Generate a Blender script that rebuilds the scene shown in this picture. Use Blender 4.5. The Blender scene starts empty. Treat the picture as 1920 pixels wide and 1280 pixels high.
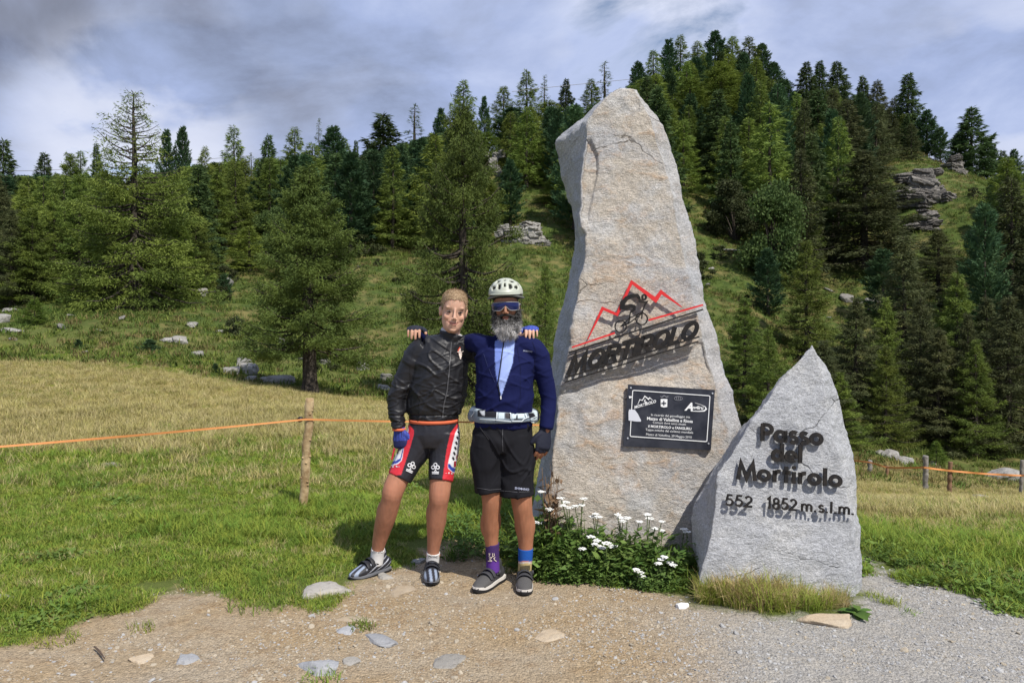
import bpy, math, random
import numpy as np
from mathutils import Vector, Matrix
from mathutils.bvhtree import BVHTree

SC = bpy.context.scene
COL = SC.collection
# ------------------------------------------------------------------ camera
F = 1397.0; CX = 960.0; HY = 600.0; CZ = 1.6       # focal length in photo pixels, centre column, horizon row, eye height
cam_d = bpy.data.cameras.new('camera')
cam_d.sensor_width = 36.0
cam_d.lens = F/1920.0*36.0
cam_d.shift_y = -40.0/1920.0
cam_d.clip_start = 0.1; cam_d.clip_end = 6000
cam = bpy.data.objects.new('camera', cam_d); COL.objects.link(cam)
cam.location = (0, 0, CZ); cam.rotation_euler = (math.pi/2, 0, 0)
SC.camera = cam

def P(px, py, Y):
    return np.array([(px-CX)*Y/F, Y, CZ-(py-HY)*Y/F])

# ------------------------------------------------------------------ sky, sun, exposure
SUN_EL = math.radians(53)
SUN_AZ = np.array([0.60, -0.80])                    # the side the sun stands on, seen from above
sun_dir = Vector((SUN_AZ[0]*math.cos(SUN_EL), SUN_AZ[1]*math.cos(SUN_EL), math.sin(SUN_EL)))
world = bpy.data.worlds.new('World'); SC.world = world
world.use_nodes = True
nt = world.node_tree; nt.nodes.clear()
def N(tree, typ, **kw):
    n = tree.nodes.new(typ)
    for k, v in kw.items():
        if k.startswith('_'):
            setattr(n, k[1:], v)
        else:
            n.inputs[k.replace('__', ' ')].default_value = v
    return n
def L(tree, a, b): tree.links.new(a, b)
out = N(nt, 'ShaderNodeOutputWorld'); bg = N(nt, 'ShaderNodeBackground')
bg.inputs['Strength'].default_value = 0.115
sky = N(nt, 'ShaderNodeTexSky', _sky_type='NISHITA', _sun_disc=False, _sun_elevation=SUN_EL,
        _sun_rotation=math.atan2(SUN_AZ[0], SUN_AZ[1]), _altitude=1850.0, _air_density=1.0, _dust_density=0.6)
tc = N(nt, 'ShaderNodeTexCoord')
sep = N(nt, 'ShaderNodeSeparateXYZ'); L(nt, tc.outputs['Generated'], sep.inputs[0])
def M(tree, op, a, b=None, c=None, clamp=False):
    n = tree.nodes.new('ShaderNodeMath'); n.operation = op; n.use_clamp = clamp
    for i, v in enumerate((a, b, c)):
        if v is None: continue
        if isinstance(v, (int, float)): n.inputs[i].default_value = v
        else: tree.links.new(v, n.inputs[i])
    return n.outputs[0]
def mixc(tree, fac, a, b, mode='MIX'):
    n = tree.nodes.new('ShaderNodeMix'); n.data_type = 'RGBA'; n.blend_type = mode
    for i, v in ((0, fac), (6, a), (7, b)):
        if isinstance(v, (int, float)): n.inputs[i].default_value = v
        elif isinstance(v, tuple): n.inputs[i].default_value = v if len(v) == 4 else v+(1,)
        else: tree.links.new(v, n.inputs[i])
    return n.outputs[2]
def ramp(tree, fac, stops, interp='LINEAR'):
    n = tree.nodes.new('ShaderNodeValToRGB'); n.color_ramp.interpolation = interp
    cr = n.color_ramp
    while len(cr.elements) < len(stops): cr.elements.new(0.5)
    for e, (p, c) in zip(cr.elements, stops):
        e.position = p
        e.color = (c, c, c, 1) if isinstance(c, (int, float)) else (c if len(c) == 4 else tuple(c)+(1,))
    tree.links.new(fac, n.inputs[0])
    return n.outputs[0]
# clouds lie on a layer overhead: project the view direction on it
zz = M(nt, 'ADD', M(nt, 'MAXIMUM', sep.outputs[2], 0.0), 0.30)
comb = N(nt, 'ShaderNodeCombineXYZ')
L(nt, M(nt, 'DIVIDE', sep.outputs[0], zz), comb.inputs[0]); L(nt, M(nt, 'DIVIDE', sep.outputs[1], zz), comb.inputs[1])
comb.inputs[2].default_value = 3.7
def noise_n(tree, vec, scale, detail=6, rough=0.55, dist=0.0, dims='3D'):
    n = tree.nodes.new('ShaderNodeTexNoise'); n.noise_dimensions = dims
    n.inputs['Scale'].default_value = scale; n.inputs['Detail'].default_value = detail
    n.inputs['Roughness'].default_value = rough; n.inputs['Distortion'].default_value = dist
    if vec is not None: tree.links.new(vec, n.inputs['Vector'])
    return n.outputs['Fac']
big = noise_n(nt, comb.outputs[0], 0.62, 3, 0.5, 0.2)
fine = noise_n(nt, comb.outputs[0], 2.1, 9, 0.60, 0.35)
# one broad dark rain cloud high on the left of the view, one over the hill
def blob(dx, dy, dz, inner, outer):
    v = Vector((dx, dy, dz)).normalized()
    d = nt.nodes.new('ShaderNodeVectorMath'); d.operation = 'DOT_PRODUCT'
    L(nt, tc.outputs['Generated'], d.inputs[0]); d.inputs[1].default_value = v
    mr = nt.nodes.new('ShaderNodeMapRange'); mr.interpolation_type = 'SMOOTHSTEP'
    L(nt, d.outputs['Value'], mr.inputs[0]); mr.inputs[1].default_value = math.cos(math.radians(outer)); mr.inputs[2].default_value = math.cos(math.radians(inner))
    return mr.outputs[0]
dark = M(nt, 'ADD', blob(-0.33, 1.0, 0.385, 0, 8), M(nt, 'ADD', blob(-0.50, 1.0, 0.44, 0, 7), M(nt, 'MULTIPLY', blob(-0.74, 1.0, 0.43, 0, 8), 1.1)))
dark = M(nt, 'ADD', dark, M(nt, 'MULTIPLY', blob(0.02, 1.0, 0.42, 0, 6), 0.5))
light = M(nt, 'ADD', blob(-0.50, 1.0, 0.24, 1, 9), M(nt, 'ADD', M(nt, 'MULTIPLY', blob(0.20, 1.0, 0.40, 1, 9), 0.8), M(nt, 'MULTIPLY', blob(0.66, 1.0, 0.30, 1, 8), 0.6)))
dens = M(nt, 'ADD', M(nt, 'MULTIPLY', big, 0.45), M(nt, 'MULTIPLY', fine, 0.85))
dens = M(nt, 'ADD', dens, M(nt, 'SUBTRACT', M(nt, 'MULTIPLY', dark, 0.145), M(nt, 'MULTIPLY', light, 0.12)))
cov = ramp(nt, dens, [(0.42, 0.10), (0.52, 1.0)])
ccol = ramp(nt, dens, [(0.42, (5.4, 5.8, 7.2)), (0.52, (3.8, 4.45, 6.4)), (0.62, (3.0, 3.65, 5.6)), (0.72, (2.4, 2.9, 4.3)), (0.84, (1.55, 1.8, 2.6)), (0.98, (1.05, 1.18, 1.6))])
puff = ramp(nt, noise_n(nt, comb.outputs[0], 2.6, 9, 0.50, 0.15), [(0.47, 0.0), (0.56, 0.8), (0.66, 1.0)])
puffm = M(nt, 'MULTIPLY', puff, M(nt, 'ADD', 0.12, M(nt, 'MULTIPLY', light, 0.75)), clamp=True)
ccol = mixc(nt, puffm, ccol, (6.0, 6.25, 7.2, 1))
skyc = mixc(nt, cov, sky.outputs[0], ccol)
L(nt, skyc, bg.inputs['Color']); L(nt, bg.outputs[0], out.inputs['Surface'])

sun_l = bpy.data.lights.new('sun', 'SUN'); sun_l.energy = 4.3; sun_l.angle = math.radians(0.53); sun_l.color = (1.0, 0.955, 0.88)
sun_o = bpy.data.objects.new('sun', sun_l); COL.objects.link(sun_o)
sun_o.rotation_euler = sun_dir.to_track_quat('Z', 'Y').to_euler(); sun_o.location = (20, -30, 60)
SC.view_settings.view_transform = 'Standard'
SC.view_settings.look = 'None'; SC.view_settings.gamma = 1.0; SC.view_settings.exposure = 0.22
SC.render.engine = 'CYCLES'
SC.cycles.max_bounces = 5; SC.cycles.diffuse_bounces = 2; SC.cycles.transparent_max_bounces = 8

# ------------------------------------------------------------------ helpers
def obj(name, me, mat=None, parent=None, loc=None, **props):
    o = bpy.data.objects.new(name, me); COL.objects.link(o)
    if mat is not None and me is not None:
        if len(me.materials) == 0: me.materials.append(mat)
    if parent is not None: o.parent = parent
    if loc is not None: o.location = loc
    for k, v in props.items(): o[k] = v
    return o
def thing(name, label, cat, loc=(0, 0, 0), rotz=0.0, scale=1.0, group=None):
    o = bpy.data.objects.new(name, None); COL.objects.link(o)
    o.empty_display_size = 0.2
    o.location = tuple(loc); o.rotation_euler = (0, 0, rotz); o.scale = (scale,)*3 if isinstance(scale, (int, float)) else scale
    o['label'] = label; o['category'] = cat
    if group: o['group'] = group
    return o
def mesh(name, V, faces, smooth=False, mat=None):
    """V: (n,3) array. faces: an int array (m,3)/(m,4), or a list of such arrays / of tuples."""
    V = np.asarray(V, dtype=np.float32).reshape(-1, 3)
    me = bpy.data.meshes.new(name)
    if isinstance(faces, np.ndarray): faces = [faces]
    if len(faces) and not isinstance(faces[0], np.ndarray):
        by = {}
        for f in faces: by.setdefault(len(f), []).append(f)
        faces = [np.array(v) for v in by.values()]
    faces = [f for f in faces if len(f)]
    nl = sum(f.size for f in faces); nf = sum(len(f) for f in faces)
    me.vertices.add(len(V)); me.vertices.foreach_set('co', V.ravel())
    me.loops.add(nl); me.polygons.add(nf)
    li = np.concatenate([f.ravel() for f in faces]).astype(np.int32)
    tot = np.concatenate([np.full(len(f), f.shape[1]) for f in faces]).astype(np.int32)
    st = np.concatenate([[0], np.cumsum(tot)[:-1]]).astype(np.int32)
    me.loops.foreach_set('vertex_index', li)
    me.polygons.foreach_set('loop_start', st); me.polygons.foreach_set('loop_total', tot)
    me.polygons.foreach_set('use_smooth', np.full(nf, bool(smooth)))
    me.update(calc_edges=True); me.validate()
    if mat is not None: me.materials.append(mat)
    return me
def get_co(me):
    a = np.empty(len(me.vertices)*3, np.float32); me.vertices.foreach_get('co', a); return a.reshape(-1, 3)
def set_co(me, V):
    me.vertices.foreach_set('co', np.asarray(V, np.float32).ravel()); me.update()
def get_no(me):
    a = np.empty(len(me.vertices)*3, np.float32); me.vertex_normals.foreach_get('vector', a); return a.reshape(-1, 3)
def attr_f(me, name, vals):
    a = me.attributes.new(name, 'FLOAT', 'POINT'); a.data.foreach_set('value', np.asarray(vals, np.float32))
def attr_c(me, name, cols):
    c = np.ones((len(me.vertices), 4), np.float32); c[:, :3] = cols
    a = me.attributes.new(name, 'FLOAT_COLOR', 'POINT'); a.data.foreach_set('color', c.ravel())
class MB:
    """collects pieces of one mesh"""
    def __init__(s): s.V = []; s.Fs = []; s.n = 0
    def add(s, V, faces):
        V = np.asarray(V, float).reshape(-1, 3)
        for f in faces: s.Fs.append(tuple(int(i)+s.n for i in f))
        s.V.append(V); s.n += len(V)
    def build(s, name, smooth=False): return mesh(name, np.concatenate(s.V), s.Fs, smooth)
def sstep(x, a, b):
    t = np.clip((x-a)/(b-a), 0, 1); return t*t*(3-2*t)
def lerp(a, b, t): return a+(b-a)*t
def _h3(i, j, k, s):
    n = (i*374761393 + j*668265263 + k*2147483647 + s*1274126177) & 0xffffffff
    n = ((n ^ (n >> 13))*1274126177) & 0xffffffff
    n = ((n ^ (n >> 16))*2246822519) & 0xffffffff
    return ((n ^ (n >> 15)) & 0xffffff)/float(0xffffff)
def vnoise(p, seed=0):
    p = np.asarray(p, float); i = np.floor(p).astype(np.int64); f = p-i; u = f*f*f*(f*(f*6-15)+10)
    r = 0
    for dx in (0, 1):
        for dy in (0, 1):
            for dz in (0, 1):
                w = (u[:, 0] if dx else 1-u[:, 0])*(u[:, 1] if dy else 1-u[:, 1])*(u[:, 2] if dz else 1-u[:, 2])
                r = r+w*_h3(i[:, 0]+dx, i[:, 1]+dy, i[:, 2]+dz, seed)
    return r*2-1
def fbm(p, octaves=4, seed=0, gain=0.5, lac=2.03):
    p = np.asarray(p, float); r = 0; a = 1.0; t = 0
    for o in range(octaves):
        r = r+a*vnoise(p+o*17.3, seed+o); t += a; a *= gain; p = p*lac
    return r/t
def xy3(x, y, z=0.0):
    x = np.asarray(x, float); return np.stack([x, np.asarray(y, float), np.full_like(x, z)], 1)

# tubes and lofts
def crom(pts, rad, sub):
    pts = np.asarray(pts, float); rad = np.asarray([(r, r) if np.isscalar(r) else r for r in rad], float)
    if sub <= 1 or len(pts) < 3:
        if sub > 1:
            t = np.linspace(0, 1, sub+1)[:, None]
            return pts[0]*(1-t)+pts[1]*t, rad[0]*(1-t)+rad[1]*t
        return pts, rad
    A = np.concatenate([pts, rad], 1)
    A = np.concatenate([[2*A[0]-A[1]], A, [2*A[-1]-A[-2]]])
    o = []
    for i in range(1, len(A)-2):
        for k in range(sub):
            t = k/sub
            a, b, c, d = A[i-1], A[i], A[i+1], A[i+2]
            o.append(0.5*((2*b)+(-a+c)*t+(2*a-5*b+4*c-d)*t*t+(-a+3*b-3*c+d)*t**3))
    o.append(A[-2]); o = np.array(o)
    return o[:, :3], np.maximum(o[:, 3:], 1e-4)
def loft(pts, rad, n=16, sub=4, cap='round', side=None, power=2.0):
    """closed tube through pts; rad = (across, deep) pairs or numbers"""
    pts, rad = crom(pts, rad, sub)
    m = len(pts); T = np.gradient(pts, axis=0); T /= np.linalg.norm(T, axis=1)[:, None]+1e-9
    base = np.array([1.0, 0, 0]) if side is None else np.asarray(side, float)
    th = np.linspace(0, 2*math.pi, n, endpoint=False)
    c, s = np.cos(th), np.sin(th)
    if power != 2.0:
        c = np.sign(c)*np.abs(c)**(2/power); s = np.sign(s)*np.abs(s)**(2/power)
    rings = []
    def ring(p, t, a, b):
        sx = base-np.dot(base, t)*t
        if np.linalg.norm(sx) < 0.15:
            alt = np.array([0, 0, 1.0]); sx = alt-np.dot(alt, t)*t
        sx /= np.linalg.norm(sx); d = np.cross(t, sx)
        return p+a*c[:, None]*sx+b*s[:, None]*d
    if cap == 'round':
        for q in (0.97, 0.8, 0.45):
            r = math.sqrt(1-q*q); h = min(rad[0])
            rings.append(ring(pts[0]-T[0]*h*q, T[0], rad[0][0]*r, rad[0][1]*r))
    for i in range(m): rings.append(ring(pts[i], T[i], *rad[i]))
    if cap == 'round':
        for q in (0.45, 0.8, 0.97):
            r = math.sqrt(1-q*q); h = min(rad[-1])
            rings.append(ring(pts[-1]+T[-1]*h*q, T[-1], rad[-1][0]*r, rad[-1][1]*r))
    V = np.concatenate(rings); R = len(rings); Fc = []
    for i in range(R-1):
        for j in range(n):
            k = (j+1) % n
            Fc.append((i*n+j, i*n+k, (i+1)*n+k, (i+1)*n+j))
    Fc.append(tuple(range(n-1, -1, -1))); Fc.append(tuple((R-1)*n+j for j in range(n)))
    return V, Fc
def ellipsoid(c, r, nu=16, nv=10, rot=None):
    V = []; Fc = []
    for i in range(nv+1):
        ph = math.pi*i/nv
        for j in range(nu):
            th = 2*math.pi*j/nu
            V.append((math.sin(ph)*math.cos(th)*r[0], math.sin(ph)*math.sin(th)*r[1], math.cos(ph)*r[2]))
    for i in range(nv):
        for j in range(nu):
            k = (j+1) % nu
            Fc.append((i*nu+j, (i+1)*nu+j, (i+1)*nu+k, i*nu+k))
    V = np.array(V)
    if rot is not None: V = V@np.array(rot).T
    return V+np.asarray(c), Fc
def box(c, s, R=None):
    x, y, z = np.asarray(s)/2
    V = np.array([(-x, -y, -z), (x, -y, -z), (x, y, -z), (-x, y, -z), (-x, -y, z), (x, -y, z), (x, y, z), (-x, y, z)])
    if R is not None: V = V@np.array(R).T
    return V+np.asarray(c), [(0, 3, 2, 1), (4, 5, 6, 7), (0, 1, 5, 4), (1, 2, 6, 5), (2, 3, 7, 6), (3, 0, 4, 7)]
def remesh(me, voxel, smooth=4, fac=0.5):
    o = bpy.data.objects.new('tmp', me); COL.objects.link(o)
    m = o.modifiers.new('r', 'REMESH'); m.mode = 'VOXEL'; m.voxel_size = voxel
    if smooth:
        s = o.modifiers.new('s', 'SMOOTH'); s.factor = fac; s.iterations = smooth
    dg = bpy.context.evaluated_depsgraph_get()
    r = bpy.data.meshes.new_from_object(o.evaluated_get(dg))
    bpy.data.objects.remove(o)
    r.polygons.foreach_set('use_smooth', np.ones(len(r.polygons), dtype=bool))
    return r
def text_mesh(s, size, extrude=0.0, bold=0.0, shear=0.0, align='CENTER', space=1.0):
    cu = bpy.data.curves.new('t', 'FONT'); cu.body = s; cu.size = size; cu.extrude = extrude; cu.offset = bold
    cu.align_x = align; cu.align_y = 'BOTTOM_BASELINE'; cu.resolution_u = 2; cu.shear = shear; cu.space_character = space
    o = bpy.data.objects.new('t', cu); COL.objects.link(o)
    dg = bpy.context.evaluated_depsgraph_get()
    me = bpy.data.meshes.new_from_object(o.evaluated_get(dg))
    bpy.data.objects.remove(o); bpy.data.curves.remove(cu)
    return me
def ribbon(pts, w, d, closed=False, w2=None):
    """a flat bar of width w along pts (2-D), thickness d; returns verts in (u, v, depth 0..d)"""
    p = np.asarray(pts, float); n = len(p)
    ws = np.full(n, w) if np.isscalar(w) else np.asarray(w, float)
    if closed:
        t1 = p-np.roll(p, 1, 0); t2 = np.roll(p, -1, 0)-p
    else:
        t1 = np.concatenate([[p[1]-p[0]], p[1:]-p[:-1]]); t2 = np.concatenate([p[1:]-p[:-1], [p[-1]-p[-2]]])
    t1 /= np.linalg.norm(t1, axis=1)[:, None]+1e-9; t2 /= np.linalg.norm(t2, axis=1)[:, None]+1e-9
    n1 = np.stack([-t1[:, 1], t1[:, 0]], 1); n2 = np.stack([-t2[:, 1], t2[:, 0]], 1)
    m = n1+n2; m /= np.linalg.norm(m, axis=1)[:, None]+1e-9
    k = 1/np.clip((m*n1).sum(1), 0.35, 1)
    a = p+m*(ws/2*k)[:, None]; b = p-m*(ws/2*k)[:, None]
    z0 = np.zeros((n, 1)); z1 = np.full((n, 1), d)
    V = np.concatenate([np.hstack([a, z0]), np.hstack([b, z0]), np.hstack([a, z1]), np.hstack([b, z1])])
    Fc = []
    for i in range(n if closed else n-1):
        j = (i+1) % n
        Fc += [(i, j, n+j, n+i), (2*n+i, 3*n+i, 3*n+j, 2*n+j), (i, 2*n+i, 2*n+j, j), (n+i, n+j, 3*n+j, 3*n+i)]
    if not closed:
        Fc += [(0, n, 3*n, 2*n), (n-1, 2*n+n-1, 3*n+n-1, n+n-1)]
    return V, Fc

# ------------------------------------------------------------------ materials
def mat(name, color=None, rough=0.8, spec=0.3, metal=0.0, attr=None, var=0.0, nscale=20, nmix=None, bump=0.0, bscale=60, sheen=0.0, trans=0.0, objvar=0.0, bdetail=5):
    m = bpy.data.materials.new(name); m.use_nodes = True
    t = m.node_tree; b = t.nodes['Principled BSDF']
    b.inputs['Roughness'].default_value = rough; b.inputs['Metallic'].default_value = metal
    b.inputs['Specular IOR Level'].default_value = spec
    if sheen: b.inputs['Sheen Weight'].default_value = sheen
    tcn = t.nodes.new('ShaderNodeTexCoord'); vec = tcn.outputs['Object']
    if attr:
        an = t.nodes.new('ShaderNodeAttribute'); an.attribute_name = attr; c = an.outputs['Color']
    else:
        rg = t.nodes.new('ShaderNodeRGB'); rg.outputs[0].default_value = tuple(color)+(1,); c = rg.outputs[0]
    if nmix is not None:
        f = noise_n(t, vec, nscale, 6, 0.6)
        f = ramp(t, f, [(0.42, 0.0), (0.6, 1.0)])
        c = mixc(t, f, c, tuple(nmix)+(1,))
    if var:
        f = noise_n(t, vec, nscale*1.7, 5, 0.6)
        hsv = t.nodes.new('ShaderNodeHueSaturation')
        L(t, M(t, 'ADD', M(t, 'MULTIPLY', f, 2*var), 1-var), hsv.inputs['Value']); L(t, c, hsv.inputs['Color']); c = hsv.outputs[0]
    if objvar:
        oi = t.nodes.new('ShaderNodeObjectInfo'); hsv = t.nodes.new('ShaderNodeHueSaturation')
        L(t, M(t, 'ADD', M(t, 'MULTIPLY', oi.outputs['Random'], 2*objvar), 1-objvar), hsv.inputs['Value'])
        L(t, M(t, 'ADD', M(t, 'MULTIPLY', M(t, 'FRACT', M(t, 'MULTIPLY', oi.outputs['Random'], 7.13)), objvar*0.09), 0.5-objvar*0.045), hsv.inputs['Hue'])
        L(t, c, hsv.inputs['Color']); c = hsv.outputs[0]
    L(t, c, b.inputs['Base Color'])
    if bump:
        bn = t.nodes.new('ShaderNodeBump'); bn.inputs['Strength'].default_value = 1.0; bn.inputs['Distance'].default_value = bump
        L(t, noise_n(t, vec, bscale, bdetail, 0.6), bn.inputs['Height']); L(t, bn.outputs[0], b.inputs['Normal'])
    if trans:
        o = t.nodes['Material Output']; tr = t.nodes.new('ShaderNodeBsdfTranslucent'); L(t, c, tr.inputs['Color'])
        mx = t.nodes.new('ShaderNodeMixShader'); mx.inputs[0].default_value = trans
        L(t, b.outputs[0], mx.inputs[1]); L(t, tr.outputs[0], mx.inputs[2]); L(t, mx.outputs[0], o.inputs['Surface'])
    return m
# ================================================================== terrain
_c = [(0,681,22),(150,680,22),(240,690,21.5),(320,704,21),(410,720,20),(500,734,19),(580,744,18.5),(640,760,17.5),(710,773,16.5),(760,780,16),
      (100,646,27),(0,630,27),(300,668,25.5),(450,705,24),(520,724,22.5),(580,740,21.3),(700,740,24),(770,760,22),
      (100,580,38),(300,590,34),(400,600,36),(550,640,33),(700,660,34),(700,560,41),(790,700,30),
      (600,500,50),(450,500,48),(700,480,52),(200,500,55),(0,500,55),(980,480,52),(950,400,60),(1000,560,42),(1000,650,32),(920,320,72),
      (0,430,76),(150,430,76),(300,425,76),(500,415,77),(620,395,80),(720,370,82),(800,335,84),(900,292,86),(1000,262,88),(1100,250,90),(1200,222,92),
      (1300,170,95),(1370,160,96),(1450,190,95),(1530,225,95),(1620,262,94),(1740,315,90),(1830,350,86),(1920,390,84),
      (1622,1055,4.91),(1920,1142,4.13),(1800,1000,6.6),(1920,1000,6.4),(1700,960,10),(1900,950,9.5),(1735,920,20.8),(1915,925,21),(1630,905,22),(1780,928,21),
      (1640,868,27),(1720,858,30),(1900,890,29),(1400,800,32),(1350,600,42),(1340,450,55),(1320,345,70),(1450,600,42),(1450,710,36),(1620,560,50),
      (1730,350,66),(1600,700,40),(1800,600,42),(1900,500,52),(1900,700,38),(1550,420,66)]
_raw = [(-6,11,0),(-2.5,11,0),(-10,11,.1),(-14,15,.3),(0,11,-.1),(0,15,-.4),(-40,20,1.5),(-60,60,8),(40,15,-3),(60,50,4),(75,90,14),(-75,90,10),
        (-60,130,2),(0,140,8),(40,140,10),(90,130,5),(-10,-10,0),(10,-10,-.2),(0,-25,0),(-25,0,.2),(25,0,-1.2),(0,3,0),(-3,4,0),(3,4,0),(0,6,0),(-4,7,0),(1.5,6,0),
        (3,9,-.5),(3,14,-1.6),(3,20,-2.6),(8,14,-1.9),(-8,6,0)]
_pts = np.array([P(*c) for c in _c]+[np.array(r, float) for r in _raw])
_S = 30.0
def _tps(d2): return 0.5*d2*np.log(d2+1e-12)
_xy = _pts[:, :2]/_S
_n = len(_xy)
_K = _tps(((_xy[:, None]-_xy[None])**2).sum(2))+np.eye(_n)*2e-4
_A = np.zeros((_n+3, _n+3)); _A[:_n, :_n] = _K
_A[:_n, _n] = 1; _A[:_n, _n+1:] = _xy; _A[_n, :_n] = 1; _A[_n+1:, :_n] = _xy.T
_W = np.linalg.solve(_A, np.concatenate([_pts[:, 2], np.zeros(3)]))
def _tpsz(x, y):
    q = np.stack([x, y], 1)/_S; o = np.empty(len(q))
    for i in range(0, len(q), 20000):
        s = q[i:i+20000]
        o[i:i+20000] = _tps(((s[:, None]-_xy[None])**2).sum(2))@_W[:_n]+_W[_n]+s@_W[_n+1:]
    return o
def TZ(x, y):
    x = np.atleast_1d(np.asarray(x, float)); y = np.atleast_1d(np.asarray(y, float))
    z = np.clip(_tpsz(x, y), -12, 40)
    near = np.sqrt((x*0.8)**2+(y-3.2)**2)
    right = sstep(x, 1.2, 3.0)*sstep(y, 4.2, 6.0)
    w = np.maximum(sstep(near, 4.5, 8.5), right*0.9)
    r = np.hypot(x, y-50)
    far = sstep(r, 85, 150)
    z = z*w
    z = z*(1-far)+(-14+10*fbm(xy3(x/160, y/160), 3, 9))*far
    rough = sstep(y, 19, 40)*(1-far)
    z = z+rough*sstep(y, 24, 40)*(0.55*fbm(xy3(x/3.2, y/3.2), 3, 4)+0.9*fbm(xy3(x/9, y/9), 2, 5))+sstep(near, 5, 12)*0.10*fbm(xy3(x/1.3, y/1.3), 2, 6)
    z = z+(1-sstep(near, 3.5, 9))*0.018*fbm(xy3(x/0.5, y/0.5), 3, 7)
    return z
def tz1(x, y): return float(TZ(x, y)[0])

# bare ground (dirt, gravel): a polygon on the flat, everything outside it grows grass
_dp = [(-500,1240),(-100,1225),(0,1208),(90,1192),(160,1152),(240,1126),(300,1102),(350,1098),(420,1115),(520,1135),(600,1128),(640,1090),(690,1086),(715,1062),(770,1052),(800,1026),
       (860,1012),(900,1030),(960,1052),(1010,1075),(1100,1085),(1200,1098),(1290,1112),(1320,1135),(1420,1150),(1540,1162),(1606,1140),(1612,1040),(1660,1062),(1700,1072),(1800,1103),(1920,1140),(2200,1225),(2600,1350)]
def g0(px, py):
    Y = CZ*F/(py-HY); return ((px-CX)*Y/F, Y)
DIRT = np.array([g0(*p) for p in _dp]+[(9, -8), (-9, -8)])
def sdist(px, py, poly):
    """signed distance to a polygon, positive inside"""
    px = np.asarray(px, float); py = np.asarray(py, float)
    d = np.full(px.shape, 1e9); ins = np.zeros(px.shape, bool); n = len(poly)
    for i in range(n):
        a = poly[i]; b = poly[(i+1) % n]; e = b-a
        wx = px-a[0]; wy = py-a[1]
        t = np.clip((wx*e[0]+wy*e[1])/(e@e+1e-12), 0, 1)
        d = np.minimum(d, np.hypot(wx-t*e[0], wy-t*e[1]))
        c = ((a[1] > py) != (b[1] > py)) & (px < (b[0]-a[0])*(py-a[1])/(b[1]-a[1]+1e-12)+a[0])
        ins ^= c
    return np.where(ins, d, -d)
def dryness(x, y):
    n = fbm(xy3(x/1.6, y/1.6), 3, 21)
    left = sstep(y+2.5*n, 6.5, 11.5)*(1-sstep(y, 19, 24)*0.75)*(.82+.35*n)
    right = 0.80+0.6*n
    k = sstep(x, 0, 2.5)
    d = left*(1-k)+np.clip(right, 0, 1)*k*sstep(y, 5, 7)
    hill = 0.30+0.55*fbm(xy3(x/7, y/7), 3, 22)
    h = sstep(y, 24, 34)
    return np.clip(d*(1-h)+hill*h, 0, 1)

th = np.concatenate([np.radians(np.linspace(-48, 48, 330)), np.radians(np.linspace(52, 308, 50))])
rr = np.concatenate([[0.0], np.geomspace(1.6, 1800, 330)])
T_, R_ = np.meshgrid(th, rr[1:])
gx = np.concatenate([[0], (R_*np.sin(T_)).ravel()]); gy = np.concatenate([[0], (R_*np.cos(T_)).ravel()])
gz = TZ(gx, gy)
nt_, nr_ = len(th), len(rr)-1
ii, jj = np.meshgrid(np.arange(nr_-1), np.arange(nt_), indexing='ij')
jk = (jj+1) % nt_
quads = np.stack([1+ii*nt_+jj, 1+ii*nt_+jk, 1+(ii+1)*nt_+jk, 1+(ii+1)*nt_+jj], 2).reshape(-1, 4)[:, ::-1]
tris = np.array([(0, 1+(j+1) % nt_, 1+j) for j in range(nt_)])[:, ::-1]
g_me = mesh('ground', np.stack([gx, gy, gz], 1), [quads.astype(np.int64), tris], smooth=True)
attr_f(g_me, 'dirt', np.clip(sdist(gx, gy, DIRT), -3, 3))
attr_f(g_me, 'dry', dryness(gx, gy))
attr_f(g_me, 'gravel', sstep(gx*0.9-(gy-3.6)*0.25+0.35*fbm(xy3(gx/.7, gy/.7), 3, 31), 0.15, 1.25))
attr_f(g_me, 'hill', sstep(gy, 22, 34))

m = bpy.data.materials.new('ground'); m.use_nodes = True; t = m.node_tree; b = t.nodes['Principled BSDF']
b.inputs['Roughness'].default_value = 0.95; b.inputs['Specular IOR Level'].default_value = 0.1
geo = t.nodes.new('ShaderNodeNewGeometry'); pos = geo.outputs['Position']
def at(nm):
    a = t.nodes.new('ShaderNodeAttribute'); a.attribute_name = nm; return a.outputs['Fac']
edge = M(t, 'ADD', at('dirt'), M(t, 'MULTIPLY', M(t, 'SUBTRACT', noise_n(t, pos, 3.5, 5, 0.65), 0.5), 0.55))
dmask = ramp(t, M(t, 'ADD', M(t, 'MULTIPLY', edge, 2.2), 0.5), [(0.38, 0.0), (0.62, 1.0)])
n1 = noise_n(t, pos, 1.1, 5, 0.6); n2 = noise_n(t, pos, 9, 6, 0.65); n3 = noise_n(t, pos, 70, 4, 0.7)
brown = mixc(t, ramp(t, n1, [(0.40, 0.0), (0.62, 1.0)]), (0.365, 0.27, 0.16, 1), (0.385, 0.315, 0.225, 1))
brown = mixc(t, ramp(t, n2, [(0.50, 0.0), (0.72, 0.7)]), brown, (0.28, 0.185, 0.10, 1))
grav = mixc(t, ramp(t, n2, [(0.38, 0.0), (0.66, 1.0)]), (0.33, 0.315, 0.29, 1), (0.39, 0.36, 0.31, 1))
soil = mixc(t, at('gravel'), brown, grav)
vor = t.nodes.new('ShaderNodeTexVoronoi'); vor.inputs['Scale'].default_value = 75; L(t, pos, vor.inputs['Vector'])
vor2 = t.nodes.new('ShaderNodeTexVoronoi'); vor2.inputs['Scale'].default_value = 190; L(t, pos, vor2.inputs['Vector'])
sc = t.nodes.new('ShaderNodeSeparateColor'); L(t, vor.outputs['Color'], sc.inputs[0])
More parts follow.
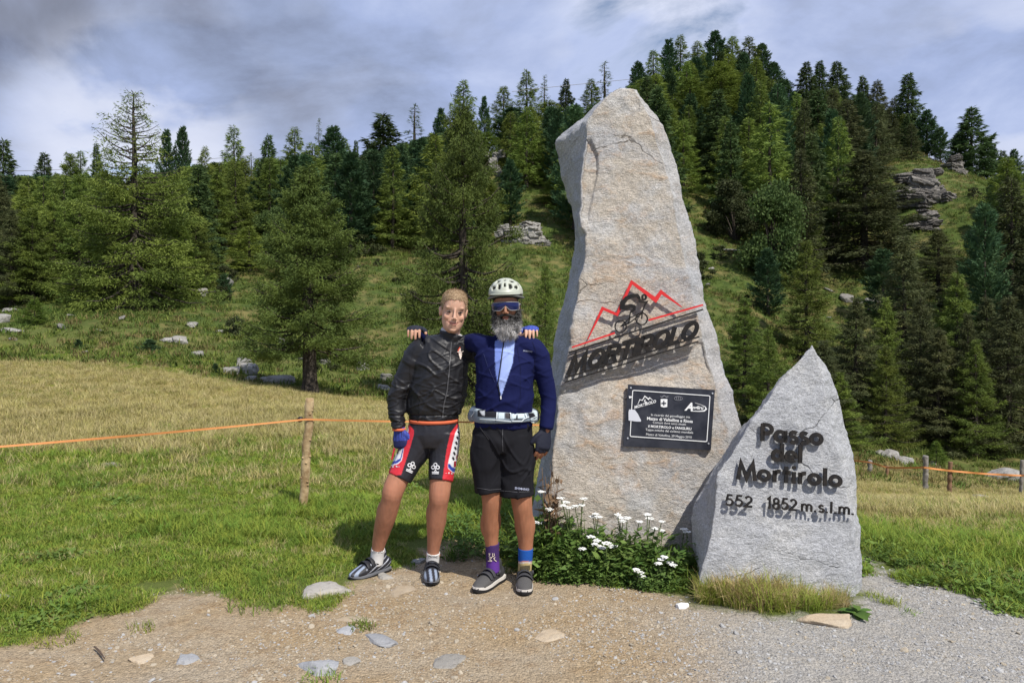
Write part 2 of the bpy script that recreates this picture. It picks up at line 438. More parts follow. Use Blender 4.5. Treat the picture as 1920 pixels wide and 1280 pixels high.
sc2 = t.nodes.new('ShaderNodeSeparateColor'); L(t, vor2.outputs['Color'], sc2.inputs[0])
pv = M(t, 'ADD', M(t, 'MULTIPLY', sc.outputs[0], 0.45), M(t, 'MULTIPLY', sc2.outputs[1], 0.5))
hs = t.nodes.new('ShaderNodeHueSaturation'); L(t, soil, hs.inputs['Color']); L(t, M(t, 'ADD', M(t, 'MULTIPLY', pv, .85), 0.57), hs.inputs['Value'])
soil = hs.outputs[0]
gn = noise_n(t, pos, 22, 5, 0.65)
green = mixc(t, gn, (0.07, 0.10, 0.02, 1), (0.15, 0.17, 0.045, 1))
dryc = mixc(t, gn, (0.27, 0.215, 0.075, 1), (0.46, 0.37, 0.145, 1))
gr = mixc(t, ramp(t, M(t, 'ADD', at('dry'), M(t, 'MULTIPLY', M(t, 'SUBTRACT', n2, 0.5), 0.9)), [(0.2, 0.0), (0.75, 1.0)]), green, dryc)
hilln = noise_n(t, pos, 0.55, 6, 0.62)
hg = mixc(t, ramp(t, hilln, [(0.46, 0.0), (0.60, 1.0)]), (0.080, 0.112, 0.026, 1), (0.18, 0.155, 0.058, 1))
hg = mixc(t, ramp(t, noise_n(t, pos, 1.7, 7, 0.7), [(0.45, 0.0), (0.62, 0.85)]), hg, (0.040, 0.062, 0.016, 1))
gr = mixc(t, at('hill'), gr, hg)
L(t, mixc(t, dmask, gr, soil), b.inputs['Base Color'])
bp = t.nodes.new('ShaderNodeBump'); bp.inputs['Distance'].default_value = 0.03; bp.inputs['Strength'].default_value = 0.8
h = M(t, 'ADD', M(t, 'MULTIPLY', M(t, 'SUBTRACT', 1.0, vor.outputs['Distance']), 0.35), M(t, 'ADD', M(t, 'MULTIPLY', n3, 0.5), M(t, 'MULTIPLY', n2, 1.1)))
L(t, h, bp.inputs['Height']); L(t, bp.outputs[0], b.inputs['Normal'])
ground = obj('ground', g_me, m, kind='structure')

# ================================================================== scatter helper (geometry nodes, for what nobody could count)
def scatter(name, pos_, rot, scl, idx, protos, label=None, cat=None):
    col = bpy.data.collections.new(name+'_sources')
    for i, (pm, mt) in enumerate(protos):
        po = bpy.data.objects.new('%s_source_%02d' % (name, i), pm)
        if not pm.materials: pm.materials.append(mt)
        col.objects.link(po)
    me = bpy.data.meshes.new(name); me.vertices.add(len(pos_)); me.vertices.foreach_set('co', np.asarray(pos_, np.float32).ravel())
    a = me.attributes.new('rot', 'FLOAT_VECTOR', 'POINT'); a.data.foreach_set('vector', np.asarray(rot, np.float32).ravel())
    a = me.attributes.new('scl', 'FLOAT', 'POINT'); a.data.foreach_set('value', np.asarray(scl, np.float32))
    a = me.attributes.new('idx', 'INT', 'POINT'); a.data.foreach_set('value', np.asarray(idx, np.int32))
    o = bpy.data.objects.new(name, me); COL.objects.link(o); o['kind'] = 'stuff'
    if label: o['label'] = label
    if cat: o['category'] = cat
    g = bpy.data.node_groups.new(name, 'GeometryNodeTree')
    g.interface.new_socket('Geometry', in_out='INPUT', socket_type='NodeSocketGeometry')
    g.interface.new_socket('Geometry', in_out='OUTPUT', socket_type='NodeSocketGeometry')
    gi = g.nodes.new('NodeGroupInput'); go = g.nodes.new('NodeGroupOutput')
    ip = g.nodes.new('GeometryNodeInstanceOnPoints'); ci = g.nodes.new('GeometryNodeCollectionInfo')
    ci.inputs['Collection'].default_value = col; ci.inputs['Separate Children'].default_value = True; ci.inputs['Reset Children'].default_value = True
    def na(n, ty):
        q = g.nodes.new('GeometryNodeInputNamedAttribute'); q.data_type = ty; q.inputs['Name'].default_value = n
        return q.outputs['Attribute']
    g.links.new(gi.outputs[0], ip.inputs['Points']); g.links.new(ci.outputs[0], ip.inputs['Instance'])
    ip.inputs['Pick Instance'].default_value = True
    g.links.new(na('idx', 'INT'), ip.inputs['Instance Index'])
    g.links.new(na('rot', 'FLOAT_VECTOR'), ip.inputs['Rotation']); g.links.new(na('scl', 'FLOAT'), ip.inputs['Scale'])
    g.links.new(ip.outputs[0], go.inputs[0])
    md = o.modifiers.new('scatter', 'NODES'); md.node_group = g
    return o
def blades(seed, n, rad, h0, h1, w, lean, seg=3):
    r = np.random.default_rng(seed); V = []; Fq = []; Ft = []
    k = 0
    for i in range(n):
        a = r.uniform(0, 2*math.pi); d = rad*math.sqrt(r.uniform()); h = r.uniform(h0, h1); az = r.uniform(0, 2*math.pi)
        ln = r.uniform(0.2, 1.0)*lean; p = np.array([d*math.cos(a), d*math.sin(a), -0.01])
        ww = w*r.uniform(0.7, 1.3); sx = np.array([-math.sin(az), math.cos(az), 0])
        for s in range(seg+1):
            q = s/seg
            c = p+np.array([math.cos(az)*ln*h*q*q, math.sin(az)*ln*h*q*q, h*q*(1-0.35*ln*q)])
            if s < seg: V += [c-sx*ww*(1-q*0.6)/2, c+sx*ww*(1-q*0.6)/2]
            else: V += [c]
        for s in range(seg-1): Fq.append((k+2*s, k+2*s+1, k+2*s+3, k+2*s+2))
        Ft.append((k+2*seg-2, k+2*seg-1, k+2*seg)); k += 2*seg+1
    return mesh('tuft', np.array(V), [np.array(Fq), np.array(Ft)] if Fq else np.array(Ft))
def leaf_tuft(seed, n, rad, h, ll, lw):
    """small broad leaves on short stalks"""
    r = np.random.default_rng(seed); V = []; Fc = []; k = 0
    for i in range(n):
        a = r.uniform(0, 2*math.pi); d = rad*math.sqrt(r.uniform()); z = h*r.uniform(0.1, 1.0)*(1-0.5*(d/rad)**2)
        c = np.array([d*math.cos(a), d*math.sin(a), z]); az = a+r.normal()*0.8; el = r.uniform(-0.4, 0.7)
        u = np.array([math.cos(az)*math.cos(el), math.sin(az)*math.cos(el), math.sin(el)]); v = np.cross(u, [0, 0, 1]); v /= np.linalg.norm(v)
        v = v*math.cos(.5*r.normal())+np.cross(u, v)*math.sin(.5*r.normal())
        l = ll*r.uniform(.6, 1.3); w = lw*r.uniform(.7, 1.2)
        V += [c, c+u*l*.45+v*w/2, c+u*l, c+u*l*.45-v*w/2]; Fc.append((k, k+1, k+2, k+3)); k += 4
    return mesh('leaves', np.array(V), np.array(Fc))
def mgrass(name, c, c2, var=0.25):
    m = mat(name, c, rough=0.75, spec=0.15, objvar=var, nmix=c2, nscale=3, trans=0.25)
    return m
MG = [mgrass('green_grass', (0.22, 0.285, 0.040), (0.29, 0.31, 0.055)), mgrass('lush_grass', (0.15, 0.24, 0.035), (0.20, 0.275, 0.045))]
MD = [mgrass('dry_grass', (0.44, 0.375, 0.14), (0.29, 0.275, 0.085)), mgrass('straw', (0.50, 0.43, 0.21), (0.36, 0.31, 0.13))]
MW = mgrass('weed_leaf', (0.13, 0.21, 0.045), (0.17, 0.24, 0.05))
green_t = [(blades(s, 38, 0.075, 0.022, 0.055, 0.0055, 1.2), MG[s % 2]) for s in range(4)]
long_t = [(blades(40+s, 30, 0.07, 0.05, 0.12, 0.0055, 1.1), MG[s % 2]) for s in range(2)]
dry_t = [(blades(60+s, 30, 0.09, 0.05, 0.13, 0.005, 1.1), MD[s % 2]) for s in range(4)]
weed_t = [(leaf_tuft(80+s, 26, 0.08, 0.05, 0.035, 0.024), MW) for s in range(2)]
rg = np.random.default_rng(11)
def region(n, x0, x1, y0, y1):
    return rg.uniform(x0, x1, n), rg.uniform(y0, y1, n)
X = []; Yv = []; Sc = []
def grow(n, x0, x1, y0, y1, s0, s1, wedge=0.74):
    x, y = region(n, x0, x1, y0, y1)
    k = np.abs(x) < y*wedge+0.5
    X.append(x[k]); Yv.append(y[k]); Sc.append(rg.uniform(s0, s1, k.sum()))
grow(52000, -7, 3.0, 3.4, 8.0, 0.7, 1.25)
grow(15000, 2.2, 7, 4.0, 8.0, 0.9, 1.5)
grow(34000, -11, 11, 8, 13, 0.85, 1.5)
grow(60000, -20, 20, 13, 26, 0.8, 1.45)
x = np.concatenate(X); y = np.concatenate(Yv); s = np.concatenate(Sc)
dd = sdist(x, y, DIRT)+0.42*fbm(xy3(x/.35, y/.35), 3, 51)
keep = (dd < rg.normal(-0.03, 0.055, len(x)))
bare = fbm(xy3(x/.45, y/.45), 3, 52) > 0.42
keep &= ~(bare & (rg.uniform(size=len(x)) < 0.75))
keep &= ~((x > .93) & (x < 2.1) & (y > 3.9) & (y < 4.46))
x, y, s, dd = x[keep], y[keep], s[keep], dd[keep]
z = TZ(x, y)
dr = dryness(x, y)
isdry = rg.uniform(size=len(x)) < np.clip((dr-0.25)*1.35+0.08, 0.06, 0.80)
pat = fbm(xy3(x/.8, y/.8), 3, 53)
idx = rg.integers(0, 4, len(x))
idx = np.where((pat > 0.28) & (rg.uniform(size=len(x)) < .4), rg.integers(4, 6, len(x)), idx)
idx = np.where((x > 1.5) & (rg.uniform(size=len(x)) < .3), rg.integers(4, 6, len(x)), idx)
idx = np.where(isdry, rg.integers(6, 10, len(x)), idx)
nearedge = (dd > -0.35) & (x > 2.2) & (rg.uniform(size=len(x)) < .3)
wpatch = (fbm(xy3(x/.5, y/.5), 2, 54) > 0.50) & (y < 8) & (rg.uniform(size=len(x)) < .15)
idx = np.where((nearedge | wpatch) & ~isdry, rg.integers(10, 12, len(x)), idx)
s = np.where(isdry & (y < 7), s*0.6, s)*np.where(dd > -0.25, 0.75, 1.0)
rot = np.stack([rg.normal(0, .12, len(x)), rg.normal(0, .12, len(x)), rg.uniform(0, 6.28, len(x))], 1)
grass = scatter('meadow_grass', np.stack([x, y, z], 1), rot, s, idx, green_t+long_t+dry_t+weed_t, 'short green and straw coloured grass growing over the meadow', 'grass')
# rough tussocks on the slope under the trees
MH = [mgrass('hill_grass', (0.125, 0.175, 0.032), (0.17, 0.20, 0.045)), mgrass('hill_grass_dark', (0.08, 0.13, 0.026), (0.11, 0.15, 0.034)), mgrass('hill_straw', (0.24, 0.19, 0.075), (0.15, 0.13, 0.05))]
hill_t = [(blades(100+i, 26, 0.30, 0.10, 0.30, 0.035, 1.0, 2), MH[i % 3]) for i in range(6)]
x, y = region(30000, -48, 50, 22, 80); k = np.abs(x) < y*0.72+1; x, y = x[k], y[k]
dr = dryness(x, y)
idx = np.where(rg.uniform(size=len(x)) < dr*0.6, rg.integers(0, 2, len(x))*3+2, rg.integers(0, 2, len(x))*3+rg.integers(0, 2, len(x)))
rot = np.stack([rg.normal(0, .15, len(x)), rg.normal(0, .15, len(x)), rg.uniform(0, 6.28, len(x))], 1)
tuss = scatter('hillside_grass', np.stack([x, y, TZ(x, y)], 1), rot, rg.uniform(.6, 1.3, len(x)), idx, hill_t, 'rough green tussock grass on the hillside under the trees', 'grass')
# ================================================================== rocks
def ico(sub):
    bm = __import__('bmesh').new(); __import__('bmesh').ops.create_icosphere(bm, subdivisions=sub, radius=1.0)
    V = np.array([v.co[:] for v in bm.verts]); Fc = np.array([[v.index for v in f.verts] for f in bm.faces]); bm.free(); return V, Fc
def rock_mesh(name, seed, size, sub=3, cuts=9, rough=0.10, flat=1.0):
    V, Fc = ico(sub); r = np.random.default_rng(seed)
    for i in range(cuts):
        n = r.normal(size=3); n /= np.linalg.norm(n); d = r.uniform(.45, .85)
        if i == 0: n = np.array([0.05, -0.1, 1.0]); n /= np.linalg.norm(n); d = .6
        q = V@n; V = V-np.where(q > d, q-d, 0)[:, None]*n*0.92
    V = V*(1+rough*fbm(V*2.2+seed*3.1, 4, seed)[:, None])
    V = V*np.asarray(size)
    V[:, 2] *= flat
    return mesh(name, V, Fc, smooth=sub >= 4)
def mrock(name, c1, c2, c3, scale=6, bump=0.02, bscale=40):
    m = bpy.data.materials.new(name); m.use_nodes = True; t = m.node_tree; b = t.nodes['Principled BSDF']
    b.inputs['Roughness'].default_value = .9; b.inputs['Specular IOR Level'].default_value = .2
    g = t.nodes.new('ShaderNodeTexCoord').outputs['Object']
    c = mixc(t, ramp(t, noise_n(t, g, scale, 7, .65), [(.38, 0.), (.62, 1.)]), c1+(1,), c2+(1,))
    c = mixc(t, ramp(t, noise_n(t, g, scale*2.3, 7, .7, .6), [(.52, 0.), (.66, 1.)]), c, c3+(1,))
    oi = t.nodes.new('ShaderNodeObjectInfo'); hv = t.nodes.new('ShaderNodeHueSaturation')
    L(t, c, hv.inputs['Color']); L(t, M(t, 'ADD', M(t, 'MULTIPLY', oi.outputs['Random'], .35), .82), hv.inputs['Value'])
    L(t, hv.outputs[0], b.inputs['Base Color'])
    bn = t.nodes.new('ShaderNodeBump'); bn.inputs['Distance'].default_value = bump
    L(t, noise_n(t, g, bscale, 7, .65), bn.inputs['Height']); L(t, bn.outputs[0], b.inputs['Normal'])
    return m
M_GREY = mrock('grey_rock', (.30, .29, .27), (.42, .41, .385), (.17, .165, .15))
M_FAR = mrock('hill_rock', (.25, .235, .21), (.36, .345, .315), (.12, .115, .10), scale=1.6, bump=.08, bscale=6)
M_OUT = mrock('dark_rock', (.145, .133, .118), (.23, .212, .19), (.09, .085, .08), scale=1.2, bump=.1, bscale=5)
M_TAN = mrock('tan_slab', (.42, .33, .225), (.47, .39, .285), (.33, .26, .185), scale=5, bump=.012)
M_PALE = mrock('pale_slab', (.33, .31, .275), (.40, .375, .335), (.24, .22, .19), scale=7, bump=.012)
M_BLUE = mrock('bluish_stone', (.30, .305, .315), (.38, .38, .38), (.22, .22, .225), scale=7, bump=.012)
M_WHITE = mrock('white_stone', (.74, .73, .70), (.80, .79, .77), (.6, .59, .56), scale=7, bump=.012)

# flat stones trodden into the dirt: photo column, row, half sizes (m), height, turn, material, label
for i, (px, py, sx, sy, h, rz, mt, lab) in enumerate([
    (615, 1112, .145, .10, .055, .3, M_PALE, 'large pale slab at the edge of the grass beside the dirt'),
    (722, 1083, .06, .05, .03, .5, M_PALE, 'small pale stone just beside the silver cycling shoe in the grass'),
    (752, 1109, .085, .07, .022, 1.1, M_TAN, 'tan flat stone in the dirt between the young cyclist\'s shoes'),
    (783, 1053, .06, .035, .03, .1, M_GREY, 'grey stone lying in the shadow between the young cyclist\'s legs'),
    (600, 1256, .105, .075, .06, -.2, M_BLUE, 'rounded bluish stone with grass at its foot near the bottom edge'),
    (722, 1198, .10, .055, .02, -.5, M_BLUE, 'flat grey slab in the dirt below the little grass tuft'),
    (655, 1181, .05, .05, .018, .4, M_BLUE, 'small flat grey stone beside the little grass tuft'),
    (668, 1160, .12, .035, .015, -.1, M_TAN, 'long tan slab almost buried behind the little grass tuft'),
    (1562, 1163, .135, .075, .04, -.05, M_TAN, 'broad tan stone at the foot of the engraved boulder'),
    (1277, 1139, .038, .034, .035, .4, M_WHITE, 'small bright white stone lying alone on the gravel'),
    (1133, 1092, .075, .045, .035, -.3, M_PALE, 'pale stone at the edge of the flower bed'),
    (1199, 1098, .05, .04, .03, .6, M_GREY, 'small grey stone at the edge of the flower bed under a white flower'),
    (660, 1238, .04, .035, .02, .1, M_PALE, 'pale stone almost level with the dirt beside the bluish stone'),
    (350, 1237, .045, .04, .03, .1, M_BLUE, 'small blue grey stone alone in the brown dirt'),
    (265, 1233, .05, .045, .02, .7, M_TAN, 'tan stone set in the brown dirt left of the blue grey one'),
    (845, 1236, .075, .06, .012, .2, M_PALE, 'pale worn patch of rock level with the gravel'),
    (1040, 1190, .085, .06, .010, .2, M_TAN, 'tan worn rock level with the gravel in front of the two men'),
    (1400, 1120, .05, .03, .03, .2, M_TAN, 'light stone half hidden in the straw under the engraved boulder'),
    (3, 1126, .06, .06, .05, .4, M_PALE, 'pale stone in the grass at the left edge'),
    (205, 873, .13, .07, .05, -.3, M_GREY, 'flat grey stone lying in the green meadow'),
    (1580, 1062, .05, .04, .03, .4, M_GREY, 'grey stone hidden behind the engraved boulder')][:20]):
    gx_, gy_ = g0(px, py)
    me = rock_mesh('stone', 300+i, (sx*1.35, sy*1.35, h*1.5), sub=4, cuts=10, rough=.16)
    o = obj('flat_stone', me, mt, loc=(gx_, gy_, tz1(gx_, gy_)-h*0.38), label=lab, category='stone')
    o.rotation_euler = (0, 0, rz)

# rocks on the slope: column, row, depth, half sizes, turn, label
for i, (px, py, Y, sx, sy, sz, rz, lab) in enumerate([
    (455, 681, 26, .33, .35, .28, .2, 'pale angular rock, upper one of the pair left of the trunk'),
    (467, 700, 25, .36, .35, .34, -.2, 'big pale block right under the upper rock of the pair'),
    (436, 712, 24, .40, .3, .22, -.4, 'low grey rock left of the big pale block'),
    (470, 721, 23, .30, .3, .16, -.3, 'low grey rock below the big pale block'),
    (525, 719, 23, .72, .4, .25, -.18, 'long flat grey slab beside the trunk of the near larch'),
    (498, 711, 23.5, .22, .25, .2, .5, 'small dark grey rock at the end of the long slab'),
    (370, 684, 27, .25, .3, .22, .1, 'small pale rock between the low pine and the rock pair'),
    (338, 659, 29, .33, .3, .26, .3, 'pale rock behind the low dark pine'),
    (316, 666, 29, .40, .3, .16, .0, 'flat pale rock just left of the rock behind the low pine'),
    (360, 624, 33, .3, .3, .2, .0, 'small white rock high on the grass behind the low pine'),
    (18, 602, 35, .42, .3, .2, .0, 'flat white rock on the grass at the left edge'),
    (6, 634, 30, .38, .3, .3, .3, 'pale rock by the orange tape at the left edge'),
    (22, 655, 28, .45, .3, .14, .1, 'flat pale rock below the tape at the left edge'),
    (382, 562, 41, .42, .4, .42, .2, 'white boulder left of the young spruce on the slope'),
    (428, 552, 43, .45, .4, .5, .2, 'white boulder behind the young spruce on the slope'),
    (680, 685, 30, .35, .35, .3, .3, 'pale rock in the green hollow right of the near trunk'),
    (725, 708, 28, .30, .3, .32, .6, 'white rock just left of the young cyclist\'s jacket'),
    (715, 735, 26, .28, .3, .18, .6, 'small white rock low beside the young cyclist\'s sleeve'),
    (608, 700, 30, .25, .3, .18, .1, 'small grey rock behind the near trunk'),
    (525, 662, 33, .22, .3, .2, .1, 'small pale rock under the branches of the near larch'),
    (1590, 562, 50, .55, .5, .45, .1, 'pale rock on the shaded slope right of the young larch'),
    (1635, 575, 49, .6, .5, .4, .4, 'grey rock right of the pale rock on the shaded slope'),
    (1672, 860, 29.5, .42, .4, .30, .1, 'pale grey rock behind the orange tape, nearest the weathered post'),
    (1692, 868, 28.5, .38, .4, .26, .5, 'light rock behind the orange tape between two posts'),
    (1650, 856, 30, .3, .3, .16, .2, 'flat rock behind the orange tape near the engraved boulder'),
    (1752, 872, 29, .35, .3, .15, .2, 'flat rock under the yellow green larch sapling'),
    (1885, 890, 27, .75, .6, .42, .2, 'wide dark boulder beyond the tape at the edge of the wood'),
    (1840, 945, 17, .22, .2, .14, .2, 'small stone in the dry grass on the falling meadow'),
    (1765, 1058, 5.3, .05, .04, .04, .2, 'pale stone at the grass edge beside the gravel path'),
    (1370, 462, 54, .7, .4, .2, .0, 'flat pale rock on the green strip beside the tall stone'),
    (1740, 690, 39, .35, .3, .2, .0, 'pale rock deep between the shaded spruces')]):
    c = P(px, py, Y); zz_ = tz1(c[0], Y)
    me = rock_mesh('hill_rock', 400+i, (sx, sy, sz), sub=3 if Y > 10 else 2, cuts=11, rough=.2)
    o = obj('rock', me, M_FAR, loc=(c[0], Y, zz_+sz*.35), label=lab, category='rock')
    o.rotation_euler = (.1, .05, rz)

gR = np.random.default_rng(88)
rms = [rock_mesh('slope_rock', 700+k, (1, .8, .6), 2, 10, .2) for k in range(4)]
for k in range(46):
    px = gR.choice([gR.uniform(400, 800), gR.uniform(1290, 1420), gR.uniform(1520, 1700), gR.uniform(0, 420)], p=[.5, .2, .15, .15]); Y = gR.uniform(27, 60) if px > 420 else gR.uniform(24, 34)
    x_ = (px-CX)*Y/F; s_ = gR.uniform(.10, .34)
    where = 'on the open slope behind the near larch' if px > 420 and px < 900 else 'on the green strip beside the tall stone' if px < 1430 and px > 900 else 'on the shaded slope' if px > 900 else 'on the grass below the left wood'
    o = obj('rock', rms[k % 4], M_FAR, loc=(x_, Y, tz1(x_, Y)+s_*.2), label='small half buried rock '+where, category='rock', group='small half buried rocks '+where)
    o.rotation_euler = (gR.normal()*.15, gR.normal()*.15, gR.uniform(0, 6.28)); o.scale = (s_*gR.uniform(.8, 1.8), s_, s_*gR.uniform(.6, 1.))
# cliffs: piles of cracked slabs in the hillside
def block_mesh(name, seed, size):
    """a cracked, layered block of rock"""
    V, Fc = ico(5); r = np.random.default_rng(seed)
    p = V/np.max(np.abs(V)**1.0, axis=1)[:, None]                     # onto the unit cube
    p = lerp(V, p, .78)*np.array(size)
    lay = np.floor((p[:, 2]+.18*p[:, 0]+.12*fbm(p*1.1, 2, seed))/(size[2]*.24))
    h = _h3(lay.astype(np.int64), np.full(len(p), seed), np.zeros(len(p), np.int64), 7)
    col = np.floor((p[:, 0]*.9+.3*p[:, 1]+.25*fbm(p*1.3+9, 2, seed))/(size[0]*.42)).astype(np.int64)
    h2 = _h3(lay.astype(np.int64), col, np.zeros(len(p), np.int64), 8)
    k = 1+.26*(h-.5)+.30*(h2-.5)
    p = p*np.stack([k, k, np.ones_like(k)], 1)*(1+.10*fbm(p*2.4, 3, seed+2)[:, None])
    return mesh(name, p, Fc)
def outcrop(px, py, Y, w, h, n, seed, m_, label):
    c = P(px, py, Y); r = np.random.default_rng(seed)
    t_ = thing('rock_outcrop', label, 'rock outcrop', (c[0], Y, c[2]))
    vs = [block_mesh('block', seed*10+k, (1, .8, .62)) for k in range(3)]
    sp_ = [(0, .7, 0, .50, .52), (-.28*w, .6, -.2*h, .34, .36), (.27*w, .8, -.16*h, .36, .40), (.05*w, .35, -.36*h, .40, .30), (.12*w, .9, .30*h, .30, .32)]
    for k in range(len(sp_)+n):
        if k < len(sp_): x_, y_, z_, a, b_ = sp_[k]; a *= w*.62; b_ *= h*.9
        else: x_ = r.uniform(-.55, .55)*w; z_ = r.uniform(-.55, .42)*h; y_ = .1+z_*.35; a = r.uniform(.10, .20)*w; b_ = r.uniform(.10, .2)*h
        o = obj('block', vs[k % 3], m_, t_, (x_, y_, z_)); o.rotation_euler = (r.normal()*.10, r.normal()*.12-.08, r.uniform(-.5, .5)); o.scale = (a, a*1.1, b_)
    return t_
outcrop(985, 448, 53, 3.4, 2.7, 7, 5, M_FAR, 'pale cracked rock face under the grassy ledge left of the tall stone')
outcrop(1730, 356, 63, 4.4, 4.0, 8, 6, M_OUT, 'dark layered cliff sticking out of the trees on the hill')
outcrop(1795, 320, 70, 2.6, 3.0, 3, 7, M_OUT, 'smooth dark crag with grassy top behind the layered cliff')
outcrop(1740, 415, 60, 3.2, 2.2, 7, 8, M_OUT, 'broken dark rocks on the slope under the layered cliff')
outcrop(925, 312, 70, 1.5, 3.2, 4, 9, M_FAR, 'steep band of pale rocks high above the helmet')
outcrop(1010, 300, 74, 3.0, 2.4, 4, 10, M_OUT, 'dark rock band half covered by trees beside the top of the tall stone')

# loose stones on the dirt and gravel
peb = []
MP = [mrock('pebble_tan', (.42, .35, .25), (.54, .48, .38), (.26, .20, .13), scale=30, bump=.003, bscale=150),
      mrock('pebble_grey', (.40, .395, .38), (.54, .53, .51), (.20, .20, .20), scale=30, bump=.003, bscale=150)]
for k in range(8): peb.append((rock_mesh('pebble', 500+k, (.5, .42, .26), 2, 8, .2), MP[k % 2]))
x, y = region(90000, -4.5, 4.8, 2.9, 5.6)
d = sdist(x, y, DIRT); k = (d > 0.03) & (np.abs(x) < y*.72+.2); x, y = x[k], y[k]
gv = sstep(x*0.9-(y-3.6)*0.25, 0.15, 1.25)
clump = fbm(xy3(x/.3, y/.3), 3, 61)
k = rg.uniform(size=len(x)) < np.clip(.22+1.1*clump+gv*.35, .06, .8); x, y, gv = x[k], y[k], gv[k]
s = np.exp(rg.normal(math.log(.0085), .50, len(x))); s = np.clip(s, .005, .06)
idx = rg.integers(0, 4, len(x))*2+(rg.uniform(size=len(x)) < .25+.6*gv)
rot = np.stack([rg.normal(0, .3, len(x)), rg.normal(0, .3, len(x)), rg.uniform(0, 6.28, len(x))], 1)
scatter('gravel', np.stack([x, y, TZ(x, y)+s*.05], 1), rot, s, idx, peb, 'loose pebbles and gravel scattered over the bare dirt', 'gravel')
# ================================================================== trees
def tube_arr(p, r, n):
    p = np.asarray(p, float); T = np.gradient(p, axis=0); T /= np.linalg.norm(T, axis=1)[:, None]+1e-9
    a = np.where(np.abs(T[:, 2:3]) < .9, np.array([[0, 0, 1.]]), np.array([[1., 0, 0]]))
    u = np.cross(T, a); u /= np.linalg.norm(u, axis=1)[:, None]; v = np.cross(T, u)
    th = np.arange(n)*2*math.pi/n
    V = (p[:, None]+np.asarray(r)[:, None, None]*(np.cos(th)[None, :, None]*u[:, None]+np.sin(th)[None, :, None]*v[:, None])).reshape(-1, 3)
    i, j = np.meshgrid(np.arange(len(p)-1), np.arange(n), indexing='ij'); k = (j+1) % n
    return V, np.stack([i*n+j, i*n+k, (i+1)*n+k, (i+1)*n+j], 2).reshape(-1, 4)
def conifer(name, seed, H=10., R=2.5, nb=90, t0=.06, pexp=.62, el0=-8, el1=55, sag=.12, lift=.10, ll=.40, lw=.07, per=70, latk=.42, droop=.25,
            skip=0.0, limbs=False, bare=None, trunk_r=.16, lean=.0, belly=0.0, jit=.3, curve=0.0, nleafmin=6, clump=0.0):
    r = np.random.default_rng(seed)
    hs = np.linspace(0, H, 14)
    wob = np.cumsum(r.normal(0, .02*H/14, (14, 2)), 0)+np.stack([lean*(hs/H)**2*H, 0*hs], 1)
    tp = np.stack([wob[:, 0], wob[:, 1], hs], 1)
    tr = trunk_r*(1-hs/H)**.8+.012; tr[0] *= 1.35
    TV = []; TF = []; n0 = 0
    V, Fq = tube_arr(tp, tr, 7); TV.append(V); TF.append(Fq); n0 += len(V)
    B = []; D = []
    for i in range(nb):
        q = (i+r.uniform())/nb
        tq = t0+(1-t0)*q**.92
        if r.uniform() < skip and tq < .93: continue
        az = i*2.39996+r.normal()*.4
        prof = (1-tq)**pexp
        if belly: prof *= 1-belly*math.exp(-((tq-t0)/.16)**2)
        ln = max(.10*R, R*prof*r.uniform(.62, 1.12))*(1.0 if r.uniform() > .08 else 1.25)
        el = math.radians(lerp(el0, el1, tq**1.5)+r.normal()*7)
        h = tq*H; c0 = np.array([np.interp(h, hs, tp[:, 0]), np.interp(h, hs, tp[:, 1]), h])
        d = np.array([math.cos(az), math.sin(az), 0])
        def bp(s, ln=ln, el=el, c0=c0, d=d):
            s = np.asarray(s)[:, None]
            return c0+d*s*ln*math.cos(el)+np.array([0, 0, 1.])*(s*ln*math.sin(el)-sag*ln*np.sin(s*math.pi*.8)+lift*ln*s**3)
        if limbs or r.uniform() < .35:
            sp = np.linspace(0, .95, 5); V, Fq = tube_arr(bp(sp), (.018*ln+.012)*(1-sp*.85)*(1. if limbs else .8), 4 if limbs else 3)
            TV.append(V); TF.append(Fq+n0); n0 += len(V)
        k = max(nleafmin, int(per*ln))
        if bare is not None and tq > bare: k = max(4, int(k*.22))
        s = r.uniform(.10, 1.0, k)**.75
        side = np.where(r.uniform(size=k) < .5, 1., -1.)
        lat = latk*ln*(1-.72*s)*r.uniform(0, 1, k)**.8
        # leaves sit on discrete side shoots, so gaps stay between them
        ns = max(4, int(ln*5)); s = (np.floor(s*ns)+r.uniform(0, .42, k))/ns
        ld = np.stack([-d[1]*side, d[0]*side, np.zeros(k)], 1)
        p = bp(s)+ld*lat[:, None]*.82+d*lat[:, None]*.5
        p[:, 2] -= lat*droop+np.abs(r.normal(0, .05*ln, k))*.8
        p += r.normal(0, .018*ln+.02, (k, 3))
        if clump:
            nc = max(2, int(ln*2.6)); cs = r.uniform(.18, 1.0, nc)**.8; sd_ = r.choice([-1., 1.], nc); cl = latk*ln*(1-.7*cs)*r.uniform(.1, 1, nc)
            cc = bp(cs)+np.stack([-d[1]*sd_, d[0]*sd_, 0*sd_], 1)*cl[:, None]+d*cl[:, None]*.45; cc[:, 2] -= cl*droop+.03
            pick = r.integers(0, nc, k); q_ = r.uniform(size=k) < clump
            sg = .055*R*(1-.45*tq)
            p = np.where(q_[:, None], cc[pick]+r.normal(0, 1, (k, 3))*np.array([sg, sg, sg*.55]), p); ld = np.where(q_[:, None], np.stack([-d[1]*sd_[pick], d[0]*sd_[pick], 0*sd_[pick]], 1), ld)
        dd_ = ld*.7+d*.6+r.normal(0, jit, (k, 3)); dd_[:, 2] += curve-droop*.8
        dd_ /= np.linalg.norm(dd_, axis=1)[:, None]
        B.append(p); D.append(dd_)
    # leader
    B.append(np.stack([np.full(12, tp[-1, 0]), np.full(12, tp[-1, 1]), H*(.95+.05*r.uniform(size=12))], 1)); e = r.normal(0, .5, (12, 3)); e[:, 2] += .9
    D.append(e/np.linalg.norm(e, axis=1)[:, None])
    B = np.concatenate(B); D = np.concatenate(D); n = len(B)
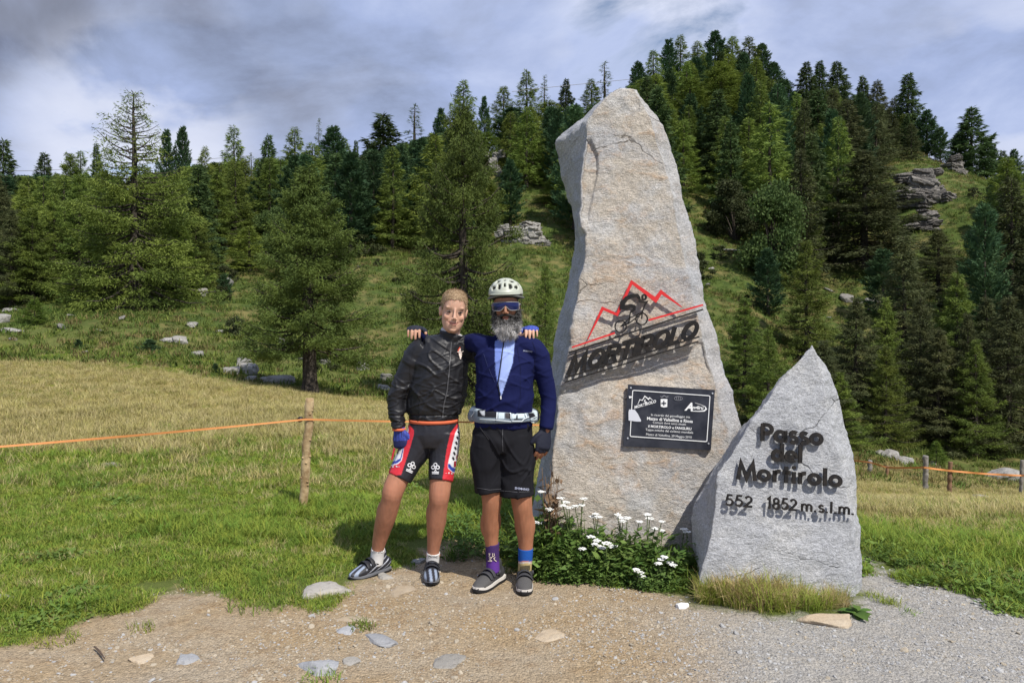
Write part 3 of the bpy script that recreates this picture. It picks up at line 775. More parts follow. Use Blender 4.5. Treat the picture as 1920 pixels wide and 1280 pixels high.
    w = np.cross(D, r.normal(size=(n, 3))); w /= np.linalg.norm(w, axis=1)[:, None]+1e-9
    l = (ll*r.uniform(.55, 1.3, n))[:, None]; ww = (lw*r.uniform(.7, 1.3, n))[:, None]
    V = np.stack([B-w*ww*.35, B+D*l*.45+w*ww*.5, B+D*l, B+D*l*.4-w*ww*.5], 1).reshape(-1, 3)
    Fq = np.arange(n*4).reshape(-1, 4)
    cm = mesh(name+'_crown', V, Fq); tm = mesh(name+'_trunk', np.concatenate(TV), np.concatenate(TF), smooth=True)
    return tm, cm
def mfol(name, c1, c2, var, scale=.55, trans=.22):
    return mat(name, c1, rough=.7, spec=.18, objvar=var, nmix=c2, nscale=scale, trans=trans)
M_LARCH = mfol('larch_needles', (.19, .245, .045), (.115, .165, .035), .28)
M_LARCH_D = mfol('larch_needles_dark', (.125, .170, .036), (.080, .118, .028), .15)
M_SPRUCE = mfol('spruce_needles', (.065, .105, .038), (.10, .145, .046), .28)
M_PINE = mfol('pine_needles', (.055, .108, .050), (.09, .15, .060), .25)
M_BROWN = mfol('dull_shaded_needles', (.105, .115, .044), (.072, .088, .036), .2)  # dark brown-green tone carries the cloud shade of the right hill
M_LEAF = mfol('bush_leaves', (.105, .150, .045), (.065, .105, .03), .15, trans=.3)
M_OLIVE = mfol('olive_leaves', (.075, .088, .035), (.05, .062, .024), .15, trans=.25)
M_SAP = mfol('sapling_needles', (.14, .20, .03), (.09, .15, .025), .2)
M_BARK = mat('bark', (.050, .042, .034), rough=.95, spec=.1, nmix=(.095, .08, .065), nscale=8, bump=.02, bscale=14)
M_DEAD = mat('dead_wood', (.20, .185, .165), rough=.95, spec=.1, nmix=(.12, .11, .1), nscale=6)

SPEC = {}
def add_species(key, n, mfl, mbk=M_BARK, **kw):
    SPEC[key] = ([conifer(key, 1000+hash_(key)+i, **kw) for i in range(n)], mfl, mbk, kw.get('H', 10.), kw.get('R', 2.5))
def hash_(s): return sum(ord(c)*(i+3) for i, c in enumerate(s)) % 900
add_species('larch', 4, M_LARCH, R=2.3, nb=105, per=62, ll=.40, lw=.060, latk=.46, droop=.30, el0=-6, el1=50, skip=.08, pexp=.60)
add_species('thin_larch', 2, M_LARCH_D, R=1.7, nb=62, per=36, ll=.34, lw=.05, latk=.38, droop=.25, skip=.25, limbs=True, pexp=.7)
add_species('spruce', 3, M_SPRUCE, R=2.2, nb=120, per=74, ll=.40, lw=.085, latk=.44, droop=.30, el0=-18, el1=45, sag=.10, lift=.16, pexp=.70)
add_species('pine', 4, M_PINE, R=2.3, nb=100, per=82, ll=.36, lw=.085, latk=.40, droop=-.05, el0=10, el1=65, sag=.05, lift=.25, pexp=.46, belly=.3, curve=.55, t0=.08)
add_species('dull', 3, M_BROWN, R=2.4, nb=120, per=66, ll=.40, lw=.065, latk=.44, droop=.34, el0=-14, el1=45, pexp=.62, limbs=True, skip=.05)
hero_kw = dict(H=10., ll=.17, lw=.036, limbs=True, jit=.65, clump=.6)
add_species('near_larch', 1, M_LARCH_D, R=4.0, nb=160, per=290, latk=.42, droop=.28, el0=-14, el1=52, t0=.22, pexp=.66, skip=.08, trunk_r=.34, **hero_kw)
add_species('near_dark', 1, M_LARCH_D, R=4.3, nb=165, per=240, latk=.42, droop=.36, el0=-20, el1=45, t0=.12, pexp=.62, skip=.08, trunk_r=.36, **hero_kw)
add_species('bare_top', 1, M_LARCH, R=3.4, nb=175, per=190, latk=.44, droop=.28, el0=-22, el1=42, t0=.04, pexp=.62, bare=.66, trunk_r=.22, **hero_kw)
add_species('mid_larch', 2, M_LARCH, R=2.9, nb=130, per=150, latk=.44, droop=.26, el0=-6, el1=50, t0=.05, pexp=.72, skip=.06, H=10., ll=.24, lw=.04, limbs=True, jit=.55, clump=.5)
add_species('mid_spruce', 2, M_BROWN, R=2.8, nb=140, per=150, latk=.42, droop=.36, el0=-14, el1=45, t0=.04, pexp=.72, skip=.04, H=10., ll=.24, lw=.042, limbs=True, jit=.5, clump=.45)
add_species('sapling', 2, M_SAP, R=3.4, nb=80, per=34, latk=.42, droop=.05, el0=5, el1=60, t0=.02, pexp=.7, ll=.7, lw=.10)
add_species('young_pine', 2, M_PINE, R=4.2, nb=80, per=40, latk=.4, droop=-.1, el0=15, el1=65, t0=.03, pexp=.55, ll=.75, lw=.16, curve=.5)

def broadleaf(name, seed, nl=16, leaves=9000, ls=.16, H=10., R=4.2, low=.12):
    r = np.random.default_rng(seed); TV = []; TF = []; n0 = 0; C = []
    for i in range(nl):
        a = i*2.4+r.normal()*.3; q = r.uniform(low+.05, 1.0); rr_ = R*math.sqrt(max(0, 1-((q-.45)/.58)**2))*r.uniform(.35, .85)
        c = np.array([rr_*math.cos(a), rr_*math.sin(a), q*H*.9]); C.append((c, r.uniform(.9, 1.7)))
        s = np.linspace(0, 1, 6)[:, None]; p = np.array([[.1*math.cos(a), .1*math.sin(a), 0]])*(1-s)+c*s; p[:, 2] += np.sin(s[:, 0]*3.1)*.5
        V, Fq = tube_arr(p, .12*(1-s[:, 0]*.85), 5); TV.append(V); TF.append(Fq+n0); n0 += len(V)
    k = leaves//nl; B = []
    for c, q in C:
        u = r.normal(size=(k, 3)); u /= np.linalg.norm(u, axis=1)[:, None]
        B.append(c+u*(r.uniform(.25, 1., k)**.5)[:, None]*q*np.array([1, 1, .8])*(1+.35*r.normal(size=(k, 1))*.5))
    B = np.concatenate(B); n = len(B); B[:, 2] = np.maximum(B[:, 2], .2)
    D = r.normal(size=(n, 3)); D[:, 2] -= .2; D /= np.linalg.norm(D, axis=1)[:, None]
    w = np.cross(D, r.normal(size=(n, 3))); w /= np.linalg.norm(w, axis=1)[:, None]
    l = ls*r.uniform(.6, 1.4, (n, 1))
    V = np.stack([B, B+D*l*.5+w*l*.36, B+D*l, B+D*l*.5-w*l*.36], 1).reshape(-1, 3)
    return mesh(name+'_trunk', np.concatenate(TV), np.concatenate(TF), True), mesh(name+'_crown', V, np.arange(n*4).reshape(-1, 4))
SPEC['bush'] = ([broadleaf('bush', 71, 22, 13000, .30)], M_OLIVE, M_BARK, 10., 4.8)
SPEC['birch'] = ([broadleaf('birch', 75, 26, 15000, .30, R=3.6)], M_LEAF, M_BARK, 10., 4.4)

KIND = {'larch': 'larch_tree', 'thin_larch': 'larch_tree', 'spruce': 'spruce_tree', 'pine': 'pine_tree', 'dull': 'spruce_tree', 'near_larch': 'larch_tree', 'near_dark': 'larch_tree',
        'bare_top': 'larch_tree', 'mid_larch': 'larch_tree', 'mid_spruce': 'spruce_tree', 'sapling': 'larch_sapling', 'young_pine': 'young_pine', 'bush': 'bush', 'birch': 'leafy_tree'}
_cnt = {}
def tree(sp, x, Y, h, w, label, group=None, rot=None):
    var, mf, mb, H0, R0 = SPEC[sp]
    _cnt[sp] = _cnt.get(sp, -1)+1
    tm, cm = var[_cnt[sp] % len(var)]
    zb = tz1(x, Y)-.12
    cat = {'larch_sapling': 'sapling', 'young_pine': 'young tree', 'bush': 'bush'}.get(KIND[sp], 'tree')
    e = thing(KIND[sp], label, cat, (x, Y, zb), rg.uniform(0, 6.28) if rot is None else rot, (w/(2*R0), w/(2*R0), h/H0), group)
    obj('trunk', tm, mb, e); obj('crown', cm, mf, e)
    return e
placed = []; MARKS = []
def tpx(sp, px, top, Y, wpx, label, rot=None, group=None):
    wpx *= 1.3 if Y > 55 else 1.12
    x = (px-CX)*Y/F; zt = CZ-(top-HY)*Y/F; zb = tz1(x, Y)-.12
    h = max(zt-zb, .4); w = wpx*Y/F
    placed.append((x, Y, w*.5)); MARKS.append((px, Y, label))
    return tree(sp, x, Y, h, w, label, group, rot)

# ---- the near and middle trees
tpx('near_larch', 582, 322, 21.5, 300, 'near larch standing alone in front, thick dark trunk bare at the foot', 1.0)
tpx('near_dark', 868, 205, 22.5, 290, 'tall dark larch directly behind the two men with drooping branches', 2.2)
tpx('bare_top', 252, 178, 38, 290, 'tallest larch at the left, its thin top almost bare against the clouds', .4)
tpx('mid_larch', 130, 290, 50, 140, 'wide light green larch between the tall bare topped larch and the left edge', 2.)
tpx('mid_larch', 150, 330, 42, 150, 'broad bright larch in front of the wide light green larch at the left', 5.)
tpx('mid_larch', 62, 392, 40.5, 140, 'low bright larch at the left just behind the grass edge', .2)
tpx('mid_larch', 335, 405, 41, 135, 'low bright larch right of the foot of the tall bare topped larch', 3.3)
tpx('mid_larch', 100, 365, 43, 120, 'slim bright larch between the two broad ones near the left edge', 2.5)
tpx('mid_larch', 198, 372, 44.5, 130, 'slim larch just left of the foot of the tall bare topped larch', 4.1)
tpx('mid_spruce', 300, 345, 44, 120, 'dull spruce right of the trunk of the tall bare topped larch', 1.1)
tpx('mid_larch', 368, 392, 43, 110, 'slim larch above the white boulders of the slope', 5.1)
tpx('mid_spruce', 22, 395, 40, 110, 'low dull spruce at the left edge just behind the grass', 3.9)
tpx('mid_spruce', -5, 330, 42, 140, 'dark ragged spruce half cut by the left edge', 2.3)
tpx('mid_larch', 45, 350, 46, 130, 'bright larch near the left edge in front of the dark spruce', 1.)
tpx('mid_larch', 405, 325, 52, 125, 'light green larch right of the tall bare topped larch', 3.)
tpx('larch', 468, 425, 47, 90, 'small light larch with its foot on the dry grassy slope', 1.)
tpx('mid_larch', 1022, 500, 26, 95, 'small dark larch squeezed between the helmet and the tall stone', 1.5)
tpx('pine', 958, 302, 58, 62, 'small columnar stone pine above the grassy ledge')
tpx('larch', 1293, 148, 78, 120, 'bright yellow green larch just right of the top of the tall stone')
tpx('mid_larch', 1352, 118, 82, 170, 'large green larch in the middle of the hill, right of the yellow green one')
tpx('bush', 1380, 330, 57, 100, 'round olive bush on the green strip right of the tall stone', .5)
tpx('birch', 1452, 332, 50, 125, 'pale green leafy tree below the round olive bush', 1.2)
tpx('larch', 1513, 322, 54, 66, 'slim light larch behind the pale green leafy tree')
tpx('pine', 1440, 468, 44, 80, 'dark pine right under the pale green leafy tree')
tpx('mid_larch', 1512, 455, 40, 150, 'dark green larch above the tip of the engraved boulder', 4.)
tpx('mid_spruce', 1622, 285, 56, 220, 'huge brownish spruce left of the layered cliff', 2.)
tpx('mid_spruce', 1695, 445, 38, 180, 'tall shaded spruce in front at the right, foot behind the tape', 1.)
tpx('mid_spruce', 1605, 560, 36, 150, 'shaded spruce whose top is right of the engraved boulder tip', 3.)
tpx('mid_larch', 1792, 515, 37, 150, 'greener larch between the shaded spruces at the right', 2.2)
tpx('mid_spruce', 1890, 560, 33, 190, 'black shaded spruce with dead lower branches at the right edge', .3)
tpx('mid_larch', 1888, 300, 52, 170, 'tall blue green larch at the right edge below the ridge', 1.3)
tpx('mid_spruce', 1760, 430, 48, 130, 'dull spruce under the broken dark rocks', 1.9)
tpx('birch', 1838, 470, 42, 75, 'pale small leafy tree among the dark spruces at the right', 2.)
tpx('pine', 1655, 470, 46, 90, 'dark pine in the shade left of the tall shaded spruce')
tpx('mid_larch', 1395, 560, 34, 130, 'shaded larch right behind the tall stone at the level of the lettering', 2.7)
tpx('mid_larch', 1440, 620, 31, 130, 'low shaded larch between the tall stone and the engraved boulder', .7)
tpx('mid_spruce', 1545, 640, 31, 150, 'shaded spruce just behind the engraved boulder', .9)
tpx('mid_spruce', 1760, 620, 33, 150, 'shaded spruce behind the reddish post', 2.9)
tpx('mid_larch', 1660, 650, 32, 110, 'low shaded larch behind the left end of the tape', 1.9)
tpx('mid_larch', 1830, 640, 32, 130, 'low shaded larch behind the wide dark boulder', 2.9)
tpx('spruce', 718, 215, 66, 125, 'big dark spruce with a pointed top in the middle of the wood')
tpx('pine', 690, 305, 60, 110, 'dark stone pine low in front of the big pointed spruce')
tpx('pine', 775, 340, 58, 90, 'dark pine right of the low stone pine')
tpx('larch', 590, 270, 66, 90, 'larch behind the top of the near larch')
tpx('pine', 625, 240, 72, 90, 'round blue green stone pine left of the big pointed spruce')
tpx('pine', 795, 295, 64, 80, 'round blue green pine just left of the tall dark larch')
tpx('birch', 512, 385, 50, 70, 'pale leafy bush left of the top of the near larch')
for (px, top, Y, w, sp, lab) in [(640, 345, 58, 105, 'larch', 'larch low in the wood between the near larch and the big pointed spruce'), (556, 300, 63, 95, 'spruce', 'spruce just behind the top left of the near larch'),
    (742, 385, 54, 85, 'larch', 'light small larch at the lower edge of the wood left of the tall dark larch'), (822, 335, 60, 105, 'larch', 'bright larch in the gap left of the tall dark larch'), (905, 335, 57, 100, 'larch', 'bright larch right of the trunk of the tall dark larch'),
    (478, 345, 60, 85, 'pine', 'round dark pine above the small light larch on the dry slope'), (436, 335, 56, 95, 'larch', 'green larch above the dry grassy slope'), (1005, 262, 72, 95, 'dull', 'dull spruce beside the left shoulder of the tall stone'),
    (1045, 330, 62, 80, 'larch', 'shaggy larch touching the left edge of the tall stone'), (530, 340, 60, 80, 'pine', 'dark pine between the pale leafy bush and the near larch'), (660, 300, 70, 90, 'spruce', 'spruce left of the low stone pine'), (850, 270, 72, 90, 'pine', 'pine behind the upper half of the tall dark larch'), (915, 250, 76, 90, 'larch', 'larch above the steep band of pale rocks')]:
    tpx(sp, px, top, Y, w, lab)
for (px, top, Y, w, sp, lab) in [(1725, 560, 34, 140, 'mid_spruce', 'shaded spruce between the tallest grey post and the reddish post, far behind'), (1850, 560, 36, 150, 'mid_spruce', 'dark shaded spruce left of the black spruce at the right edge'),
    (1930, 470, 38, 150, 'mid_spruce', 'shaded spruce cut by the right edge above the black one'), (1660, 560, 37, 110, 'mid_larch', 'thin shaded larch left of the tall shaded spruce'), (1815, 590, 33, 120, 'mid_spruce', 'low shaded spruce right above the wide dark boulder'), (1575, 700, 30.5, 110, 'mid_larch', 'small shaded larch behind the right side of the engraved boulder')]:
    tpx(sp, px, top, Y, w, lab)
# small plants of the open slope
tpx('sapling', 65, 562, 30, 62, 'bushy light green larch sapling beside the left tape post')
tpx('young_pine', 281, 637, 26, 46, 'low dark green pine alone on the grass')
tpx('young_pine', 420, 515, 41, 36, 'slim dark young spruce among white boulders on the slope')
tpx('young_pine', 404, 682, 23.5, 24, 'tiny blue green pine beside the low grey rocks')
tpx('young_pine', 147, 640, 27, 22, 'tiny pine on the heather left of the low dark pine')
tpx('sapling', 1755, 828, 29, 50, 'yellow green larch sapling behind the tape at the wood edge')
# ---- the skyline, from left to right
for (px, top, Y, w, sp, lab) in [
    (6, 265, 58, 90, 'spruce', 'dark spruce cut by the left edge of the picture'),
    (84, 288, 70, 62, 'spruce', 'brownish pointed spruce on the skyline right of the dark edge spruce'),
    (124, 292, 74, 30, 'thin_larch', 'thin grey top right of the brownish pointed spruce'),
    (152, 286, 70, 55, 'larch', 'light larch on the skyline left of the small dark spruce'),
    (181, 272, 75, 40, 'spruce', 'small dark spruce top beside the tall bare topped larch'),
    (312, 248, 68, 46, 'pine', 'left one of the twin dark pine tops right of the bare topped larch'),
    (343, 242, 68, 52, 'pine', 'right one of the twin dark pine tops right of the bare topped larch'),
    (384, 277, 74, 52, 'larch', 'light blunt larch right of the twin dark pines'),
    (438, 238, 78, 70, 'larch', 'feathery grey green larch on the skyline right of the blunt larch'),
    (472, 288, 78, 40, 'thin_larch', 'thin larch between the feathery larch and the pointed spruce'),
    (503, 255, 80, 62, 'spruce', 'regular pointed spruce left of the broad skyline larch'),
    (553, 242, 80, 76, 'larch', 'broad skyline larch left of the bare thin tree'),
    (598, 222, 83, 34, 'thin_larch', 'bare thin tree top on the skyline above the near larch'),
    (648, 262, 80, 60, 'larch', 'light larch behind the round stone pine'),
    (668, 265, 82, 30, 'spruce', 'small spruce tip left of the big pointed spruce'),
    (776, 197, 84, 74, 'thin_larch', 'airy larch with bent top right of the big pointed spruce'),
    (826, 207, 88, 44, 'pine', 'dark narrow pine left of the tiered larch'),
    (870, 153, 88, 74, 'larch', 'tiered larch standing high above the ridge with visible trunk'),
    (908, 183, 92, 34, 'pine', 'small dark pine right of the tiered larch'),
    (944, 162, 88, 62, 'larch', 'larch left of the highest larch of the left ridge'),
    (962, 205, 80, 90, 'pine', 'big round blue green pine under the highest larch of the left ridge'),
    (988, 133, 92, 66, 'larch', 'highest larch of the left ridge'),
    (1021, 142, 94, 40, 'thin_larch', 'thin spiky larch right of the highest larch'),
    (1061, 150, 94, 46, 'spruce', 'compact dark spruce left of the top of the tall stone'),
    (1035, 190, 84, 90, 'larch', 'wide green larch touching the left shoulder of the tall stone'),
    (1110, 150, 94, 60, 'larch', 'light larch right behind the top of the tall stone'),
    (1133, 116, 94, 62, 'thin_larch', 'nearly bare larch above the top of the tall stone'),
    (1195, 120, 93, 58, 'pine', 'dark pine at the left foot of the knoll skyline'),
    (1226, 95, 93, 56, 'larch', 'green larch climbing the left flank of the knoll'),
    (1254, 78, 95, 50, 'pine', 'dark pine on the left flank of the knoll'),
    (1276, 68, 96, 56, 'larch', 'rounded larch near the top of the knoll'),
    (1311, 78, 96, 52, 'larch', 'larch just left of the highest pine on the knoll'),
    (1341, 60, 97, 62, 'pine', 'highest dark pine on top of the knoll'),
    (1372, 70, 96, 60, 'larch', 'first green larch right of the highest pine on the knoll'),
    (1404, 70, 95, 60, 'larch', 'second green larch right of the highest pine on the knoll'),
    (1428, 85, 95, 50, 'pine', 'dark pine where the knoll starts to fall'),
    (1450, 120, 94, 50, 'pine', 'dark pine halfway down the right flank of the knoll'),
    (1472, 150, 94, 46, 'pine', 'dark pine in the notch right of the knoll'),
    (1512, 118, 93, 56, 'spruce', 'left one of the twin spruces right of the notch'),
    (1536, 116, 94, 52, 'spruce', 'right one of the twin spruces right of the notch'),
    (1570, 118, 94, 70, 'spruce', 'dark regular spruce right of the twin spruces'),
    (1618, 144, 93, 50, 'spruce', 'slim spruce between the dark regular spruce and the rounded larch'),
    (1646, 153, 92, 62, 'dull', 'rounded dull larch like tree right of the slim spruce'),
    (1676, 185, 88, 50, 'dull', 'dull tree left of the tall stepped spruce'),
    (1701, 140, 85, 74, 'spruce', 'tall stepped spruce standing out at the right end of the knoll'),
    (1738, 208, 82, 56, 'pine', 'pine at the steep right end of the wood'),
    (1763, 240, 80, 36, 'pine', 'narrow pine at the top of the crag'),
    (1822, 203, 84, 92, 'spruce', 'lone broad spruce right of the crag with twin tips'),
    (1800, 250, 84, 60, 'pine', 'dark pine at the left foot of the lone broad spruce'),
    (1853, 262, 86, 50, 'pine', 'dark pine at the right foot of the lone broad spruce'),
    (1880, 283, 84, 44, 'spruce', 'small spruce right of the lone broad spruce'),
    (1900, 283, 84, 44, 'pine', 'round dark pine at the right edge of the ridge'),
    (1925, 300, 82, 60, 'larch', 'larch leaving the picture at the right edge of the ridge')]:
    tpx(sp, px, top, Y, w, lab)
# ---- the mass of the wood between them
CLEAR = [np.array(q, float) for q in [
    [(395, 600), (400, 500), (470, 470), (560, 478), (640, 470), (690, 478), (790, 480), (790, 560), (720, 760), (420, 760)],
    [(935, 475), (950, 380), (1000, 345), (1075, 380), (1075, 520), (950, 520)],
    [(1285, 345), (1335, 330), (1370, 420), (1420, 450), (1420, 600), (1330, 620), (1290, 480)],
    [(1520, 500), (1640, 520), (1700, 600), (1640, 640), (1540, 640)], [(1685, 320), (1790, 330), (1830, 440), (1800, 500), (1680, 400)],
    [(890, 270), (935, 270), (940, 350), (895, 350)], [(0, 575), (400, 575), (400, 700), (0, 700)]]]
KEEP = [(1685, 310, 1775, 440, 66), (940, 395, 1050, 480, 54), (1778, 290, 1832, 350, 71), (905, 275, 940, 340, 71), (1288, 340, 1340, 560, 62), (1345, 330, 1420, 430, 57.5), (1400, 335, 1530, 470, 50.5), (640, 455, 770, 540, 50), (1525, 500, 1660, 600, 52)]
USED = set(m[2] for m in MARKS)
tries = 0; nfill = 0
rf = np.random.default_rng(77)
while tries < 14000 and nfill < 360:
    tries += 1
    Y = rf.uniform(36, 94); x = rf.uniform(-.74, .74)*Y
    zb = tz1(x, Y) if tries % 1 == 0 else 0
    px = CX+x*F/Y; py = HY-(zb-CZ)*F/Y
    if Y < 50 and not (px < 390 or px > 1450): continue
    if Y < 44 and px < 390: continue
    if any(sdist([px], [py], c)[0] > 0 for c in CLEAR): continue
    w = rf.uniform(3.6, 6.2)
    if any((x-a)**2+(Y-b)**2 < (.42*(w*.5+c))**2 for a, b, c in placed): continue
    h = rf.uniform(6.5, 11.5)
    # stay under the skyline drawn above
    sk = np.interp(px, [0, 240, 440, 600, 720, 870, 990, 1110, 1200, 1340, 1410, 1480, 1570, 1640, 1700, 1750, 1800, 1920], [330, 330, 300, 290, 280, 235, 200, 200, 150, 95, 100, 175, 165, 190, 215, 290, 330, 330])
    h = min(h, CZ-(sk-HY)*Y/F-zb)
    if h < 3.2: continue
    ptop = HY-(zb+h-CZ)*F/Y; hw = min(w, h*.68)*.5*F/Y*.85
    if any(Y < k[4] and px+hw > k[0] and px-hw < k[2] and py > k[1] and ptop < k[3] for k in KEEP): continue
    u = rf.uniform()
    if px < 520: sp = 'larch' if u < .62 else ('spruce' if u < .82 else 'pine')
    elif px < 1100: sp = 'larch' if u < .35 else ('spruce' if u < .6 else 'pine')
    elif px < 1480: sp = 'larch' if u < .48 else ('spruce' if u < .62 else 'pine')
    else: sp = 'dull' if u < .42 else ('spruce' if u < .65 else ('pine' if u < .86 else 'larch'))  # darker species on the right stand in for cloud shade
    where = ('left of the near larch' if px < 520 else 'between near larch and tall stone' if px < 1100 else 'on the knoll beside the tall stone' if px < 1480 else 'on the shaded slope')
    depth = 'low on the slope' if Y < 58 else 'halfway up the slope' if Y < 76 else 'just under the ridge'
    desc = {'larch': 'light green larch', 'spruce': 'dark pointed spruce', 'pine': 'blue green stone pine', 'dull': 'brownish spruce'}[sp]
    placed.append((x, Y, w*.5)); nfill += 1
    size = 'small ' if h < 6.4 else 'tall ' if h > 9.4 else ''
    lab = None
    for mp, mY, ml in sorted(MARKS, key=lambda q: abs(q[0]-px)/14+abs(q[1]-Y))[:26]:
        if abs(mp-px) > 150: continue
        far_ = abs(mp-px) > 45
        rel = ('left of the ' if px < mp else 'right of the ') if far_ else ('behind the ' if Y > mY else 'in front of the ')
        short = ml.split(', ')[0]
        for sz in ('', size):
            q = sz+desc+' '+rel+short
            if q not in USED and len(q.split()) <= 16: lab = q; break
        if lab: break
    if not lab: lab = '%s %s %s' % (desc, where, depth)
    USED.add(lab)
    tree(sp, x, Y, h, min(w, h*.68), lab, group='%ss of the wood %s, %s' % (desc, where, depth))
SPEC['shrub'] = ([broadleaf('shrub', 91+k, 16, 2600, .75, H=10., R=7.5, low=.05) for k in range(2)], M_OLIVE, M_BARK, 10., 7.5); KIND['shrub'] = 'shrub'
for k in range(34):
    px = rf.choice([rf.uniform(410, 800), rf.uniform(1290, 1430), rf.uniform(1500, 1700), rf.uniform(1780, 1900)], p=[.5, .22, .18, .10]); Y = rf.uniform(27, 62); x = (px-CX)*Y/F
    where = 'on the open slope behind the near larch' if px < 900 else 'on the green strip beside the tall stone' if px < 1440 else 'on the shaded slope'
    h = rf.uniform(.5, 1.5); e = tree('shrub', x, Y, h, h*rf.uniform(1.2, 2.0), 'low olive green shrub '+where, 'low shrubs '+where); e['category'] = 'shrub'
print('fill trees', nfill, 'tries', tries)
# ================================================================== the two standing stones
def tab(pts):
    a = np.array(sorted(pts, key=lambda q: q[1]), float)
    return lambda py: np.interp(py, a[:, 1], a[:, 0])
class Plane:
    """the leaning front face of a stone: Y = Y0 + k z"""
    def __init__(s, Y0, k): s.Y0 = Y0; s.k = k
    def on(s, px, py, off=0.0):
        px = np.asarray(px, float); py = np.asarray(py, float)
        Y = (s.Y0-off+CZ*s.k)/(1+s.k*(py-HY)/F)
        return np.stack([(px-CX)*Y/F, Y, CZ-(py-HY)*Y/F], -1)
    def Yf(s, z): return s.Y0+s.k*z
def stone_mesh(name, pl, Lt, Rt, Qt, St, ztop, zbot, cnt, rows, dL, dS, dB, backL, backS, seed, amp, steps=(), jag=3.0, taper=0.6):
    zs = zbot+(ztop-zbot)*np.linspace(0, 1, rows)**.97
    V = []; fr = []; FP = []
    rs = np.random.default_rng(seed)
    for z in zs:
        Yf = pl.Yf(z); py = HY+(CZ-z)*F/Yf
        j = jag*fbm(np.array([[z*7, 0, seed]]), 4, seed)[0]; j2 = jag*fbm(np.array([[z*6, 5, seed]]), 4, seed)[0]; j3 = jag*fbm(np.array([[z*6, 9, seed]]), 4, seed+2)[0]
        td = 1-taper*max(0, (z-ztop*.6)/(ztop*.4))**1.5
        def c(px, Y): return np.array([(px-CX)*Y/F, Y, z])
        pyL = HY+(CZ-z)*F/(Yf+dL*td); pyS = HY+(CZ-z)*F/(Yf+dS*td)
        l = Lt(pyL); r_ = Rt(py)+j; q = Qt(py)+j2; s_ = St(pyS)+j3*.5
        r_ = max(r_, l+.5); q = min(q, s_-.5); q = max(q, r_+.5)
        cs = [c(r_, Yf), c(q, Yf), c(s_, Yf+dS*td), c(lerp(l, s_, 1-backS), Yf+dB*td), c(lerp(l, s_, backL), Yf+(dB+.15)*td), c(l, Yf+dL*td)]
        row = []; f = []
        for e in range(6):
            a, b_ = cs[e], cs[(e+1) % 6]
            for k in range(cnt[e]):
                row.append(lerp(a, b_, k/cnt[e])); f.append(1.0 if e == 0 else (.35 if e == 1 else 0.0))
        V.append(row); fr.append(f)
    V = np.array(V); fr = np.array(fr).ravel(); m = V.shape[1]; Rr = rows
    V = V.reshape(-1, 3)
    i, jx = np.meshgrid(np.arange(Rr-1), np.arange(m), indexing='ij'); k = (jx+1) % m
    Fq = np.stack([i*m+jx, i*m+k, (i+1)*m+k, (i+1)*m+jx], 2).reshape(-1, 4)
    # top: two shrinking rings and a centre
    top = V[-m:]; ctr = top.mean(0)+np.array([0, 0, .02])
    extra = []; faces = [Fq]
    base = len(V); r1 = lerp(top, ctr, .5)+np.array([0, 0, .012])
    V = np.concatenate([V, r1, ctr[None]]); fr = np.concatenate([fr, np.zeros(m+1)])
    a = np.arange(m); b_ = (a+1) % m
    faces.append(np.stack([base-m+a, base-m+b_, base+b_, base+a], 1)); faces.append(np.stack([base+a, base+b_, np.full(m, base+m)], 1))
    me = mesh(name, V, faces, smooth=True)
    no = get_no(me)
    d = amp[0]*fbm(V*2.2, 4, seed+3)+amp[1]*fbm(V*9, 4, seed+4)+amp[2]*(np.abs(fbm(V*26, 3, seed+5)))
    py = HY-(V[:, 2]-CZ)*F/V[:, 1]; px = CX+V[:, 0]*F/V[:, 1]
    isf = fr > .9
    for fn, depth in steps:
        d = np.where(isf, d-depth*fn(px, py), d)
    V = V+no*np.where(isf, d*.75, d)[:, None]
    set_co(me, V)
    attr_f(me, 'front', fr)
    return me
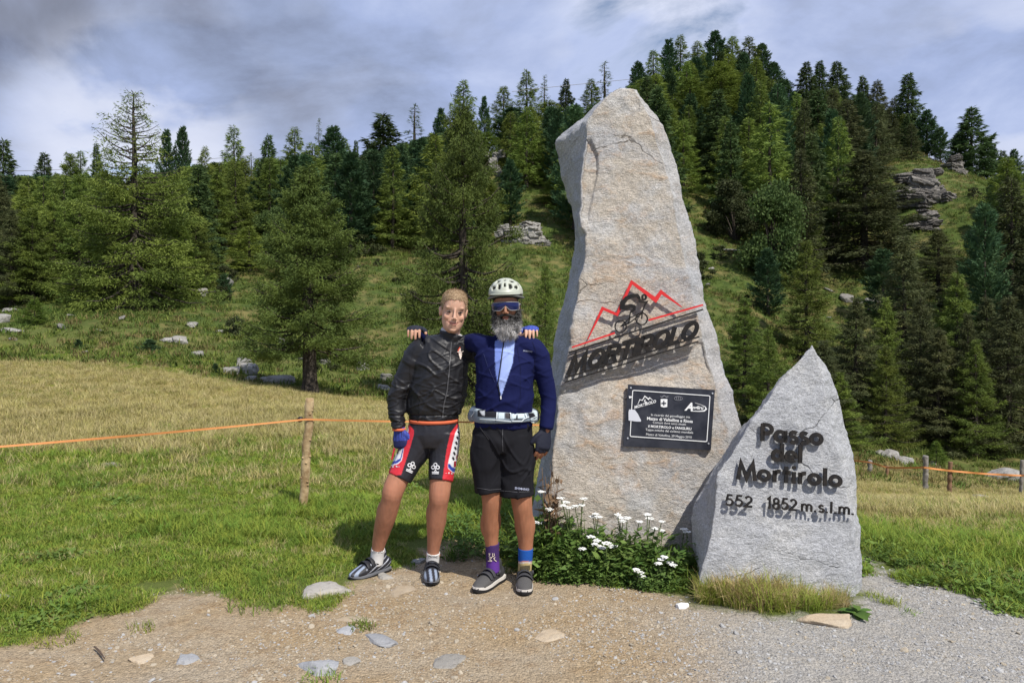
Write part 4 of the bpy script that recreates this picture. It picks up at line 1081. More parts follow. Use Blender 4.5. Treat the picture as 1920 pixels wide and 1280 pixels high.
def granite(name, beige, grey, orange, dark, front_only=True):
    m = bpy.data.materials.new(name); m.use_nodes = True; t = m.node_tree; b = t.nodes['Principled BSDF']
    b.inputs['Roughness'].default_value = .85; b.inputs['Specular IOR Level'].default_value = .25
    p = t.nodes.new('ShaderNodeTexCoord').outputs['Object']
    a = t.nodes.new('ShaderNodeAttribute'); a.attribute_name = 'front'; f = a.outputs['Fac']
    mp = t.nodes.new('ShaderNodeMapping'); L(t, p, mp.inputs['Vector']); mp.inputs['Rotation'].default_value = (0, math.radians(28), 0); mp.inputs['Scale'].default_value = (.8, 1, 1.5)
    n1 = noise_n(t, mp.outputs[0], 2.2, 7, .62, .4)
    n2 = noise_n(t, mp.outputs[0], 6.5, 8, .7, .8)
    n3 = noise_n(t, mp.outputs[0], 55, 5, .75)
    n4 = noise_n(t, p, 140, 3, .7)
    pat = M(t, 'MULTIPLY', f, ramp(t, n1, [(.36, .25), (.52, 1.)]))
    c = mixc(t, pat, grey+(1,), beige+(1,))
    c = mixc(t, M(t, 'MULTIPLY', f, ramp(t, n2, [(.52, 0.), (.68, .8)])), c, orange+(1,))
    c = mixc(t, M(t, 'MULTIPLY', ramp(t, noise_n(t, p, 3.4, 6, .65), [(.50, 0.), (.64, .75)]), 1.0), c, (.50, .495, .485, 1))
    # mineral grain
    hv = t.nodes.new('ShaderNodeHueSaturation'); L(t, c, hv.inputs['Color'])
    g = M(t, 'ADD', M(t, 'MULTIPLY', ramp(t, n3, [(.34, 0.), (.66, 1.)]), .52), M(t, 'MULTIPLY', ramp(t, n4, [(.36, 0.), (.64, 1.)]), .46))
    L(t, M(t, 'ADD', g, .52), hv.inputs['Value']); c = hv.outputs[0]
    # cracks
    dn = t.nodes.new('ShaderNodeTexNoise'); dn.inputs['Scale'].default_value = 3; dn.inputs['Detail'].default_value = 5; L(t, p, dn.inputs['Vector'])
    ad = t.nodes.new('ShaderNodeMix'); ad.data_type = 'RGBA'; ad.blend_type = 'ADD'; ad.inputs[0].default_value = .35; L(t, mp.outputs[0], ad.inputs[6]); L(t, dn.outputs['Color'], ad.inputs[7])
    vo = t.nodes.new('ShaderNodeTexVoronoi'); vo.feature = 'DISTANCE_TO_EDGE'; vo.inputs['Scale'].default_value = 1.7; L(t, ad.outputs[2], vo.inputs['Vector'])
    cr = ramp(t, vo.outputs['Distance'], [(.0, 1.), (.012, 0.)])
    cr = M(t, 'MULTIPLY', cr, ramp(t, noise_n(t, p, 2.3, 4, .6), [(.50, 0.), (.62, .85)]))
    c = mixc(t, cr, c, dark+(1,))
    L(t, c, b.inputs['Base Color'])
    bn = t.nodes.new('ShaderNodeBump'); bn.inputs['Distance'].default_value = .03; bn.inputs['Strength'].default_value = .75
    hh = M(t, 'ADD', M(t, 'MULTIPLY', n3, .55), M(t, 'ADD', M(t, 'MULTIPLY', n2, 1.0), M(t, 'MULTIPLY', n4, .25)))
    hh = M(t, 'SUBTRACT', hh, M(t, 'MULTIPLY', cr, .5))
    L(t, hh, bn.inputs['Height']); L(t, bn.outputs[0], b.inputs['Normal'])
    return m
M_TALL = granite('weathered_granite', (.50, .445, .375), (.40, .405, .42), (.47, .32, .20), (.10, .08, .06))
M_SMALL = granite('grey_granite', (.42, .425, .435), (.42, .425, .44), (.36, .365, .38), (.12, .12, .12))
M_STEEL = mat('rusty_dark_steel', (.011, .0105, .011), rough=.7, spec=.2, nmix=(.022, .018, .015), nscale=30)
M_RED = mat('red_paint', (.62, .02, .02), rough=.5, spec=.4)
M_PLAQ = mat('black_plaque', (.018, .019, .026), rough=.28, spec=.5, nmix=(.035, .036, .045), nscale=9)
M_WPRINT = mat('white_print', (.78, .78, .77), rough=.6)
M_GPRINT = mat('grey_print', (.20, .20, .22), rough=.6)
M_SCREW = mat('screw_head', (.75, .75, .75), rough=.3, metal=.6)

PT = Plane(4.93, .085)
Lt = tab([(1168, 160), (1150, 168), (1095, 218), (1040, 262), (1036.5, 270), (1047, 310), (1059, 350), (1074, 400), (1080, 430), (1078, 470), (1069, 500), (1058, 560), (1045, 610), (1035, 650), (1031, 700), (1026, 760), (1014, 830), (1004, 900), (998, 960), (996, 1080)])
Rt = tab([(1170, 160), (1152, 170), (1101, 225), (1099, 271), (1096, 300), (1092, 337), (1089, 400), (1094, 425), (1101, 440), (1101, 468), (1094, 501), (1090, 534), (1084, 563), (1076, 611), (1072, 646), (1062, 680), (1056, 717), (1047, 762), (1039, 821), (1036, 870), (1024, 950), (1020, 1080)])
St = tab([(1186, 160), (1193, 166), (1205, 185), (1230, 215), (1245, 240), (1256, 272), (1269, 310), (1282, 370), (1298, 440), (1312, 510), (1321, 560), (1344, 620), (1360, 700), (1374, 760), (1388, 800), (1396, 900), (1400, 1080)])
Qt = tab([(1183, 160), (1190, 170), (1203, 195), (1217, 222), (1231, 262), (1246, 312), (1262, 375), (1274, 440), (1288, 515), (1300, 565), (1318, 630), (1335, 700), (1352, 765), (1366, 810), (1380, 900), (1385, 1080)])
lip = tab([(1108, 262), (1121, 291), (1121, 324), (1111, 370), (1103, 412)])
def step_lip(px, py): return np.where((py > 262) & (py < 412), sstep(lip(py)-px, -1.5, 1.5), 0)
crk = tab([(-25, 1050), (0, 1062), (8, 1130), (3, 1180), (0, 1240), (-6, 1330)])
def _crack(px): return 728-(px-1056)*.33+6*np.sin(px*.06)+4*np.sin(px*.21)
def step_crack(px, py): return sstep(py-_crack(px), -2, 2)*(1-sstep(py-_crack(px), 30, 90)*.8)*(px > 1040)
def step_low(px, py):
    e = 740+(px-1085)*-.12+10*np.sin(px*.045)+np.where(px < 1100, (1100-px)*3.0, 0)
    return -sstep(py-e, -2, 2)*.8*(px < 1310)
zt_ = float(PT.on(1180, 166)[2])
tall_me = stone_mesh('tall_rock', PT, Lt, Rt, Qt, St, zt_, -.15, [96, 14, 18, 22, 12, 40], 240, .62, .10, .74, .18, .10, 3, (.030, .016, .010), [(step_lip, .03), (step_crack, .028), (step_low, .014)], jag=5)
tall = thing('standing_stone', 'tall upright granite monolith with steel lettering and a black plaque, behind the two cyclists', 'standing stone', (PT.on(1200, 1040)[0], 5.0, 0))
def kid(name, me, m, par, root):
    o = obj(name, me, m, par); o.matrix_parent_inverse = Matrix.Identity(4)
    o.location = -Vector(root.location); return o
kid('rock', tall_me, M_TALL, tall, tall)

PS = Plane(4.33, .20)
L2 = tab([(1521, 653), (1462, 708), (1438, 745), (1405, 787), (1386, 812), (1368, 839), (1327, 896), (1303, 938), (1294, 972), (1298, 1025), (1308, 1064), (1309, 1160)])
R2 = tab([(1521.5, 653), (1463, 708), (1440, 745), (1408, 787), (1390, 815), (1374, 835), (1347, 885), (1342, 920), (1335, 990), (1325, 1034), (1311, 1077), (1308, 1160)])
Q2 = tab([(1523, 653), (1536, 690), (1543, 714), (1545, 755), (1556, 800), (1570, 850), (1585, 900), (1597, 980), (1606, 1056), (1604, 1160)])
S2 = tab([(1524, 653), (1532, 664), (1550, 690), (1572, 745), (1592, 815), (1605, 890), (1611, 977), (1618, 1056), (1616, 1160)])
zs_ = float(PS.on(1522, 654)[2])
small_me = stone_mesh('engraved_rock', PS, L2, R2, Q2, S2, zs_, -.15, [80, 22, 16, 18, 12, 26], 170, .32, .14, .50, .20, .12, 17, (.022, .015, .010), [], jag=3, taper=.9)
small = thing('engraved_boulder', 'pointed grey granite boulder carrying the raised pass name and altitude', 'standing stone', (PS.on(1460, 1115)[0], 4.4, 0))
kid('rock', small_me, M_SMALL, small, small)

# ------------------------------------------------------------------ lettering built from bars
def arc(cx, cy, rx, ry, a0, a1, n=14):
    a = np.radians(np.linspace(a0, a1, n)); return [(cx+rx*math.cos(q), cy+ry*math.sin(q)) for q in a]
def ring(cx, cy, rx, ry, n=22): return ('c', arc(cx, cy, rx, ry, 0, 360-360/n, n))
def ln(*p): return ('o', list(p))
G = {  # strokes, advance
    'o': ([ring(.33, .34, .25, .26)], .74), 'a': ([ring(.32, .34, .24, .26), ln((.58, 0), (.58, .68))], .76), 'd': ([ring(.32, .34, .24, .26), ln((.58, 0), (.58, 1.04))], .76),
    'l': ([ln((.12, 0), (.12, 1.04))], .32), 'e': ([('o', [(.09, .33), (.56, .33)]+arc(.33, .34, .25, .26, 0, 318, 16))], .72),
    's': ([('o', arc(.25, .49, .15, .135, 35, 270, 10)+arc(.25, .195, .16, .15, 80, -150, 10))], .54), 'r': ([ln((.12, 0), (.12, .68)), ('o', arc(.34, .42, .22, .22, 180, 75, 7))], .50),
    't': ([ln((.2, 0), (.2, .96)), ln((.02, .62), (.40, .62))], .46), 'i': ([ln((.12, 0), (.12, .68)), ln((.12, .84), (.12, 1.02))], .32),
    'M': ([ln((.08, 0), (.20, .96), (.50, .12), (.80, .96), (.92, 0))], 1.04), 'P': ([ln((.12, 0), (.12, 1.0)), ('o', [(.12, .93)]+arc(.34, .69, .24, .24, 90, -90, 10)+[(.12, .45)])], .70),
    'm': ([ln((.1, 0), (.1, .66)), ('o', arc(.27, .40, .17, .22, 180, 0, 9)+[(.44, 0)]), ('o', arc(.61, .40, .17, .22, 180, 0, 9)+[(.78, 0)])], .95), '.': ([ln((.1, 0), (.1, .14))], .30), ' ': ([], .36),
    '5': ([('o', [(.50, .95), (.20, .95), (.13, .55)]+arc(.29, .33, .24, .27, 115, -150, 12))], .66), '2': ([('o', arc(.30, .68, .21, .25, 165, -30, 9)+[(.08, .06), (.56, .06)])], .66),
    '1': ([ln((.02, .78), (.2, .95), (.2, 0))], .42), '8': ([ring(.29, .70, .18, .22, 16), ring(.29, .26, .22, .23, 18)], .66)}
GC = {'M': ([ln((.04, 0), (.16, .95), (.48, .2), (.80, .95), (.96, 0))], 1.12), 'O': ([ring(.46, .5, .38, .40, 24)], 1.0), 'R': ([ln((.1, 0), (.1, .96)), ('o', [(.1, .9)]+arc(.50, .68, .22, .22, 90, -90, 8)+[(.1, .46)]), ln((.40, .46), (.72, 0))], .86),
      'T': ([ln((.0, .9), (.78, .9)), ln((.39, .9), (.39, 0))], .82), 'I': ([ln((.12, 0), (.12, .98))], .30), 'L': ([ln((.1, .98), (.1, .09), (.62, .09))], .70)}
def bar_mesh(strokes, topx, w, pl, off, d, name='letter'):
    mb = MB()
    for kind, pts in strokes:
        V, Fc = ribbon([topx(*p) for p in pts], w, 1.0, closed=(kind == 'c'))
        W = pl.on(V[:, 0], V[:, 1], off); W[:, 1] += (V[:, 2]-.5)*d
        mb.add(W, [f[::-1] for f in Fc])
    return mb.build(name)
def write(s, glyphs, x0, y0, u, v, size, w, pl, off, d, par, root, m, fit=None):
    """u, v: photo-pixel directions of writing and up; fit: total length in photo pixels"""
    adv = sum(glyphs[c][1] for c in s)
    k = fit/(adv*size) if fit else 1.0
    x = 0.0
    for c in s:
        st, a = glyphs[c]
        if st:
            kid('letter', bar_mesh(st, lambda p, q: (x0+u[0]*(x+p*size*k)+v[0]*q*size, y0+u[1]*(x+p*size*k)+v[1]*q*size), w, pl, off, d), m, par, root)
        x += a*size*k
def mbpx(strokes, w, pl, off, d): return bar_mesh(strokes, lambda p, q: (p, q), w, pl, off, d)
a5 = math.radians(4.3); U5 = (math.cos(a5), math.sin(a5)); V5 = (.03, -1.)
off = .031
write('Passo', G, 1425, 826, U5, V5, 33, 7.4, PS, off, .011, small, small, M_STEEL, fit=121)
write('del', G, 1446, 864, U5, V5, 33, 7.4, PS, off, .011, small, small, M_STEEL, fit=61)
write('Mortirolo', G, 1381, 898, U5, V5, 32, 7.2, PS, off, .011, small, small, M_STEEL, fit=201)
write('552', G, 1359, 947, U5, V5, 21, 3.6, PS, off+.007, .010, small, small, M_STEEL, fit=54)
write('1852', G, 1438, 953, U5, V5, 22, 3.6, PS, off+.007, .010, small, small, M_STEEL, fit=58)
write('m.s.l.m.', G, 1501, 957.5, U5, V5, 21, 3.6, PS, off+.007, .010, small, small, M_STEEL, fit=103)
u_ = np.array([244, -71.]); u_ /= np.linalg.norm(u_); v_ = np.array([.27, -.96])
write('MORTIROLO', GC, 1064, 704, u_, v_, 38, 8.0, PT, .040, .012, tall, tall, M_STEEL, fit=252)
for (a, b_, w) in [((1066, 661), (1318, 580), 2.6), ((1060, 708), (1311, 631), 2.6), ((1059, 716), (1309, 640), 2.2)]:
    kid('rail', mbpx([('o', [a, b_])], w, PT, .048, .014), M_STEEL, tall, tall)
def taper_line(pts, ws, off, d, m, name='mountain_line'):
    V, Fc = ribbon(pts, 1, 1.0, w2=None); V, Fc = ribbon(pts, np.array(ws), 1.0)
    W = PT.on(V[:, 0], V[:, 1], off); W[:, 1] += (V[:, 2]-.5)*d
    mb = MB(); mb.add(W, [f[::-1] for f in Fc]); kid(name, mb.build(name), m, tall, tall)
taper_line([(1072.3, 651), (1152.7, 624)], [2.8, 3.4], .046, .012, M_RED)
taper_line([(1101.8, 636.3), (1129.7, 578), (1156.8, 589.5), (1184.2, 529), (1229, 562.3), (1239.6, 547.3), (1278.2, 575.6)], [1.5, 5.5, 5, 5.5, 8, 6.5, 1.5], .046, .012, M_RED)
taper_line([(1215.8, 600.2), (1317.9, 571.5)], [3.6, 3.0], .046, .012, M_RED)
Z5 = lambda *p: [(1060+x/6.096, 510+y/6.096) for x, y in p]
cyc = MB()
def cyc_add(kind, pts, w):
    V, Fc = ribbon(pts, w, 1.0, closed=kind == 'c'); W = PT.on(V[:, 0], V[:, 1], .052); W[:, 1] += (V[:, 2]-.5)*.012; cyc.add(W, [f[::-1] for f in Fc])
cyc_add('o', Z5((850, 300), (820, 268), (760, 272), (700, 300), (655, 350), (650, 400), (690, 410), (745, 385), (785, 395), (785, 430), (740, 465)), [5, 7, 7, 8, 9, 9, 8, 7, 6, 5, 3])
cyc_add('o', Z5((840, 290), (855, 335), (900, 345), (930, 340), (905, 385)), [4, 4, 3.5, 3.5, 2.5])
cyc_add('c', [(1060+(900+22*math.cos(a))/6.096, 510+(287+27*math.sin(a))/6.096) for a in np.linspace(0, 2*math.pi, 14)[:-1]], 3.6)
cyc_add('c', [(1060+(632+64*math.cos(a))/6.096, 510+(622+68*math.sin(a))/6.096) for a in np.linspace(0, 2*math.pi, 22)[:-1]], 2.2)
cyc_add('c', [(1060+(872+66*math.cos(a))/6.096, 510+(535+68*math.sin(a))/6.096) for a in np.linspace(0, 2*math.pi, 22)[:-1]], 2.2)
for q in ([(632, 622), (740, 520), (880, 460)], [(740, 520), (720, 590), (632, 622)], [(905, 385), (880, 460), (872, 535)], [(740, 465), (735, 530)], [(720, 590), (880, 470)]):
    cyc_add('o', Z5(*q), 2.0)
kid('cyclist_emblem', cyc.build('cyclist_emblem'), M_STEEL, tall, tall)
# ------------------------------------------------------------------ plaque
def zq(x, y): return (1160+x/9.142, 710+y/9.142)
def quad_slab(cor, pl, o0, o1, name):
    Fv = np.concatenate([pl.on(*np.array(cor).T, o0), pl.on(*np.array(cor).T, o1)]); n = len(cor)
    fs = [tuple(range(n, 2*n))[::-1], tuple(range(n))]+[(i, (i+1) % n, n+(i+1) % n, n+i) for i in range(n)]
    mb = MB(); mb.add(Fv, fs); return mb.build(name)
plq = kid('plaque', quad_slab([zq(75, 1155), zq(1580, 1220), zq(1650, 190), zq(160, 95)], PT, .0, .034, 'plaque'), M_PLAQ, tall, tall)
def pk(name, me, m):
    o = obj(name, me, m, plq); return o
def zbar(kind, pts, w, name, m, off=.037, d=.005):
    V, Fc = ribbon([zq(*p) for p in pts], np.array(w)/9.142 if not np.isscalar(w) else w/9.142, 1.0, closed=kind == 'c')
    W = PT.on(V[:, 0], V[:, 1], off); W[:, 1] += (V[:, 2]-.5)*d; mb = MB(); mb.add(W, [f[::-1] for f in Fc]); return pk(name, mb.build(name), m)
def rr4(c, r=.02):
    c = np.array(c, float); o = []
    for i in range(4):
        p, a, b_ = c[i], c[i-1], c[(i+1) % 4]
        o += [tuple(p+(a-p)*r), tuple(p+((a-p)+(b_-p))*r*.3), tuple(p+(b_-p)*r)]
    return o
zbar('c', rr4([(240, 195), (1565, 290), (1510, 1075), (195, 985)]), 13, 'border_line', M_WPRINT)
for s in [(208, 152), (1608, 247), (1540, 1105), (155, 1015)]:
    zbar('c', [(s[0]+7*math.cos(a), s[1]+7*math.sin(a)) for a in np.linspace(0, 6.28, 9)[:-1]], 13, 'screw', M_SCREW, .038, .01)
def ztext(s, p0, p1, m, bold=0., shear=0., name='text_line', hscale=1.0):
    """a line of print whose baseline runs from p0 to p1 in plaque pixels"""
    me = text_mesh(s, 1.0, 0.0, bold, shear, 'LEFT'); V = get_co(me)
    w = V[:, 0].max()-V[:, 0].min(); V[:, 0] -= V[:, 0].min()
    p0 = np.array(p0, float); p1 = np.array(p1, float); u = (p1-p0)/w; n = np.array([u[1], -u[0]])*hscale
    q = p0+V[:, :1]*u+V[:, 1:2]*n
    px, py = zq(q[:, 0], q[:, 1]); set_co(me, PT.on(px, py, .0385)); pk(name, me, m)
ztext('In ricordo del gemellaggio tra:', (555, 632), (1225, 672), M_WPRINT)
ztext('Mazzo di Valtellina e Riosa', (485, 700), (1270, 752), M_WPRINT, bold=.022)
ztext('Comuni dove sono situati', (585, 762), (1150, 796), M_WPRINT)
ztext("il MORTIROLO e l'ANGLIRU", (505, 830), (1245, 876), M_WPRINT, bold=.025)
ztext('Tappe mitiche del ciclismo mondiale', (460, 885), (1275, 938), M_WPRINT)
ztext('Mazzo di Valtellina, 29 Maggio 2010', (470, 965), (1250, 1018), M_WPRINT)
ztext('MORTIROLO', (272, 512), (648, 402), M_WPRINT, bold=.03, shear=.3, name='logo_text')
zbar('o', [(325, 440), (362, 355), (405, 368), (447, 296), (512, 350), (532, 322), (590, 372)], [5, 13, 12, 16, 20, 14, 4], 'logo_mountain', M_WPRINT)
zbar('o', [(455, 350), (440, 385), (470, 395), (450, 430)], 14, 'logo_cyclist', M_WPRINT, .0375)
pk('crest', quad_slab([zq(722, 475), zq(775, 490), zq(832, 480), zq(835, 345), zq(720, 345)], PT, .0345, .038, 'crest'), M_WPRINT)
zbar('o', [(775, 375), (775, 450)], 16, 'crest_cross', M_PLAQ, .0395, .003); zbar('o', [(735, 415), (815, 415)], 16, 'crest_cross', M_PLAQ, .0402, .003)
zbar('o', [(712, 300), (740, 315), (780, 285), (820, 315), (852, 300)], 14, 'crest_crown', M_GPRINT)
zbar('c', arc(1022, 335, 70, 35, 0, 340, 14), 8, 'faint_crest', M_GPRINT)
ztext('m', (985, 350), (1060, 354), M_GPRINT, name='faint_crest')
ztext('A', (1125, 535), (1270, 540), M_WPRINT, bold=.04, shear=.35, name='logo_text')
ztext('ngliru', (1262, 515), (1455, 522), M_WPRINT, bold=.03, shear=.25, name='logo_text')
zbar('o', [(1310, 412), (1400, 440), (1480, 475), (1500, 515), (1465, 548), (1380, 555), (1235, 552)], [4, 6, 12, 24, 22, 14, 8], 'logo_swoosh', M_WPRINT)
pk('sticker', quad_slab([zq(170, 712), zq(300, 730), zq(380, 732), zq(385, 712), zq(330, 600), zq(275, 528), zq(180, 522), zq(168, 570)][::1], PT, .0345, .0405, 'sticker'), mat('sticker_grey', (.60, .61, .66), rough=.4))
pk('scratch_mark', quad_slab([zq(180, 335), zq(235, 318), zq(235, 300), zq(175, 293)], PT, .0345, .0385, 'scratch_mark'), M_WPRINT)
# ================================================================== the two cyclists
YA, YB = 4.65, 4.50
def a_(px, py, d=0.0): return P(px, py, YA+d)
def b_(px, py, d=0.0): return P(px, py, YB+d)
def join(pieces, voxel, smooth=3, fac=.5):
    mb = MB()
    for V, Fc in pieces: mb.add(V, Fc)
    return remesh(mb.build('join'), voxel, smooth, fac)
def pxof(V): return CX+V[:, 0]*F/V[:, 1], HY-(V[:, 2]-CZ)*F/V[:, 1]
def paint(me, base, zones=(), extra=None):
    V = get_co(me); no = get_no(me); px, py = pxof(V); front = sstep(-no[:, 1], -.15, .05)
    c = np.tile(np.array(base, float), (len(V), 1))
    for poly, col, fe in zones:
        w = (sstep(sdist(px, py, np.array(poly, float)), -fe, fe)*front)[:, None]
        c = c*(1-w)+np.array(col)*w
    if extra is not None: c = extra(V, px, py, c)
    attr_c(me, 'col', c)
def wrinkle(me, amp, scale, seed, stretch=(1, 1, 1), ridged=True, mask=None):
    V = get_co(me); no = get_no(me)
    q = V*np.array(stretch)*scale+.35*np.stack([vnoise(V*scale*.6+k*9, seed+k) for k in range(3)], 1)
    n = fbm(q, 3, seed)
    d = (1-2.6*np.abs(n)) if ridged else n*1.5
    d = d*amp
    if mask is not None: d = d*mask(V)
    set_co(me, V+no*d[:, None])
def folds(me, amp, scale, seed, deg, along=.30, mask=None):
    """long cloth creases running at DEG degrees"""
    V = get_co(me); no = get_no(me); a = math.radians(deg)
    u = V[:, 0]*math.cos(a)+V[:, 2]*math.sin(a); v = -V[:, 0]*math.sin(a)+V[:, 2]*math.cos(a)
    q = np.stack([u*along, V[:, 1]*along*1.3, v], 1)*scale
    q = q+.5*np.stack([vnoise(V*5+k*7, seed+k) for k in range(3)], 1)
    n = vnoise(q, seed+11); g = sstep(vnoise(V*4.5, seed+12), -.5, .5)
    d = (np.exp(-(n/.17)**2)-.30)*amp*(.35+g)
    if mask is not None: d = d*mask(V)
    set_co(me, V+no*d[:, None])
_bv = {}
def decal_pts(px, py, me, lift):
    if me.name not in _bv:
        V = get_co(me); me.calc_loop_triangles()
        _bv[me.name] = BVHTree.FromPolygons([Vector(v) for v in V], [tuple(p.vertices) for p in me.polygons])
    bv = _bv[me.name]; o = Vector((0, 0, CZ)); W = []
    last = 4.4
    for x, y in zip(px, py):
        d = Vector(((x-CX)/F, 1.0, -(y-HY)/F)).normalized()
        h = bv.ray_cast(o, d)
        if h[0] is not None: p = h[0]; last = p.y
        else: p = o+d*(last/d.y)
        W.append(p-d*lift)
    return np.array(W)
def decal_strip(pts, w, me, name, m, par, root, closed=False, lift=.003, sub=4, d=.003):
    p = np.array(pts, float)
    q = []
    n = len(p)
    for i in range(n if closed else n-1):
        for k in range(sub): q.append(lerp(p[i], p[(i+1) % n], k/sub))
    if not closed: q.append(p[-1])
    ws = w if np.isscalar(w) else np.interp(np.linspace(0, 1, len(q)), np.linspace(0, 1, len(w)), w)
    V, Fc = ribbon(q, ws, 1.0, closed)
    W = decal_pts(V[:, 0], V[:, 1], me, lift); W[:, 1] -= V[:, 2]*d
    mb = MB(); mb.add(W, [f[::-1] for f in Fc]); return kid(name, mb.build(name), m, par, root)
def decal_text(s, p0, p1, me, m, par, root, name='print', bold=0., lift=.004, shear=0., hs=1.0):
    t_ = text_mesh(s, 1.0, 0, bold, shear, 'LEFT'); V = get_co(t_); w = np.ptp(V[:, 0]); V[:, 0] -= V[:, 0].min()
    p0 = np.array(p0, float); p1 = np.array(p1, float); u = (p1-p0)/w; n = np.array([u[1], -u[0]])*hs
    q = p0+V[:, :1]*u+V[:, 1:2]*n
    set_co(t_, decal_pts(q[:, 0], q[:, 1], me, lift)); return kid(name, t_, m, par, root)

def norm(v): v = np.asarray(v, float); return v/np.linalg.norm(v)
def hand(W, d, bk, s, curl, sc=1.0, infl=0.0, palm_only=False, spread=.10, tcurl=.5, upto=3, thumb=True):
    """skin pieces of a hand: palm, four jointed fingers, thumb. d towards the fingers, bk out of the back, s to the thumb side"""
    d = norm(d); bk = norm(np.asarray(bk)-np.dot(bk, d)*d); s = norm(np.asarray(s)-np.dot(s, d)*d-np.dot(s, bk)*bk)
    W = np.asarray(W, float); out_ = []
    out_.append(loft([W-d*.02, W+d*.02*sc, W+d*.055*sc, W+d*.088*sc], [(.028*sc+infl, .020*sc+infl), (.036*sc+infl, .019*sc+infl), (.043*sc+infl, .017*sc+infl), (.042*sc+infl, .014*sc+infl)], 14, 3, side=s))
    if palm_only: return out_
    for i in range(4):
        ln_ = np.array([.040, .027, .020])*sc*[.94, 1.05, 1.0, .80][i]; r0 = .0092*sc*[1, 1.02, .98, .86][i]
        base = W+d*(.082-.004*abs(i-1.3))*sc+s*(.031-.0205*i)*sc
        dirv = norm(d+s*spread*(1.4-i)*.5); pts = [base-dirv*.015]; p = base; ang = 0
        pts.append(p)
        for k in range(upto):
            ang += curl[k]*(1+.06*(i-1.5))
            v = dirv*math.cos(ang)-bk*math.sin(ang); p = p+v*ln_[k]*(1 if k < upto-1 or upto == 3 else .8); pts.append(p)
        rad = [r0*1.1, r0*1.1, r0, r0*.92, r0*.8][:len(pts)]
        out_.append(loft(pts, [r+infl for r in rad], 10, 3, side=s))
    if thumb:
        tb = W+d*.022*sc+s*.030*sc; v1 = norm(d*.75+s*.75-bk*.25); v2 = norm(d*.95+s*.25-bk*tcurl)
        pts = [tb-v1*.01, tb+v1*.026*sc, tb+v1*.04*sc+v2*.022*sc, tb+v1*.04*sc+v2*(.048 if upto == 3 else .03)*sc]
        out_.append(loft(pts, [.0135*sc+infl, .0125*sc+infl, .0115*sc+infl, .0088*sc+infl], 10, 3, side=s))
    return out_

def headframe(c, yaw, tilt, pitch, sc):
    """rows map head coordinates (x to the viewer's right, y away from the viewer, z up) to the world"""
    cy, sy = math.cos(yaw), math.sin(yaw); ct, st = math.cos(tilt), math.sin(tilt); cp, sp_ = math.cos(pitch), math.sin(pitch)
    Rz = np.array([[cy, -sy, 0], [sy, cy, 0], [0, 0, 1]]); Ry = np.array([[ct, 0, st], [0, 1, 0], [-st, 0, ct]]); Rx = np.array([[1, 0, 0], [0, cp, -sp_], [0, sp_, cp]])
    R = Ry@Rz@Rx*sc
    return (lambda V: np.asarray(V, float)@R.T+np.asarray(c)), (lambda W: (np.asarray(W, float)-np.asarray(c))@np.linalg.inv(R).T)
HEAD_ST = [(-.113, -.058, .018, .020), (-.104, -.052, .034, .034), (-.082, -.037, .050, .052), (-.055, -.022, .0595, .067), (-.025, -.010, .0625, .080), (.005, -.003, .0665, .088), (.035, .000, .0695, .092), (.065, .004, .0685, .091), (.090, .007, .060, .080), (.106, .008, .046, .062), (.116, .009, .026, .036), (.1185, .009, .006, .008)]
def skull(k=1.0, jaw=1.0, n=32, sub=4):
    V, Fc = loft([(0, cy, z) for z, cy, rx, ry in HEAD_ST], [(rx*(jaw if z < -.05 else 1), ry) for z, cy, rx, ry in HEAD_ST], n, sub, side=(1, 0, 0), power=2.2, cap='flat')
    c = np.array([0, .006, .030]); return c+(V-c)*k, Fc
def head_pieces(H, jaw=1.0, nose=1.0):
    o = []
    def e(c, r, nu=18, nv=12): V, Fc = ellipsoid(c, r, nu, nv); o.append((H(V), Fc))
    V, Fc = skull(1.0, jaw); o.append((H(V), Fc))
    e((0, -.074, -.100), (.019*jaw, .015, .013))
    for s in (-1, 1):
        e((s*.034, -.060, -.030), (.023, .020, .022)); e((s*.0715, .020, -.010), (.009, .018, .030)); e((s*.074, .025, .004), (.010, .012, .015))
        e((s*.012, -.102, -.037), (.0075, .009, .007)); e((s*.030, -.0725, .023), (.021, .013, .008))
    V, Fc = loft([(0, -.086, .020), (0, -.093, .004), (0, -.101*nose, -.016), (0, -.108*nose, -.031)], [(.0070, .009), (.0070, .009), (.0082, .010), (.0095, .009)], 12, 4); o.append((H(V), Fc))
    e((0, -.090, -.060), (.023, .010, .0055)); e((0, -.088, -.0695), (.020, .010, .0065)); e((0, -.085, -.05), (.018, .010, .012)); e((0, -.08, -.082), (.018, .012, .010))
    return o
